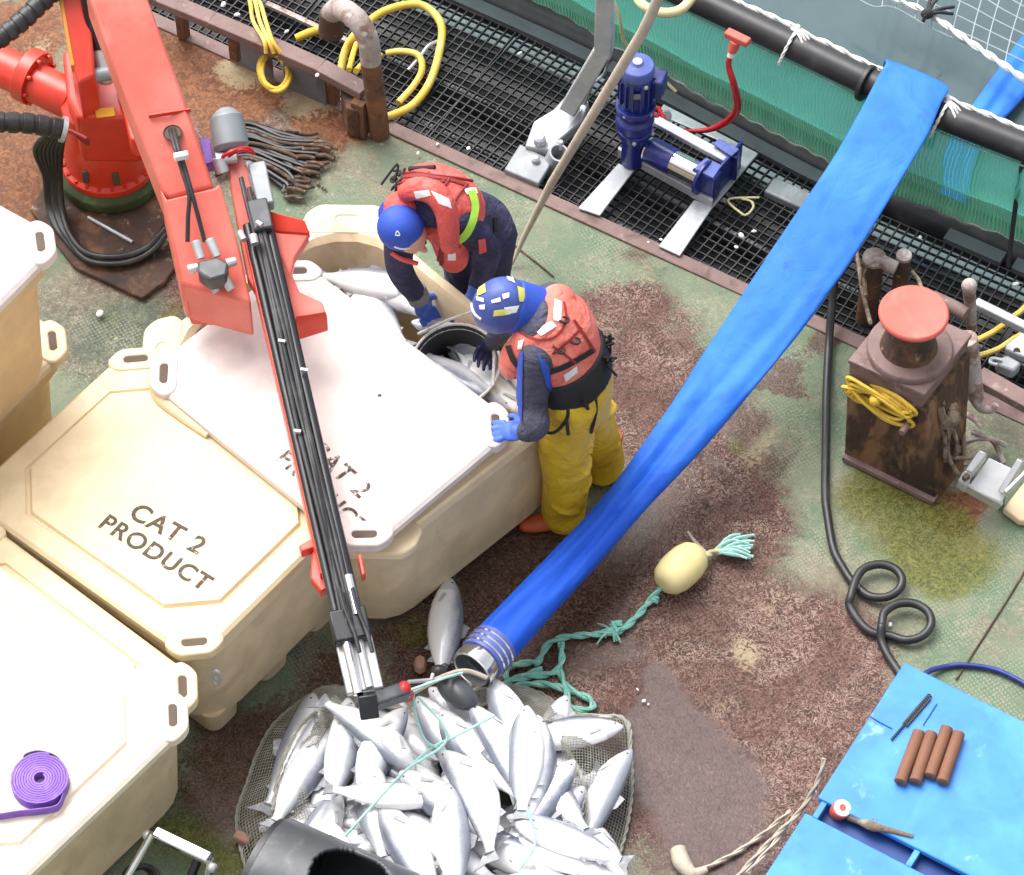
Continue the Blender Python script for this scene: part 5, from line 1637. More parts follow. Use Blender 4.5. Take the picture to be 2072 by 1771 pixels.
# column with the lift cylinder
ramp_box('crane_column', [(116, -40), (178, -40), (190, 120), (192, 152), (158, 168), (140, 110)], [1.15, 1.15, 0.95, 0.92, 0.92, 0.98], 0.30, M['red'], CR, 0.012)
ramp_box('column_stripe', [(112, -40), (121, -40), (147, 110), (152, 132), (143, 132)], [1.16, 1.16, 0.985, 0.96, 0.96], 0.05, M['orange_paint'], CR, 0.004)
mb = MB()
mb.cyl(at(178, -30, 1.18), at(202, 96, 0.92), 0.048, 20)
mb.build('lift_cylinder', M['black_gloss'], CR)
mb = MB()
mb.cyl(at(198, 84, 0.94), at(212, 146, 0.84), 0.042, 20)
mb.ball(at(214, 152, 0.83), 0.05, 12)
mb.build('cylinder_gland', M['alu'], CR, bevel=0.003)
mb = MB()
mb.cyl(at(168, 158, 0.86), at(240, 144, 0.86), 0.036, 16)
mb.build('hinge_pin', M['galv_grey'], CR, bevel=0.003)
# main boom: painted box section in two steps
ramp_box('main_boom', [(168, -40), (294, -40), (300, 0), (377, 207), (433, 377), (341, 400), (327, 383), (233, 140)], [1.95, 1.95, 1.92, 1.66, 1.45, 1.45, 1.47, 1.74], 0.22, M['red_pale'], CR, 0.014)
ramp_box('boom_sleeve', [(323, 378), (338, 402), (434, 378), (444, 366), (486, 505), (508, 612), (366, 574)], [1.48, 1.47, 1.46, 1.47, 1.34, 1.26, 1.26], 0.24, M['red_pale'], CR, 0.014)
ramp_box('sleeve_foot', [(366, 574), (508, 600), (503, 622), (380, 616)], [1.255, 1.25, 1.13, 1.13], 0.14, M['red'], CR, 0.01)
ramp_box('boom_strip', [(300, 230), (384, 218), (386, 221), (301, 234)], [1.652, 1.652, 1.65, 1.65], 0.02, M['red'], CR, 0.002)
# opening in the boom with the cables that leave it
c = at(349, 268, 1.60)
mb = MB()
mb.lathe([(0.001, 0.0), (0.034, 0.0), (0.038, 0.006), (0.042, 0.0)], c + Vector((0, 0, -0.004)), (0, -0.12, 1), 24, caps=False)
mb.build('cable_port', M['slot_dark'], CR)
for k, o in enumerate((-3.5, 3.5)):
    mb = MB()
    mb.tube(spline(P((348 + o, 262, 1.60), (358 + o, 300, 1.63), (372 + o, 345, 1.58), (386 + o, 395, 1.53), (391 + o * 3, 440, 1.47), (397 + o * 5, 490, 1.40)), 8), 0.0095, 8)
    mb.build('boom_cable', M['black_rubber'], CR)
mb = MB()
mb.bar(at(352, 319, 1.63), at(381, 313, 1.63), 0.028, 0.03)
mb.build('cable_clip', M['white_paint'], CR, bevel=0.004)
for a, b in (((396, 488, 1.42), (407, 524, 1.38)), ((424, 484, 1.42), (440, 520, 1.38)), ((382, 546, 1.36), (402, 540, 1.37)), ((425, 565, 1.34), (438, 592, 1.30)), ((452, 560, 1.35), (468, 586, 1.31)), ((458, 534, 1.38), (478, 528, 1.38))):
    mb = MB()
    mb.tube([at(*a), at(*b)], [0.022, 0.018], 12)
    mb.build('hose_fitting', M['alu'], CR, bevel=0.002)
ramp_box('valve_block', [(400, 528), (440, 520), (462, 532), (458, 556), (424, 566), (400, 548)], [1.40] * 6, 0.08, M['grey_black'], CR, 0.01)
# knuckle bracket to the right of the boom
ramp_box('knuckle_bracket', [(455, 300), (492, 318), (536, 424), (560, 470), (626, 474), (596, 520), (590, 552), (606, 590), (652, 611), (663, 644), (602, 664), (548, 640), (500, 560), (470, 400)],
         [1.42, 1.42, 1.36, 1.33, 1.33, 1.28, 1.26, 1.22, 1.18, 1.16, 1.14, 1.18, 1.26, 1.36], 0.05, M['red_pale'], CR, 0.008)
ramp_box('bracket_fin', [(536, 424), (617, 446), (628, 474), (552, 468)], [1.36, 1.40, 1.335, 1.335], 0.03, M['red'], CR, 0.005)
ramp_box('bracket_edge', [(602, 662), (663, 643), (660, 630), (598, 640)], [1.155, 1.165, 1.20, 1.20], 0.09, M['red'], CR, 0.005)
ramp_box('purple_label', [(404, 282), (424, 279), (433, 328), (415, 332)], [1.40, 1.40, 1.38, 1.38], 0.06, M['purple'], CR, 0.004)
# grey accumulator at the top of the jib
mb = MB()
mb.tube([at(456, 232, 1.52), at(458, 240, 1.52), at(468, 296, 1.46), at(469, 306, 1.45)], [0.050, 0.075, 0.078, 0.06], 28)
mb.build('rotator_motor', M['galv_grey'], CR, bevel=0.004)
for a, b, r in (((442, 318, 1.45), (452, 350, 1.40), 0.03), ((436, 322, 1.44), (480, 318, 1.44), 0.028), ((500, 328, 1.42), (512, 350, 1.4), 0.016), ((510, 352, 1.41), (520, 390, 1.38), 0.02)):
    mb = MB()
    mb.cyl(at(*a), at(*b), r, 14)
    mb.build('hydraulic_elbow', M['alu'], CR, bevel=0.004)
for pts in ([(450, 318, 1.5), (470, 306, 1.54), (500, 300, 1.5), (514, 312, 1.46)], [(462, 316, 1.5), (484, 304, 1.53), (506, 308, 1.48)]):
    mb = MB()
    mb.tube(spline(P(*pts), 6), 0.009, 8)
    mb.build('red_line', M['red_hose'], CR)
# jib: red beam carrying black cylinders and hoses
JA, JB = (492, 330), (742, 1425)
def jz(y):
    return 1.42 + (0.92 - 1.42) * (y - 330) / 1095
def jx(y, o):
    return JA[0] + (JB[0] - JA[0]) * (y - JA[1]) / (JB[1] - JA[1]) + o
def jib(name, o, y0, y1, dz, w, h, m, bev=0.004, round_=False):
    mb = MB()
    a, b = at(jx(y0, o), y0, jz(y0) + dz), at(jx(y1, o), y1, jz(y1) + dz)
    if round_:
        mb.cyl(a, b, w / 2, 18)
    else:
        mb.bar(a, b, w, h)
    return mb.build(name, m, CR, bevel=bev)
jib('jib_beam', -7, 470, 1165, -0.06, 0.115, 0.09, M['red'])
jib('jib_cylinder', -20, 455, 1240, 0.0, 0.042, 0.04, M['black_gloss'], round_=True)
jib('jib_cylinder', 21, 340, 1240, 0.0, 0.050, 0.05, M['black_gloss'], round_=True)
jib('jib_plate', 0, 470, 1290, -0.02, 0.10, 0.02, M['black_gloss'])
for k, o in enumerate((-9, -1, 6, 12)):
    mb = MB()
    mb.tube(spline([at(jx(y, o + 2.2 * math.sin(y * 0.013 + k * 2)), y, jz(y) + 0.028 + 0.006 * math.sin(y * 0.02 + k)) for y in range(360 + 20 * k, 1300, 55)], 4), 0.0105, 8)
    mb.build('jib_hose', M['black_rubber'], CR)
for y, o in ((690, -4), (748, 28), (872, -14)):
    mb = MB()
    mb.bar(at(jx(y, o - 7), y, jz(y) + 0.04), at(jx(y, o + 7), y + 2, jz(y) + 0.04), 0.012, 0.014)
    mb.build('hose_band', M['galv'], CR)
jib('valve_head', 10, 410, 470, 0.02, 0.085, 0.07, M['grey_black'], 0.008)
jib('valve_head', 26, 335, 420, 0.0, 0.075, 0.07, M['galv_grey'], 0.008)
for a, b, r in (((512, 476, 1.42), (516, 494, 1.41), 0.018), ((486, 470, 1.40), (494, 486, 1.40), 0.014), ((520, 450, 1.43), (530, 456, 1.43), 0.012)):
    mb = MB()
    mb.cyl(at(*a), at(*b), r, 12)
    mb.build('hose_fitting', M['alu'], CR)
jib('jib_head', 2, 1238, 1300, 0.0, 0.15, 0.09, M['black_gloss'], 0.008)
jib('piston_rod', -12, 1290, 1405, 0.01, 0.042, 0.04, M['chrome'], 0.001, True)
jib('piston_rod', 22, 1165, 1245, 0.03, 0.040, 0.04, M['chrome'], 0.001, True)
jib('piston_rod', 14, 1290, 1392, 0.0, 0.036, 0.04, M['alu'], 0.001, True)
jib('rod_guide', 3, 1270, 1400, -0.03, 0.15, 0.035, M['alu'], 0.006)
for o in (4, 30):
    mb = MB()
    mb.tube(spline([at(jx(y, o + 6 * math.sin(y * .03)), y, jz(y) + 0.06) for y in (1190, 1230, 1262, 1285, 1320)], 6), 0.009, 8)
    mb.build('jib_hose', M['black_rubber'], CR)
for pts, zz in (([(604, 1104), (636, 1086), (640, 1106), (610, 1116)], 1.0), ([(632, 1110), (646, 1106), (662, 1190), (650, 1196), (628, 1168)], 0.98), ([(722, 1122), (732, 1120), (740, 1160), (732, 1166)], 0.98)):
    ramp_box('jib_foot', pts, [zz] * len(pts), 0.05, M['red'], CR, 0.006)
mb = MB()
mb.bar(at(742, 1404, 0.93), at(748, 1452, 0.86), 0.075, 0.07)
mb.build('jib_tip', M['black_gloss'], CR, bevel=0.006)
mb = MB()
mb.bar(at(752, 1422, 0.90), at(822, 1398, 0.84), 0.065, 0.06)
mb.build('tip_link', M['grey_black'], CR, bevel=0.01)
mb = MB()
mb.bar(at(734, 1452, 0.86), at(756, 1448, 0.86), 0.012, 0.03)
mb.build('tip_bar', M['galv'], CR, bevel=0.003)
mb = MB()
mb.ball(at(818, 1394, 0.86), (0.028, 0.035, 0.028), 12)
mb.tube(spline(P((822, 1396, .84), (832, 1404, .78), (828, 1416, .72), (818, 1414, .72)), 6), 0.012, 8)
tag(mb.build('lifting_hook', M['red_hose']), 'small red lifting hook at the tip of the black jib', 'hook')
# hoses in spiral guards, and the hose bundle looping on the deck
def guard(pts, r, n_turn):
    mb = MB()
    q = along(spline(pts, 14), 0.006)
    mb.tube(q, r * 0.86, 20)
    o = mb.build('hose_core', M['black_rubber'], CR)
    per = len(q) / n_turn
    for k in range(n_turn):
        s = q[int(k * per):int(k * per + per * 0.80)]
        if len(s) > 2:
            mb = MB()
            mb.tube(s, r, 20)
            mb.build('spiral_guard', M['black_hdpe'], CR, bevel=0.003)
guard(P((-120, 160, 1.0), (-20, 92, 1.05), (40, 46, 1.1), (100, -10, 1.15), (170, -70, 1.2)), 0.048, 16)
guard(P((-120, 235, 0.75), (-20, 246, 0.75), (60, 250, 0.72), (128, 262, 0.66)), 0.050, 9)
mb = MB()
mb.lathe([(0.050, -0.01), (0.062, -0.01), (0.062, 0.012), (0.050, 0.012)], at(128, 262, 0.66), at(128, 262, .66) - at(80, 252, .70), 24, caps=False)
mb.build('guard_ring', M['alu'], CR)
for k in range(7):
    o = (k - 3) * 4.5
    mb = MB()
    r0 = 7 * (k % 3)
    zz = 0.045 + 0.02 * (k // 3)
    mb.tube(spline(P((122 + o * 0.8, 262, 0.64), (98 + o * 1.9, 300, 0.46), (106 + o * 1.1, 356, 0.24), (112 + o, 420, zz + 0.03), (132 + o * 0.7, 474 + r0 * 0.4, zz), (176, 512 + r0, zz), (236, 520 + r0, zz), (292, 504 + r0, zz), (330, 468 + r0, zz + 0.05), (352 + o, 420, 0.2), (350 + o, 330, 0.6)), 9), 0.0155, 10)
    mb.build('hydraulic_hose', M['black_rubber'], CR)
mb = MB()
for k in range(5):
    mb.tube(spline(P((132 + 3 * k, 262 + k, 0.68), (150 + 6 * k, 268 + 3 * k, 0.70), (166 + 3 * k, 284 + 2 * k, 0.62)), 5), 0.009, 7)
mb.build('thin_line', M['strap_red'], CR)
for a in ((277, 242, 0.74), (291, 292, 0.70)):
    mb = MB()
    mb.cyl(at(*a), at(a[0] + 6, a[1] + 12, a[2]), 0.024, 14)
    mb.build('grease_cup', M['alu'], CR, bevel=0.003)

# ------------------------------------------------------------------ old cable ends beside the crane
CB = thing('cable_bundle', at(540, 320, 0), 'bundle of old black cables with rusty frayed ends on the deck right of the crane', 'cable bundle')
rb = random.Random(3)
for k in range(24):
    y0, y1 = 258 + k * 3.9 + rb.uniform(-3, 3), 268 + k * 5.4 + rb.uniform(-7, 7)
    x1 = 676 - abs(k - 6) * 3.4 + rb.uniform(-26, 12)
    mid = [(436, y0 + 6), (500, y0 - 12 + rb.uniform(-5, 5)), (570, (y0 + y1) / 2 + rb.uniform(-5, 5)), (x1 - 34, y1 + rb.uniform(-4, 4))]
    z = 0.012 + 0.04 * rb.random()
    mb = MB()
    mb.tube(spline(P(*[(x, y, z) for x, y in mid]), 8), 0.0105, 7)
    c = mb.build('cable', M['black_rubber'] if k % 5 else M['cable_rust'], CB)
    mb = MB()
    e = [(x1 - 38, y1), (x1 - 18, y1 + rb.uniform(-3, 5)), (x1, y1 + rb.uniform(-2, 9))]
    mb.tube(spline([at(x, y, z) for x, y in e], 5), [0.0105, 0.0125, 0.008], 7)
    mb.build('cable_end', M['cable_rust'], c)
mb = MB()
for k in range(24):
    x, y = 600 + rb.uniform(-20, 60), 350 + rb.uniform(-16, 40)
    mb.ball(at(x, y, 0.008), (rb.uniform(.006, .016), rb.uniform(.006, .016), .008), 6)
mb.build('rust_crumbs', M['old_rope'], CB)['kind'] = 'stuff'

# ------------------------------------------------------------------ rusty rail beam, gooseneck pipe and yellow lines at the ship's side
RB = thing('rail_beam', at(735, 275, 0), "rusty steel rail beam on short posts along the ship's side", 'rail')
mb = MB()
run = P((250, -42, 0.27), (324, -2, 0.27), (430, 42, 0.27), (560, 98, 0.26), (650, 138, 0.26), (738, 186, 0.26))
for p, q in zip(run, run[1:]):
    mb.bar(p, q + (q - p).normalized() * 0.004, 0.085, 0.05)
mb.build('beam', M['rust_mauve'], RB, bevel=0.005)
for x, y, wd in ((478, 118, 0.05), (372, 74, 0.05), (672, 205, 0.07), (730, 272, 0.07)):
    mb = MB()
    p = at(x, y, 0)
    mb.box((p.x, p.y, 0.12), (wd, 0.05, 0.235), R(-28))
    mb.build('post', M['rust'], RB, bevel=0.004)
mb = MB()
mb.prism(P((692, 236, 0.002), (728, 252, 0.002), (728, 282, 0.002), (704, 274, 0.002)), (0, 0, 0.20))
mb.build('web_plate', M['rust_dark'], RB, bevel=0.004)
GP = thing('vent_pipe', at(768, 272, 0), 'rusty gooseneck vent pipe with a worn white bend beside the rail beam', 'vent pipe')
mb = MB()
mb.tube(spline(P((768, 272, 0.0), (762, 214, 0.22), (755, 160, 0.43), (749, 118, 0.58)), 8), 0.050, 20)
mb.build('upright', M['rust'], GP, sharp=60)
mb = MB()
mb.tube(spline(P((750, 124, 0.56), (746, 86, 0.68), (730, 50, 0.76), (706, 26, 0.77), (684, 18, 0.72), (672, 26, 0.64)), 8), [0.051, 0.053, 0.054, 0.054, 0.052], 20)
mb.build('bend', M['rust_pale'], GP, sharp=60)
mb = MB()
mb.lathe([(0.05, -0.11), (0.062, -0.10), (0.062, 0.03), (0.05, 0.04)], at(672, 36, 0.60), (0.1, 0.1, 1), 20)
mb.build('hood', M['rust_dark'], GP)
def cord(name, pts, r, m, label, cat, group=None, n=10, steps=8):
    mb = MB()
    mb.tube(spline(P(*pts), steps), r, n)
    return tag(mb.build(name, M[m], sharp=80), label, cat, group)
cord('yellow_hose', [(690, 140, 0.05), (700, 100, 0.10), (726, 62, 0.16), (780, 22, 0.08), (850, 10, 0.04), (892, 48, 0.02), (888, 110, 0.0), (868, 170, 0.0), (836, 212, 0.0), (798, 232, 0.02), (772, 238, 0.02)], 0.021, 'yellow_hose', 'long loop of pale yellow hose lying on the grating right of the gooseneck pipe', 'hose')
cord('yellow_hose', [(782, 108, 0.01), (812, 104, 0.03), (846, 112, 0.04), (854, 140, 0.03), (838, 172, 0.01), (806, 208, 0.01)], 0.017, 'yellow_hose', 'short inner loop of yellow hose on the grating behind the gooseneck pipe', 'hose')
cord('yellow_hose', [(706, 142, 0.29), (716, 104, 0.20), (724, 88, 0.14), (748, 64, 0.08)], 0.014, 'yellow_rope', 'yellow hose end tied down to the rusty beam beside the gooseneck pipe', 'hose')
cord('yellow_hose', [(720, 144, 0.29), (742, 124, 0.18), (770, 112, 0.04)], 0.015, 'yellow_rope', 'second yellow hose end reaching from the rusty beam behind the pipe', 'hose')
cord('yellow_float', [(600, 78, 0.02), (622, 68, 0.04), (641, 62, 0.02)], 0.022, 'yellow_rope', 'short thick yellow hose stub on the grating above the rusty beam', 'hose stub')
YR = thing('hanging_line', at(545, 150, 0.0), 'coil of yellow line slung over the rusty beam', 'line coil')
mb = MB()
for o in (-11, 0, 10):
    mb.tube(spline(P((508 + o * .6, -20, 0.2), (518 + o, 10, 0.3), (526 + o * 1.2, 44, 0.31 + .002 * o), (543 + o * .8, 82, 0.325), (554 + o * 1.4, 108, 0.28)), 6), 0.0105, 8)
mb.build('hanging_part', M['yellow_hose'], YR)
mb = MB()
for k in range(6):
    ph = k * 0.5
    mb.tube(spline([at(556 + 3 * math.sin(k) + (26 + 2 * (k % 3)) * math.sin(a + ph * 0.1), 146 + 2 * (k % 2) + (34 + 3 * (k % 2)) * math.cos(a), 0.12 + 0.03 * math.sin(a + k)) for a in [2 * math.pi * q / 12 for q in range(12)]], 4, True), 0.011, 8, closed=True)
mb.build('coil', M['yellow_rope'], YR)
mb = MB()
mb.tube(spline(P((560, 112, 0.26), (590, 124, 0.2), (620, 144, 0.12), (646, 182, 0.02)), 6), 0.010, 8)
mb.build('tail', M['yellow_rope'], YR)
# white rail line on the walkway beyond the beam
mb = MB()
mb.bar(at(540, 8, 0.0), at(722, 92, 0.0), 0.028, 0.02)
tag(mb.build('white_bar', M['rust_pale']), 'worn white bar lying on the grating beyond the rusty beam', 'bar')
cord('cable_end', [(826, 142, 0.0), (848, 118, 0.02), (866, 94, 0.03), (884, 84, 0.01)], 0.009, 'galv', 'grey wire end with a shackle lying on the grating inside the yellow loop', 'wire')

# ------------------------------------------------------------------ galvanised arm
GA = thing('davit_arm', at(1120, 310, 0), 'galvanised steel arm with a hinge plate rising from the walkway', 'davit')
mb = MB()
mb.bar(at(1226, -40, 1.15), at(1222, 104, 0.66), 0.085, 0.085)
mb.build('upper_post', M['galv'], GA, bevel=0.008)
mb = MB()
mb.bar(at(1222, 98, 0.68), at(1152, 218, 0.20), 0.085, 0.085)
mb.build('lower_post', M['galv'], GA, bevel=0.008)
mb = MB()
mb.prism(P((1062, 312, 0.0), (1080, 262, 0.02), (1118, 238, 0.05), (1150, 205, 0.12), (1192, 222, 0.14), (1178, 262, 0.06), (1132, 300, 0.02), (1118, 322, 0.0)), (0, 0, 0.06))
mb.build('hinge_plate', M['galv'], GA, bevel=0.008)
for x, y, r in ((1092, 286, 0.03), (1148, 262, 0.024), (1134, 296, 0.018)):
    mb = MB()
    c = at(x, y, 0.08)
    mb.lathe([(r, -0.01), (r, 0.025), (r * 0.6, 0.035), (0.001, 0.035)], c, n=14)
    mb.build('bolt', M['galv'], GA)
mb = MB()
c = at(1126, 318, 0.05)
mb.lathe([(0.050, -0.18), (0.050, 0.05), (0.040, 0.05), (0.040, -0.16), (0.001, -0.16)], c, (0.25, -0.25, 1), 26)
mb.build('socket_tube', M['galv'], GA, sharp=50)
mb = MB()
mb.tube(spline(P((1205, 150, 0.4), (1190, 190, 0.25), (1168, 235, 0.1)), 5), 0.010, 8)
mb.tube(spline(P((1232, 118, 0.62), (1222, 150, 0.4), (1196, 170, 0.35)), 5), 0.008, 8)
mb.build('guy_wire', M['alu'], GA)
mb = MB()
mb.prism(P((1020, 352, 0.0), (1052, 300, 0.0), (1120, 334, 0.0), (1090, 382, 0.0)), (0, 0, 0.035))
tag(mb.build('hinge_block', M['galv_grey'], bevel=0.008), 'dark grey steel block with a bolt below the galvanised arm', 'block')
mb = MB()
mb.lathe([(0.022, 0), (0.022, 0.02), (0.012, 0.03), (0.001, 0.03)], at(1084, 326, 0.036), n=12)
tag(mb.build('block_bolt', M['galv'], bpy.data.objects['hinge_block']))

# ------------------------------------------------------------------ blue winch on its frame
def wc(x, y, z):
    """point from the close view of the winch"""
    return at((1230 + x * 0.35229) / 1.05695, (y * 0.35229) / 1.05695, z)
WN = thing('winch', wc(640, 1000, 0), 'blue electric net winch on a galvanised frame bridging the walkway', 'winch')
zf = 0.012
def wplate(name, pts, z, th, m='galv', bev=0.004):
    mb = MB()
    mb.prism([wc(x, y, z) for x, y in pts], (0, 0, th))
    return mb.build(name, M[m], WN, bevel=bev)
wplate('frame_leg', [(262, 1000), (360, 1042), (150, 1318), (18, 1272)], zf, 0.012)
wplate('frame_leg', [(722, 1222), (840, 1260), (636, 1562), (506, 1502)], zf, 0.012)
wplate('base_plate', [(536, 640), (1112, 940), (836, 1268), (700, 1200), (960, 900), (500, 700)], zf + 0.001, 0.012)
wplate('front_angle', [(262, 930), (836, 1245), (832, 1268), (258, 952)], 0.015, 0.055)
mb = MB()                                                    # motor, standing
def wcyl(name, a, b, r, m, n=24, bev=0.004, prof=None):
    mb = MB()
    a, b = wc(*a), wc(*b)
    if prof:
        L = (b - a).length
        mb.lathe([(r * pr, L * t) for pr, t in prof], a, b - a, n)
    else:
        mb.cyl(a, b, r, n)
    return mb.build(name, M[m], WN, bevel=bev)
wb = (352, 985, 0.02)
def up(z):
    """straight up from the foot of the motor"""
    p = wc(352, 985, 0.02)
    return Vector((p.x, p.y, z))
def lathe_up(name, prof, m, n=28, bev=0.003):
    mb = MB()
    mb.lathe(prof, up(0), n=n)
    return mb.build(name, M[m], WN, bevel=bev)
lathe_up('gear_foot', [(0.06, 0.03), (0.06, 0.22), (0.085, 0.24), (0.085, 0.27), (0.07, 0.28)], 'winch_blue')
lathe_up('gearbox', [(0.07, 0.28), (0.094, 0.30), (0.094, 0.35), (0.076, 0.37), (0.08, 0.40), (0.098, 0.42), (0.098, 0.45)], 'winch_blue')
lathe_up('motor_body', [(0.072, 0.45), (0.075, 0.62), (0.080, 0.64), (0.080, 0.66)], 'winch_blue')
for k in range(14):
    a = 2 * math.pi * k / 14
    mb = MB()
    p = up(0.55) + Vector((math.cos(a) * 0.079, math.sin(a) * 0.079, 0))
    mb.box(p, (0.02, 0.006, 0.15), a)
    mb.build('cooling_fin', M['winch_blue'], WN)
lathe_up('fan_cover', [(0.080, 0.655), (0.084, 0.665), (0.084, 0.70), (0.076, 0.715), (0.03, 0.725), (0.028, 0.73), (0.001, 0.73)], 'winch_lid')
lathe_up('cover_cap', [(0.024, 0.732), (0.022, 0.74), (0.001, 0.74)], 'white_paint', 16)
mb = MB()
p = up(0.56)
mb.box(p + Vector((0.10, 0.02, 0.0)), (0.075, 0.10, 0.11), R(-20))
mb.build('terminal_box', M['winch_blue'], WN, bevel=0.01)
mb = MB()
mb.box(p + Vector((0.0, -0.083, 0.02)), (0.045, 0.004, 0.035))
mb.build('rating_plate', M['galv_grey'], WN)
for a, z in ((-1.1, 0.64), (0.9, 0.67), (-2.2, 0.43), (-0.7, 0.43), (-1.6, 0.255), (-0.3, 0.255)):
    mb = MB()
    mb.ball(up(z) + Vector((math.cos(a) * 0.09, math.sin(a) * 0.09, 0)), 0.012, 8)
    mb.build('bolt_head', M['galv'], WN)
wcyl('winch_drum', (440, 900, 0.14), (780, 1078, 0.14), 0.062, 'chrome')
wcyl('drum_sleeve', (452, 906, 0.14), (600, 984, 0.14), 0.066, 'winch_blue')
wcyl('drum_flange', (770, 1072, 0.14), (790, 1083, 0.14), 0.092, 'winch_blue')
wplate('top_channel', [(478, 712), (944, 958), (898, 1000), (462, 760)], 0.17, 0.028)
wplate('tie_plate', [(448, 780), (478, 794), (452, 842), (432, 830)], 0.15, 0.02)
wplate('bearing_box', [(720, 1100), (880, 1180), (838, 1238), (700, 1172)], 0.03, 0.17, 'winch_blue', 0.008)
wplate('bearing_lid', [(718, 1030), (794, 966), (890, 1012), (838, 1092)], 0.20, 0.012, 'winch_lid', 0.003)
wplate('bearing_box', [(870, 990), (990, 1050), (975, 1105), (845, 1045)], 0.03, 0.17, 'winch_blue', 0.008)
wplate('bearing_lid', [(836, 882), (872, 850), (998, 914), (948, 958)], 0.21, 0.012, 'winch_lid', 0.003)
wplate('bearing_plate', [(820, 1240), (1006, 1020), (1000, 1000), (806, 1228)], 0.02, 0.19, 'winch_blue')
mb = MB()
mb.tube(spline([wc(520, 676, 0.16), wc(470, 664, 0.20), wc(480, 700, 0.2), wc(540, 730, 0.17), wc(500, 650, 0.2)], 6), 0.012, 8)
mb.build('red_coupling', M['red_hose'], WN)
wcyl('hand_knob', (550, 700, 0.14), (552, 706, 0.18), 0.028, 'galv_grey')
# red hose with the T hook on the net
RH = thing('hose_hook', at(1470, 240, 0.1), 'red cord with a red T shaped hook hung on the top of the green net', 'hook')
mb = MB()
mb.tube(spline([wc(500, 705, 0.16), wc(600, 775, 0.10), wc(700, 796, 0.08), wc(820, 785, 0.10), wc(930, 730, 0.18), wc(985, 650, 0.34), wc(965, 520, 0.54), wc(932, 400, 0.64), wc(946, 330, 0.70)], 9), [0.008, 0.009, 0.011, 0.017, 0.021, 0.019, 0.014, 0.013], 10)
mb.build('red_cord', M['red_hose'], RH)
mb = MB()
mb.tube([wc(944, 346, 0.69), wc(952, 310, 0.72)], 0.018, 12)
mb.build('ferrule', M['white_paint'], RH)
mb = MB()
mb.tube([wc(950, 318, 0.72), wc(975, 250, 0.78)], [0.022, 0.028], 12)
mb.bar(wc(918, 196, 0.80), wc(1055, 262, 0.80), 0.045, 0.035)
mb.build('hook_head', M['red_cap'], RH, bevel=0.006)
cord('loose_cord', [(1536, 400, .0), (1474, 404, .005), (1500, 432, .005), (1512, 434, 0), (1524, 420, 0), (1520, 408, 0), (1500, 402, 0)], 0.006, 'cream_rope', 'small loop of pale cord on the grating right of the winch', 'cord')
wq = MB()
p, q = at(1556, 378, -0.03), at(1640, 416, -0.03)
wq.bar(p, q, 0.11, 0.05)
tag(wq.build('grey_pad', M['galv_grey'], bevel=0.01), 'grey block lying on the grating left of the blue hose', 'block')
cord('yellow_twine', [(1236, -10, 0.7), (1252, 30, 0.6), (1262, 80, 0.4), (1290, 120, 0.25), (1330, 150, 0.12), (1368, 186, 0.05)], 0.009, 'cream_rope', 'thin yellowish cord running behind the blue winch motor', 'cord')

# ------------------------------------------------------------------ tan rope hanging across the picture and pale rope over the pipe
TR = thing('tan_rope', at(1035, 535, 0), 'straight tan rope slanting from above down to the deck behind the workers', 'rope')
mb = MB()
mb.tube(P((1345, -30, 2.2), (1300, 66, 1.85), (1115, 372, 0.55), (1060, 480, 0.14), (1036, 536, 0.01)), [0.024, 0.024, 0.020, 0.014, 0.006], 12)
mb.build('rope_run', M['tan_rope'], TR)
mb = MB()
mb.tube(spline(P((1280, -25, 0.85), (1300, 10, 0.85), (1340, 26, 0.84), (1380, 18, 0.84), (1410, -20, 0.84)), 8), 0.024, 10)
tag(mb.build('pale_rope', M['cream_rope']), 'pale yellow rope looped over the black pipe at the top', 'rope')

# ------------------------------------------------------------------ capstan post on the right
def kc(x, y, z):
    """point from the close view of the capstan"""
    return at((1660 + x * 0.35007) / 1.05695, (480 + y * 0.35007) / 1.05695, z)
KP = thing('capstan', at(1800, 960, 0), 'rusty square post with a round capstan head topped by a red disc', 'capstan')
zt, zb = 0.70, 0.0
base = [kc(414, 1425, 0), kc(972, 1700, 0), kc(1150, 1490, 0)]
base.append(base[0] + base[2] - base[1])
topq = [kc(436, 850, zt), kc(905, 1062, zt), kc(1196, 690, zt)]
topq.append(topq[0] + topq[2] - topq[1])
mb = MB()
ring0, ring1 = [], []
mb.loft([base, [b.lerp(t, 0.88) + Vector((0, 0, 0)) for b, t in zip(base, topq)]], True)
mb.build('post_body', M['rust_streaked'], KP, bevel=0.008)
c = sum(topq, Vector()) / 4
mb = MB()
mb.loft([[p + (c - p) * 0.0 for p in topq], [p + Vector((0, 0, 0.025)) for p in topq]])
mb.build('top_plate', M['rust_mauve'], KP, bevel=0.005)
mb = MB()
mb.loft([[p + (c - p) * 0.05 - Vector((0, 0, 0.10)) for p in topq], [p + (c - p) * 0.03 for p in topq]])
mb.build('plate_skirt', M['rust_mauve'], KP, bevel=0.004)
mb = MB()
mb.bar(base[0] + Vector((0, 0, 0.02)), base[1] + Vector((0, 0, 0.02)), 0.05, 0.03)
mb.build('base_lip', M['rust_mauve'], KP, bevel=0.004)
mb = MB()
mb.lathe([(0.19, 0.0), (0.19, 0.02), (0.183, 0.032), (0.12, 0.034)], kc(815, 770, zt + 0.026), n=48)
mb.build('flange', M['rust_mauve'], KP, bevel=0.003)
kx = kc(805, 770, zt + 0.026)
mb = MB()
mb.lathe([(0.128, 0.03), (0.120, 0.06), (0.105, 0.12), (0.108, 0.20), (0.125, 0.245)], kx, n=40)
mb.build('capstan_neck', M['rust_dark'], KP)
mb = MB()
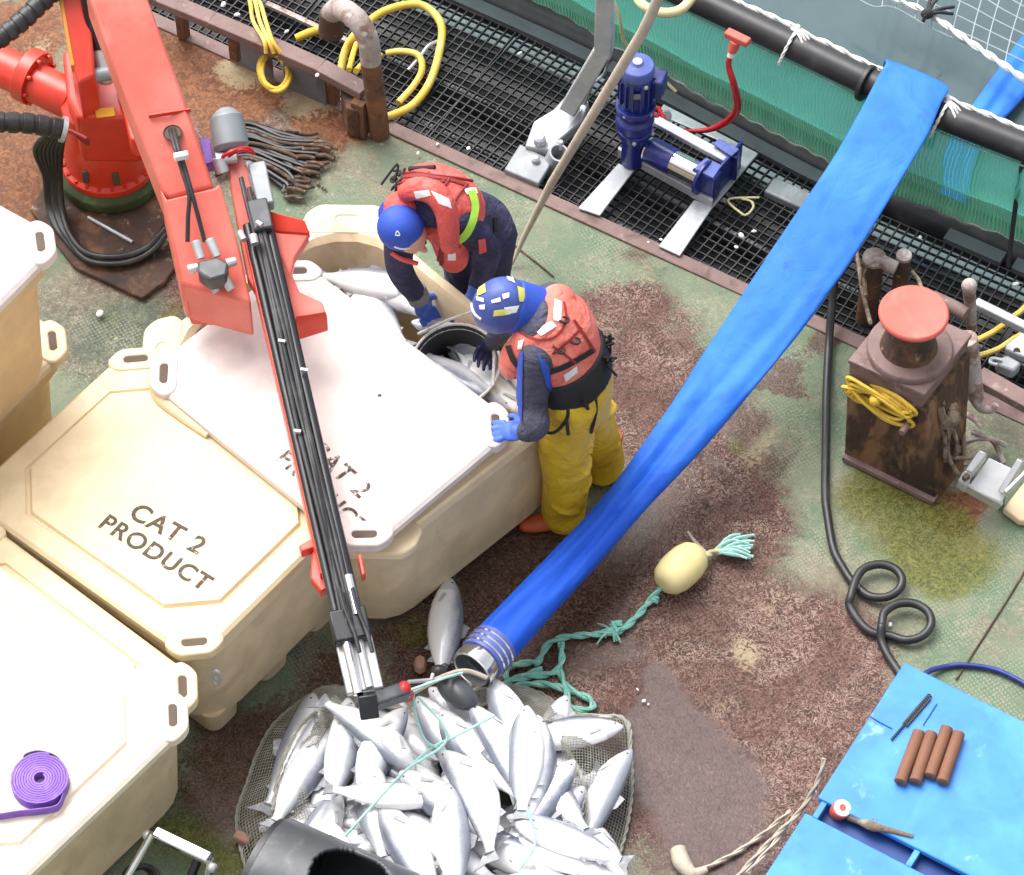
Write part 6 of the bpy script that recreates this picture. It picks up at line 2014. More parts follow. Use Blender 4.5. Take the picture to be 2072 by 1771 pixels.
mb.lathe([(0.12, 0.235), (0.150, 0.245), (0.154, 0.262), (0.146, 0.274), (0.09, 0.268), (0.001, 0.264)], kx, n=48)
mb.build('capstan_disc', M['red_cap'], KP, bevel=0.003)
# yellow line hung on the post
YL = thing('line_hank', kc(600, 1060, 0.5), 'hank of thin yellow line hung on the front of the rusty capstan post', 'line')
face_n = (base[1] - base[0]).cross(Vector((0, 0, 1))).normalized()
if face_n.y > 0:
    face_n = -face_n
mb = MB()
for k in range(8):
    ph, w, h = k * 0.7, 0.155 + 0.02 * math.sin(k * 2.1), 0.05 + 0.018 * math.sin(k * 1.3)
    cx = base[0].lerp(base[1], 0.30 + 0.02 * math.sin(k)) + Vector((0, 0, 0.56)) + face_n * (0.014 + 0.004 * k)
    ud = (base[1] - base[0]).normalized()
    q = [cx + ud * math.cos(t) * w + Vector((0, 0, 1)) * (math.sin(t) * h - 0.10 * 0 + 0.05 * math.sin(ph) * math.cos(t)) + face_n * 0.012 * math.sin(2 * t + ph) for t in [2 * math.pi * j / 10 for j in range(10)]]
    mb.tube(spline(q, 4, True), 0.0085, 7, closed=True)
mb.build('hank', M['yellow_rope'], YL)
mb = MB()
mb.ball(base[0].lerp(base[1], 0.28) + Vector((0, 0, 0.585)) + face_n * 0.05, (0.03, 0.03, 0.03), 10)
mb.build('line_knot', M['yellow_rope'], YL)
mb = MB()
mb.cyl(base[0].lerp(base[1], 0.62) + Vector((0, 0, 0.50)), base[0].lerp(base[1], 0.62) + Vector((0, 0, 0.50)) + face_n * 0.09, 0.016, 10)
mb.build('rope_peg', M['rust_mauve'], KP)
# old ropes and hooks tangled on the far side of the post
OR = thing('rope_tangle', kc(1050, 1250, 0.2), 'tangle of old brown ropes hung on the right side of the capstan post', 'rope tangle')
rr = random.Random(8)
for k in range(20):
    pts = []
    x, y = 960 + rr.uniform(0, 60), 1010 + rr.uniform(-40, 120)
    for j in range(5):
        pts.append((x + j * rr.uniform(8, 46), y + j * rr.uniform(40, 110), 0.52 - j * 0.10 + rr.uniform(-.03, .03)))
    mb = MB()
    mb.tube(spline([kc(*p) for p in pts], 6), rr.uniform(0.008, 0.015), 7)
    mb.build('rope_strand', M['old_rope'], OR)
for k in range(5):
    mb = MB()
    mb.ball(kc(1040 + rr.uniform(-50, 60), 1120 + rr.uniform(-60, 110), 0.42), (rr.uniform(.025, .05), rr.uniform(.025, .04), rr.uniform(.03, .06)), 9)
    mb.build('rope_lump', M['old_rope'], OR)
mb = MB()
mb.tube(spline([kc(1150, 700, 0.60), kc(1180, 860, 0.45), kc(1210, 1010, 0.30), kc(1250, 1110, 0.22), kc(1310, 1135, 0.22), kc(1345, 1100, 0.25)], 8), [0.06, 0.05, 0.035, 0.018, 0.014], 12)
tag(mb.build('iron_arm', M['rust_pale'], sharp=70), 'worn curved iron arm standing at the right of the capstan post', 'iron arm')
for i, pts in enumerate(([(1160, 1160, .15), (1210, 1190, .2), (1260, 1240, .2)], [(1160, 1330, .08), (1230, 1310, .12), (1310, 1310, .12), (1400, 1350, .06)], [(1200, 1270, .12), (1260, 1290, .14), (1330, 1330, .06), (1390, 1460, .02)])):
    mb = MB()
    mb.tube(spline([kc(*p) for p in pts], 7), 0.013, 8)
    tag(mb.build('bent_rod', M['rust_pale']), ('upper short grey rod sticking out beside the capstan post', 'longest bent grey rod lying level beside the capstan post', 'bent grey rod sloping down towards the aluminium tray')[i], 'rod', 'bent rods beside the capstan')
# bitts and rails behind the post
BT = thing('mooring_bitts', kc(640, 560, 0), 'pair of black mooring bitts with pale worn tops behind the capstan', 'bitts')
for (x, y, z, r, r2) in ((602, 200, 0.42, 0.052, 0.050), (782, 185, 0.44, 0.034, 0.036)):
    p = kc(x, y, z)
    mb = MB()
    mb.lathe([(r2, -0.46), (r2, -0.03), (r, -0.02)], p, n=24)
    b = mb.build('bitt_post', M['rust_dark'], BT)
    mb = MB()
    mb.lathe([(r2 * 0.98, -0.03), (r * 1.08, -0.015), (r * 1.05, 0.0), (0.001, 0.004)], p, (0.0, -0.1, 1), 24)
    mb.build('worn_top', M['rust_pale'], b)
mb = MB()
mb.tube([kc(640, 225, 0.41), kc(735, 270, 0.40)], 0.034, 14)
mb.build('cross_pin', M['rust_pale'], BT, bevel=0.005)
for i, pts in enumerate(([(480, 90, 0.1), (505, 260, .15), (530, 420, .25), (575, 600, .5)], [(560, 250, .4), (540, 330, .3), (548, 440, .3)], [(830, 290, 0.3), (870, 340, .35), (890, 400, .45)])):
    mb = MB()
    mb.tube(spline([kc(*p) for p in pts], 7), 0.010, 8)
    tag(mb.build('mooring_line', M['old_rope']), ('long old rope running down to the capstan beside the blue hose', 'short old rope hanging on the larger black bitt', 'short old rope hanging on the smaller black bitt')[i], 'rope')
mb = MB()
mb.tube([kc(950, 445, 0.42), kc(1080, 505, 0.42), kc(1165, 552, 0.42)], 0.034, 16)
tag(mb.build('rail_stub', M['rust_mauve'], bevel=0.004), 'short mauve pipe stub behind the red capstan disc', 'pipe')
mb = MB()
mb.tube(spline([kc(1196, 640, 0.14), kc(1190, 540, 0.28), kc(1180, 420, 0.50), kc(1180, 375, 0.56)], 6), [0.024, 0.026, 0.03, 0.036], 16)
mb.ball(kc(1181, 372, 0.57), (0.036, 0.036, 0.03), 14)
tag(mb.build('stanchion', M['rust_pale'], sharp=70), 'worn brown stanchion with a rounded top right of the capstan', 'stanchion')
mb = MB()
mb.bar(kc(1215, 480, 0.28), kc(1640, 690, 0.28), 0.045, 0.045)
tag(mb.build('white_rail', M['galv'], bevel=0.008), 'pale grey rail beam running off the right edge behind the stanchion', 'rail')
mb = MB()
mb.bar(kc(1235, 925, 0.22), kc(1620, 1140, 0.22), 0.085, 0.05)
tag(mb.build('rail_beam', M['rust_mauve'], bevel=0.005), 'rusty mauve rail beam at the right edge beyond the capstan', 'rail')
for i, pts in enumerate(([(1540, 480, .0), (1500, 525, .01), (1450, 562, .0)], [(1390, 612, .0), (1320, 660, .02), (1225, 708, .02), (1200, 716, 0)], [(1540, 650, 0), (1450, 700, .02), (1350, 765, .02), (1225, 806, .01)])):
    mb = MB()
    mb.tube(spline([kc(*p) for p in pts], 7), 0.014, 8)
    tag(mb.build('yellow_line', M['yellow_hose']), ('yellow line crossing the pale rail at the right edge', 'upper yellow line on the grating right of the stanchion', 'lower yellow line on the grating right of the stanchion')[i], 'line')
SB = thing('grey_bracket', kc(1440, 850, 0), 'light grey cast bracket with a bolt hole beside the yellow lines at the right edge', 'bracket')
mb = MB()
mb.prism([kc(x, y, 0.05) for x, y in ((1400, 765), (1500, 690), (1600, 740), (1560, 860), (1480, 840), (1390, 800))], (0, 0, 0.05))
mb.build('bracket_plate', M['galv'], SB, bevel=0.008)
mb = MB()
mb.prism([kc(x, y, 0.02) for x, y in ((1330, 880), (1400, 850), (1490, 900), (1440, 950), (1340, 910))], (0, 0, 0.07))
mb.build('bracket_foot', M['galv'], SB, bevel=0.012)
mb = MB()
mb.tube(spline([kc(1380, 830, .1), kc(1320, 820, .1), kc(1310, 845, .1), kc(1350, 858, .1)], 6), 0.010, 8)
mb.build('bracket_eye', M['galv'], SB)
mb = MB()
mb.cyl(kc(1470, 774, 0.10), kc(1470, 774, 0.103), 0.016, 14)
mb.build('bolt_hole', M['slot_dark'], SB)
WB = thing('steel_tray', kc(1310, 1590, 0), 'bright aluminium tray with side arms right of the capstan post', 'tray')
mb = MB()
mb.prism([kc(1172, 1604, 0.20), kc(1300, 1424, 0.30), kc(1462, 1500, 0.28), kc(1378, 1700, 0.16)], (0, 0, -0.018))
mb.build('tray_plate', M['white_paint'], WB, bevel=0.005)
mb = MB()
mb.prism([kc(1155, 1500, 0.30), kc(1240, 1374, 0.36), kc(1292, 1400, 0.36), kc(1196, 1520, 0.29)], (0, 0, -0.05))
mb.prism([kc(1110, 1560, 0.26), kc(1150, 1500, 0.30), kc(1196, 1522, 0.29), kc(1160, 1600, 0.24)], (0, 0, -0.06))
mb.build('side_arm', M['alu'], WB, bevel=0.006)
mb = MB()
mb.bar(kc(1112, 1580, 0.20), kc(1372, 1722, 0.12), 0.02, 0.05)
mb.bar(kc(1380, 1640, 0.2), kc(1500, 1440, 0.32), 0.03, 0.05)
mb.bar(kc(1400, 1640, 0.22), kc(1560, 1480, 0.3), 0.02, 0.03)
mb.build('tray_rail', M['alu'], WB, bevel=0.004)
mb = MB()
mb.box(kc(1160, 1545, 0.285), (0.03, 0.02, 0.03), R(40))
mb.build('arm_slot', M['slot_dark'], WB)
for x, y in ((1180, 1650), (1370, 1745)):
    mb = MB()
    p = kc(x, y, 0.0)
    mb.box((p.x, p.y + 0.03, 0.08), (0.03, 0.03, 0.16), R(-30))
    mb.build('tray_leg', M['galv_grey'], WB)
mb = MB()
mb.prism([kc(x, y, 0.004) for x, y in ((1380, 1765), (1560, 1540), (1700, 1640), (1640, 1860), (1480, 1840))], (0, 0, 0.04))
tag(mb.build('cream_board', M['lid_cream'], bevel=0.006), 'cream board lying on the deck below the aluminium tray at the right edge', 'board')

# ------------------------------------------------------------------ black hose with two coils, thin blue hose
def hc(x, y):
    return (1476 + 0.4125 * x, 1040.7 + 0.4125 * y)
BH = thing('black_hose', at(1700, 1180, 0), 'long black hose running down the deck with two loops at its end', 'hose')
mb = MB()
pts = [(1700, 440, 0.05), (1692, 530, 0.22), (1683, 620, 0.12), (1677, 700, 0.03), (1673, 785, 0.022), (1671, 900, 0.022), (1670, 1000, 0.022), (1674, 1040, 0.022)] + [(*hc(x, y), 0.022) for x, y in ((510, 170), (560, 270), (600, 330))]
pts += [(*hc(735 + 112 * math.cos(a), 328 + 82 * math.sin(a)), 0.022 + 0.03 * (1 if k > 3 else k / 4)) for k, a in enumerate([math.pi * 0.85 - 2 * math.pi * q / 9 for q in range(9)])]
pts += [(*hc(x, y), z) for x, y, z in ((596, 400, 0.05), (590, 450, 0.03), (640, 530, 0.022), (700, 580, 0.022))]
pts += [(*hc(868 + 122 * math.cos(a), 526 + 92 * math.sin(a)), 0.024 + 0.03 * (1 if k > 3 else k / 4)) for k, a in enumerate([math.pi * 0.72 - 2 * math.pi * q / 9 for q in range(9)])]
pts += [(*hc(x, y), z) for x, y, z in ((745, 560, 0.055), (745, 620, 0.03), (775, 690, 0.022), (830, 775, 0.022), (880, 860, 0.022))]
mb.tube(spline(P(*pts), 9), 0.0195, 14)
mb.build('hose_run', M['black_hdpe'], BH, sharp=80)
for x, y, zz in ((625, 352, 0.04), (845, 325, 0.05), (790, 548, 0.04)):
    mb = MB()
    mb.ball(at(*hc(x, y), zz), (0.012, 0.016, 0.02), 8)
    mb.build('tape_band', M['galv'], BH)
cord('thin_blue_hose', [(*hc(940, 800), .05), (*hc(985, 768), .03), (*hc(1060, 748), .012), (*hc(1150, 740), .012), (*hc(1300, 762), .012), (*hc(1445, 830), .012), (*hc(1600, 930), .012)], 0.012, 'winch_blue', 'thin dark blue hose running from behind the blue locker to the right edge', 'hose')

# ------------------------------------------------------------------ blue locker
ZB = 0.62
BX = thing('blue_locker', at(1900, 1700, 0), 'bright blue steel locker with two lids at the lower right corner', 'locker')
ld = (at(1660, 1600, ZB) - at(1830, 1340, ZB))
lu = (at(2072, 1460, ZB) - at(1830, 1340, ZB)).normalized()
ldn = Vector((lu.y, -lu.x, 0))
if ldn.y > 0:
    ldn = -ldn
o = at(1830, 1340, ZB)
def bxp(u, v, z=ZB):
    p = o + lu * u + ldn * v
    return Vector((p.x, p.y, z))
v0 = (at(1652, 1612, ZB) - o).dot(ldn)
v1 = (at(1640, 1640, ZB) - o).dot(ldn)
WU = 0.98
mb = MB()
mb.prism([bxp(0.01, 0.01, 0.0), bxp(WU - 0.03, 0.01, 0.0), bxp(WU - 0.03, 1.6, 0.0), bxp(0.01, 1.6, 0.0)], (0, 0, ZB - 0.06))
mb.build('locker_body', M['box_side'], BX, bevel=0.006)
slot = 0.085
mb = MB()
mb.prism([bxp(0, 0, ZB - 0.03), bxp(WU, 0, ZB - 0.03), bxp(WU, v0, ZB - 0.03), bxp(0, v0, ZB - 0.03)], (0, 0, 0.03))
mb.build('upper_lid', M['box_blue'], BX, bevel=0.006)
mb = MB()
mb.prism([bxp(-0.01, v0 + slot, ZB - 0.035), bxp(WU, v0 + slot, ZB - 0.035), bxp(WU, v0 + slot + 0.9, ZB - 0.035), bxp(-0.01, v0 + slot + 0.9, ZB - 0.035)], (0, 0, 0.03))
mb.build('lower_lid', M['box_blue'], BX, bevel=0.006)
for u in (0.02, 0.44, WU - 0.05):
    mb = MB()
    mb.prism([bxp(u, v0 + 0.001, ZB - 0.05), bxp(u + 0.025, v0 + 0.001, ZB - 0.05), bxp(u + 0.025, v0 + slot - 0.001, ZB - 0.05), bxp(u, v0 + slot - 0.001, ZB - 0.05)], (0, 0, 0.042))
    mb.build('hinge_lug', M['box_blue'], BX, bevel=0.003)
def bc4(x, y, z):
    return at(1476 + 0.4125 * x, 1040.7 + 0.4125 * y, z)
GV = thing('valve_gauge', bc4(545, 1450, ZB - 0.05), 'red valve knob with a white ring in the slot between the blue lids', 'valve')
c = bc4(545, 1450, ZB - 0.02)
mb = MB()
mb.lathe([(0.036, -0.04), (0.040, 0.0), (0.040, 0.02), (0.03, 0.028)], c, (0.25, -0.25, 1), 24)
mb.build('knob', M['red_cap'], GV, bevel=0.003)
mb = MB()
mb.lathe([(0.014, 0.029), (0.016, 0.032), (0.034, 0.030), (0.036, 0.026)], c, (0.25, -0.25, 1), 24, caps=False)
mb.build('knob_ring', M['white_paint'], GV)
mb = MB()
mb.tube(spline([bc4(590, 1480, ZB - .03), bc4(640, 1505, ZB - .02), bc4(700, 1530, ZB - .01), bc4(760, 1545, ZB), bc4(900, 1580, ZB + .004)], 5), [0.022, 0.016, 0.022, 0.014, 0.008], 10)
mb.build('valve_stem', M['old_rope'], GV)
mb = MB()
for k in range(8):
    mb.ball(bc4(640 + rr.uniform(0, 100), 1505 + rr.uniform(-10, 30), ZB - 0.015), rr.uniform(0.008, 0.018), 7)
mb.build('rust_lump', M['rust'], GV)
for k, (a, b) in enumerate((((932, 1066), (836, 1318)), ((992, 1072), (910, 1316)), ((1068, 1046), (982, 1290)), ((1126, 1072), (1042, 1318)))):
    p, q = bc4(*a, ZB + 0.026), bc4(*b, ZB + 0.026)
    d = (p - q).normalized()
    L = (p - q).length
    mb = MB()
    mb.lathe([(0.017, 0), (0.0255, 0.004), (0.026, 0.012), (0.026, L - 0.012), (0.0255, L - 0.004), (0.017, L)], q, d, 20)
    t = mb.build('brown_roll', M['roll_brown'])
    tag(t, ('leftmost of the four brown rolls on the blue lid', 'second brown roll from the left on the blue lid', 'third brown roll from the left, reaching furthest up the blue lid', 'rightmost of the four brown rolls on the blue lid')[k], 'roll', 'brown rolls on the blue locker')
    mb = MB()
    mb.lathe([(0.001, -0.001), (0.012, -0.001), (0.013, 0.003)], q, d, 14)
    mb.build('roll_core', M['slot_dark'], t)
mb = MB()
zc = ZB + 0.008
for k in range(26):
    t = k / 25
    p = bc4(795 + 185 * t, 1105 - 215 * t, zc)
    n = (bc4(980, 890, zc) - bc4(795, 1105, zc)).normalized()
    s = n.cross(Vector((0, 0, 1)))
    w = 0.004 if t < 0.33 else 0.010
    mb.tube([p - s * w, p + n * 0.006, p + s * w], 0.0042, 6)
for sgn in (-1, 1):
    mb.tube([bc4(860 + sgn * 8, 1035 + sgn * 6, zc), bc4(978 + sgn * 8, 898 + sgn * 6, zc)], 0.004, 6)
tag(mb.build('black_chain', M['black_rubber']), 'short black toothed chain lying on the blue lid beside the brown rolls', 'chain')
mb = MB()
mb.tube([bc4(690, 992, ZB + .003), bc4(740, 1022, ZB + .003), bc4(798, 1052, ZB + .003)], 0.002, 5)
mb.tube([bc4(1018, 930, ZB + .003), bc4(950, 1035, ZB + .003)], 0.002, 5)
mb.build('lid_scratch', M['box_side'], BX)
WR = thing('white_rope', at(1560, 1720, 0), 'frayed whitish rope lying along the left side of the blue locker', 'rope')
for pts in ([(1668, 1535, .5), (1655, 1580, .42), (1620, 1640, .3), (1560, 1700, .2), (1500, 1765, .1), (1440, 1830, .05)], [(1600, 1640, .1), (1540, 1690, .02), (1480, 1730, .015), (1400, 1765, .015), (1370, 1740, .015), (1385, 1715, .015)], [(1650, 1600, .3), (1580, 1690, .1), (1510, 1770, .03)]):
    mb = twist_rope(P(*pts), 0.009, lay=9)
    mb.build('rope_strand', M['tan_rope'], WR)
mb = MB()
mb.tube(spline(P((1372, 1718, .03), (1380, 1745, .03), (1402, 1768, .03), (1430, 1760, .03)), 6), [0.034, 0.04, 0.028, 0.016], 10)
mb.build('rope_end', M['tan_rope'], WR)

# ------------------------------------------------------------------ buoy on its teal line
BU = thing('buoy', at(1378, 1160, 0), 'pale yellow oval float threaded on a teal rope on the rusty deck', 'buoy')
c = at(1378, 1150, 0.105)
d = (at(1440, 1100, 0.1) - at(1330, 1200, 0.1)).normalized()
mb = MB()
mb.lathe([(0.024, -0.122), (0.052, -0.118), (0.076, -0.092), (0.089, -0.045), (0.091, 0.0), (0.089, 0.045), (0.076, 0.092), (0.052, 0.118), (0.024, 0.122)], c, d, 30)
mb.build('float_body', M['buoy'], BU, sharp=60)
mb = MB()
mb.lathe([(0.001, -0.117), (0.022, -0.116), (0.02, -0.11)], c, d, 14)
mb.build('float_hole', M['slot_dark'], BU)
mb = twist_rope([c + d * 0.10, at(1428, 1126, 0.09), at(1440, 1118, 0.05), at(1466, 1110, 0.04)], 0.013)
mb.build('line_end', M['cream_rope'], BU)
mb = MB()
rg = random.Random(6)
for k in range(46):
    a = at(1452 + rg.uniform(-6, 6), 1116 + rg.uniform(-5, 5), 0.035)
    tip = at(1506 + rg.uniform(-26, 22), 1104 + rg.uniform(-24, 28), rg.uniform(0.005, 0.06))
    mb.tube(spline([a, a.lerp(tip, 0.5) + Vector((rg.uniform(-.02, .02), rg.uniform(-.02, .02), rg.uniform(0, .03))), tip], 5), [0.005, 0.0075, 0.005], 5)
mb.build('frayed_end', M['frayed_rope'], BU)
mb = MB()
mb.tube(spline(P((1392, 1076, .02), (1404, 1094, .03), (1420, 1112, .06), (1432, 1124, .06)), 6), [0.006, 0.010, 0.012], 8)
mb.build('cord_tail', M['tan_rope'], BU)
TL = thing('teal_rope', at(1180, 1330, 0), 'teal rope lying in loops from the float to the fish net', 'rope')
for k, pts in enumerate(([(1338, 1188, .06), (1318, 1212, .018), (1290, 1246, .018), (1252, 1278, .018), (1200, 1284, .018), (1140, 1290, .018), (1108, 1305, .018), (1092, 1335, .018), (1080, 1345, .018)],
                         [(1252, 1278, .03), (1238, 1262, .03), (1262, 1262, .025)], [(1318, 1210, .025), (1334, 1216, .02)],
                         [(1135, 1300, .018), (1136, 1340, .02), (1118, 1362, .02), (1060, 1372, .025), (1024, 1384, .04), (1020, 1410, .06)],
                         [(1090, 1338, .022), (1050, 1344, .026), (1024, 1352, .03), (1030, 1376, .03), (1075, 1362, .03), (1100, 1352, .03)],
                         [(1132, 1358, .02), (1146, 1388, .018), (1166, 1402, .02), (1192, 1414, .02), (1200, 1430, .02), (1180, 1438, .02), (1150, 1426, .02), (1143, 1396, .03), (1095, 1384, .03), (1045, 1388, .04), (1022, 1398, .06)])):
    mb = twist_rope(P(*pts), 0.0135)
    mb.build('rope_run', M['teal_rope'], TL)
mb = MB()
for k in range(20):
    a = at(1238 + rg.uniform(-10, 10), 1276 + rg.uniform(-8, 8), 0.03)
    tip = at(1240 + rg.uniform(-34, 34), 1282 + rg.uniform(-26, 22), 0.008)
    mb.tube(spline([a, a.lerp(tip, .5) + Vector((0, 0, .015)), tip], 4), 0.0045, 5)
mb.build('rope_fray', M['teal_rope'], TL)
# thin teal lines crossing the fish
TN = thing('teal_twine', at(880, 1560, 0.4), 'thin teal cords stretched over the heap of salmon', 'cord')
for pts in ([(835, 1398, .75), (842, 1450, .66), (862, 1500, .58), (896, 1516, .52)], [(826, 1398, .78), (900, 1372, .72), (935, 1362, .66)], [(1000, 1448, .50), (930, 1486, .55), (870, 1516, .54), (800, 1580, .52), (745, 1640, .48), (700, 1690, .44)],
            [(846, 1410, .72), (905, 1494, .58), (820, 1560, .54), (740, 1646, .5), (698, 1692, .45)], [(1068, 1640, .44), (1082, 1690, .42), (1078, 1722, .40), (1050, 1760, .36)]):
    mb = MB()
    mb.tube(spline(P(*pts), 6), 0.006, 7)
    mb.build('cord_run', M['frayed_rope'], TN)
# hook gear at the coupling
HG = thing('lifting_gear', at(900, 1370, 0.5), 'pale strop and wire links joining the jib tip to the hose coupling', 'lifting gear')
mb = MB()
mb.tube(spline(P((818, 1412, .80), (860, 1388, .66), (905, 1366, .50), (945, 1358, .44), (985, 1372, .40)), 6), 0.011, 8)
mb.build('strop', M['tan_rope'], HG)
mb = MB()
mb.tube(P((826, 1380, .70), (872, 1376, .62), (876, 1364, .62)), 0.008, 8)
mb.build('wire_link', M['galv'], HG)
mb = MB()
mb.ball(at(888, 1358, 0.48), (0.035, 0.03, 0.025), 10)
mb.ball(at(900, 1352, 0.46), (0.02, 0.025, 0.02), 8)
mb.build('black_shackle', M['black_rubber'], HG)
mb = MB()
mb.ball(at(925, 1402, 0.40), (0.105, 0.06, 0.05), 16, Matrix.Rotation(R(-42), 3, 'Z'))  # dark grey oval lump set on the heap
tag(mb.build('dark_oval', M['grey_black']), 'dark oval lump under the hose coupling on the fish heap', 'float')

# ------------------------------------------------------------------ brailer net spread round the fish
OUT = [(655, 1392), (600, 1428), (556, 1466), (520, 1530), (500, 1590), (480, 1650), (486, 1710), (505, 1775), (560, 1850), (760, 1900), (1000, 1905), (1170, 1860), (1232, 1780), (1262, 1700), (1278, 1610), (1276, 1520), (1268, 1462), (1238, 1448), (1190, 1462), (1150, 1440), (1112, 1418), (1060, 1392), (980, 1395), (900, 1412), (800, 1420), (720, 1400)]
NB = thing('brailer_net', at(880, 1620, 0), 'fine pale mesh net spread under and around the heap of salmon', 'net')
ol = along(spline(P(*[(x, y, 0.012) for x, y in OUT]), 12, True), 0.0165)
ctr = at(885, 1625, 0)
nr = 26
verts, faces = [], []
m = len(ol)
for i, p in enumerate(ol):
    for j in range(nr):
        t = j / (nr - 1)
        q = p.lerp(Vector((ctr.x, ctr.y, 0)), t * 0.36)
        hgt = 0.02 + 0.20 * t ** 0.75 + 0.035 * noise.noise(Vector((p.x * 7, p.y * 7, t * 2))) * (0.4 + t) + (0.05 * max(0, noise.noise(Vector((p.x * 3.2, p.y * 3.2, 5)))) * math.sin(t * 3.1))
        verts.append(Vector((q.x, q.y, max(0.006, hgt))))
for i in range(m):
    for j in range(nr - 1):
        faces.append((i * nr + j, ((i + 1) % m) * nr + j, ((i + 1) % m) * nr + j + 1, i * nr + j + 1))
mb = MB()
mb.add(verts, faces)
ob = mb.build('net_mesh', M['net_cord'], NB, sharp=180)
ob['kind'] = 'stuff'
w = ob.modifiers.new('wire', 'WIREFRAME')
w.thickness, w.use_even_offset = 0.0042, False
mb = twist_rope([p + Vector((0, 0, 0.01)) for p in ol[::9]] + [ol[0]], 0.008)
mb.build('head_rope', M['net_cord'], NB)
for pts in ([(1112, 1420, .06), (1170, 1462, .12), (1218, 1452, .12), (1258, 1452, .14), (1274, 1490, .12), (1272, 1560, .08)], [(1130, 1490, .2), (1172, 1560, .2), (1184, 1620, .2), (1180, 1700, .18), (1140, 1770, .16)], [(640, 1440, .2), (600, 1480, .25), (566, 1560, .22), (552, 1640, .2)], [(1210, 1700, .08), (1235, 1745, .06), (1240, 1790, .04)]):
    mb = twist_rope(P(*pts), 0.008)
    mb.build('fold_rope', M['net_cord'], NB)

# ------------------------------------------------------------------ black drum with a cut-out, trolley handle
def dcp(x, y, z):
    return at(454.1 + 0.359 * x, 1135.3 + 0.359 * y, z)
DR = thing('black_drum', at(700, 1800, 0), 'black plastic drum with an oval cut-out in front of the heap of salmon', 'drum')
axd = Vector((0.90, -0.436, 0)).normalized()
DRr = 0.25
dc0 = at(538, 1782, 0.44)
n, L = 150, 1.1
upd = Vector((0, 0, 1))
sd_ = axd.cross(upd)
hcen = dcp(770, 1660, 0.44 + DRr)
hu = (hcen - dc0).dot(axd)
verts, faces, idx = [], [], {}
nu = 150
ha = math.radians(100)
def dp(i, k, r):
    t = 2 * math.pi * k / n
    return dc0 + axd * (L * i / nu) + (sd_ * math.cos(t) + upd * math.sin(t)) * r
def hole(i, k):
    t = 2 * math.pi * (k + 0.5) / n
    s = (L * (i + 0.5) / nu - hu) / 0.155
    a = (t - ha) / 0.62
    return s * s + a * a < 1
mb = MB()
v = [dp(i, k, DRr) for i in range(nu + 1) for k in range(n)]
f = [(i * n + k, i * n + (k + 1) % n, (i + 1) * n + (k + 1) % n, (i + 1) * n + k) for i in range(nu) for k in range(n) if not hole(i, k)]
mb.add(v, f)
ob = mb.build('drum_shell', M['grey_black'], DR, sharp=60)
s = ob.modifiers.new('wall', 'SOLIDIFY')
s.thickness, s.offset = 0.018, -1
mb = MB()
for i0, r0 in ((0.0, DRr + 0.006), (0.10, DRr + 0.004)):
    mb.lathe([(DRr - 0.01, i0 - 0.03), (r0, i0 - 0.03), (r0 + 0.003, i0), (r0, i0 + 0.03), (DRr - 0.01, i0 + 0.03)], dc0, axd, 64, caps=False)
mb.build('drum_rim', M['black_hdpe'], DR)
mb = MB()
mb.lathe([(0.001, 0), (DRr * 0.97, 0.0), (DRr * 0.97, 0.01)], dc0, axd, 64)
mb.build('drum_end', M['grey_black'], DR)
mb = MB()
mb.box(dc0 + axd * 0.06 + (sd_ * math.cos(R(52)) + upd * math.sin(R(52))) * (DRr + 0.003), (0.04, 0.03, 0.02), R(-37))
mb.build('drum_slot', M['slot_dark'], DR)
mb = MB()
q = at(500, 1695, 0.03)
mb.bar(at(476, 1690, 0.04), at(508, 1704, 0.05), 0.045, 0.045)
tag(mb.build('net_toggle', M['rock_chip'], bevel=0.01), 'brown wooden toggle on the edge of the net beside the black drum', 'toggle')
mb = MB()
mb.ball(at(850, 1345, 0.03), (0.03, 0.05, 0.03), 8)
tag(mb.build('fish_offal', M['rock_chip']), 'small pinkish brown lump on the deck beside the jib tip', 'offal')
HT = thing('trolley_frame', at(330, 1760, 0), 'chrome trolley handle frame standing at the bottom edge beside the loose lid', 'trolley')
mb = MB()
mb.bar(at(312, 1684, 0.62), at(424, 1738, 0.62), 0.05, 0.035)
mb.build('cross_bar', M['chrome'], HT, bevel=0.008)
for pts in ([(308, 1686, .62), (285, 1728, .55), (246, 1800, .42), (230, 1850, .3)], [(426, 1738, .62), (420, 1775, .55), (410, 1840, .42)]):
    mb = MB()
    mb.tube(spline(P(*pts), 5), 0.016, 12)
    mb.build('side_tube', M['chrome'], HT)
mb = MB()
mb.tube(P((404, 1730, .5), (376, 1800, .40)), 0.02, 10)
mb.build('brake_rod', M['black_gloss'], HT)
mb = MB()
for k in range(3):
    mb.tube(spline([at(280 + 28 * math.cos(a) + 5 * k, 1775 + 22 * math.sin(a), 0.38 + .02 * k) for a in [2 * math.pi * q / 10 for q in range(10)]], 4, True), 0.014, 8, closed=True)
mb.build('brake_cable', M['black_rubber'], HT)
for a in ((298, 1690), (430, 1756)):
    mb = MB()
    mb.ball(at(*a, 0.60), 0.022, 10)
    mb.build('tube_joint', M['alu'], HT)
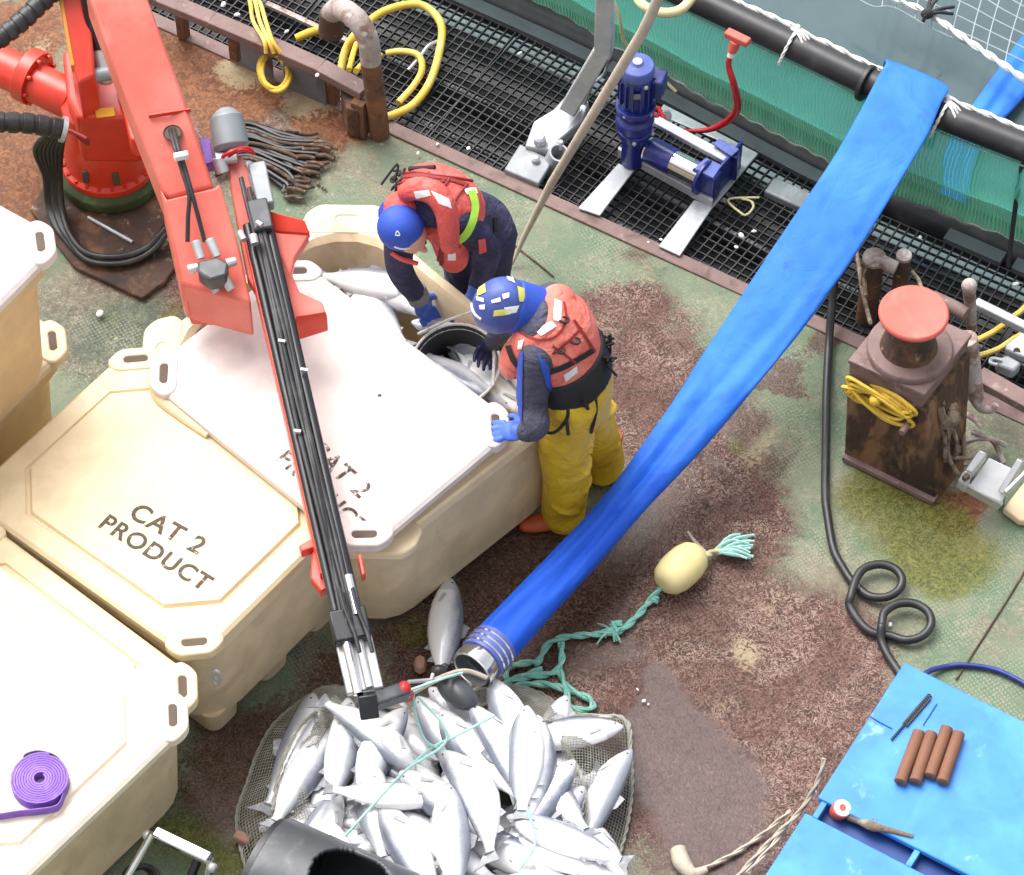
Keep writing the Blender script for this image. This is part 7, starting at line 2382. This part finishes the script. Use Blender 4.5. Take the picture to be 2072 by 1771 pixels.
# corner of a dark case at the lower left edge
mb = MB()
mb.prism(P((-40, 1748, .3), (22, 1762, .3), (60, 1800, .3), (-40, 1850, .3)), (0, 0, -0.3))
tag(mb.build('dark_case', M['grey_black'], bevel=0.01), 'dark case just showing at the bottom left corner', 'case')
# white scraps on the deck and the grating
SCRAPS = [(202, 634, .01, .022, 'white scrap alone on the green deck left of the stencilled tub'), (1052, 108, .0, .016, 'white scrap on the grating between the yellow hose and the galvanised arm'), (1500, 476, 0, .018, 'larger of two white scraps on the grating right of the winch leg'), (1526, 468, 0, .014, 'smaller of two white scraps on the grating right of the winch leg'),
          (2055, 575, 0, .020, 'white scrap on the grating at the right edge above the pale rail'), (846, 310, .01, .012, "white scrap on the deck just inside the ship's side, left of the others"), (885, 292, .01, .012, "white scrap on the flange of the ship's side near the bent worker"), (948, 300, .01, .013, 'white scrap on the grating edge above the bent worker'), (775, 225, .01, .016, 'white scrap at the foot of the gooseneck pipe'),
          (642, 152, .30, .014, 'white scrap on top of the rusty rail beam'), (1303, 1418, .006, .010, 'largest of three white crumbs on the dark rust right of the net'), (1290, 1395, .006, .008, 'uppermost of three white crumbs on the dark rust right of the net'), (1312, 1425, .005, .006, 'smallest of three white crumbs on the dark rust right of the net'), (452, 9, 0, .02, 'white scrap on the grating at the top edge'),
          (480, 30, 0, .018, 'white scrap on the grating left of the hanging yellow line'), (580, 64, 0, .016, 'white scrap beside the thick yellow stub'), (1338, 485, 0, .010, 'white crumb on the grating between the winch legs, nearer the right leg'), (1312, 490, .0, .008, 'white crumb on the grating between the winch legs, nearer the left leg'), (1862, 480, 0, .012, 'white scrap on the grating right of the blue hose'), (1490, 500, 0, .012, 'thin white scrap on the grating nearest the ship side, right of the winch')]
for x, y, z, s, lab in SCRAPS:
    mb = MB()
    rot = Matrix.Rotation(rg.uniform(0, 6), 3, 'Z')
    mb.ball(at(x, y, z + s * 0.5), (s, s * rg.uniform(.5, .9), s * .5), 8, rot)
    tag(mb.build('fish_scrap', M['scrap_white']), lab, 'scrap', 'white fish scraps')
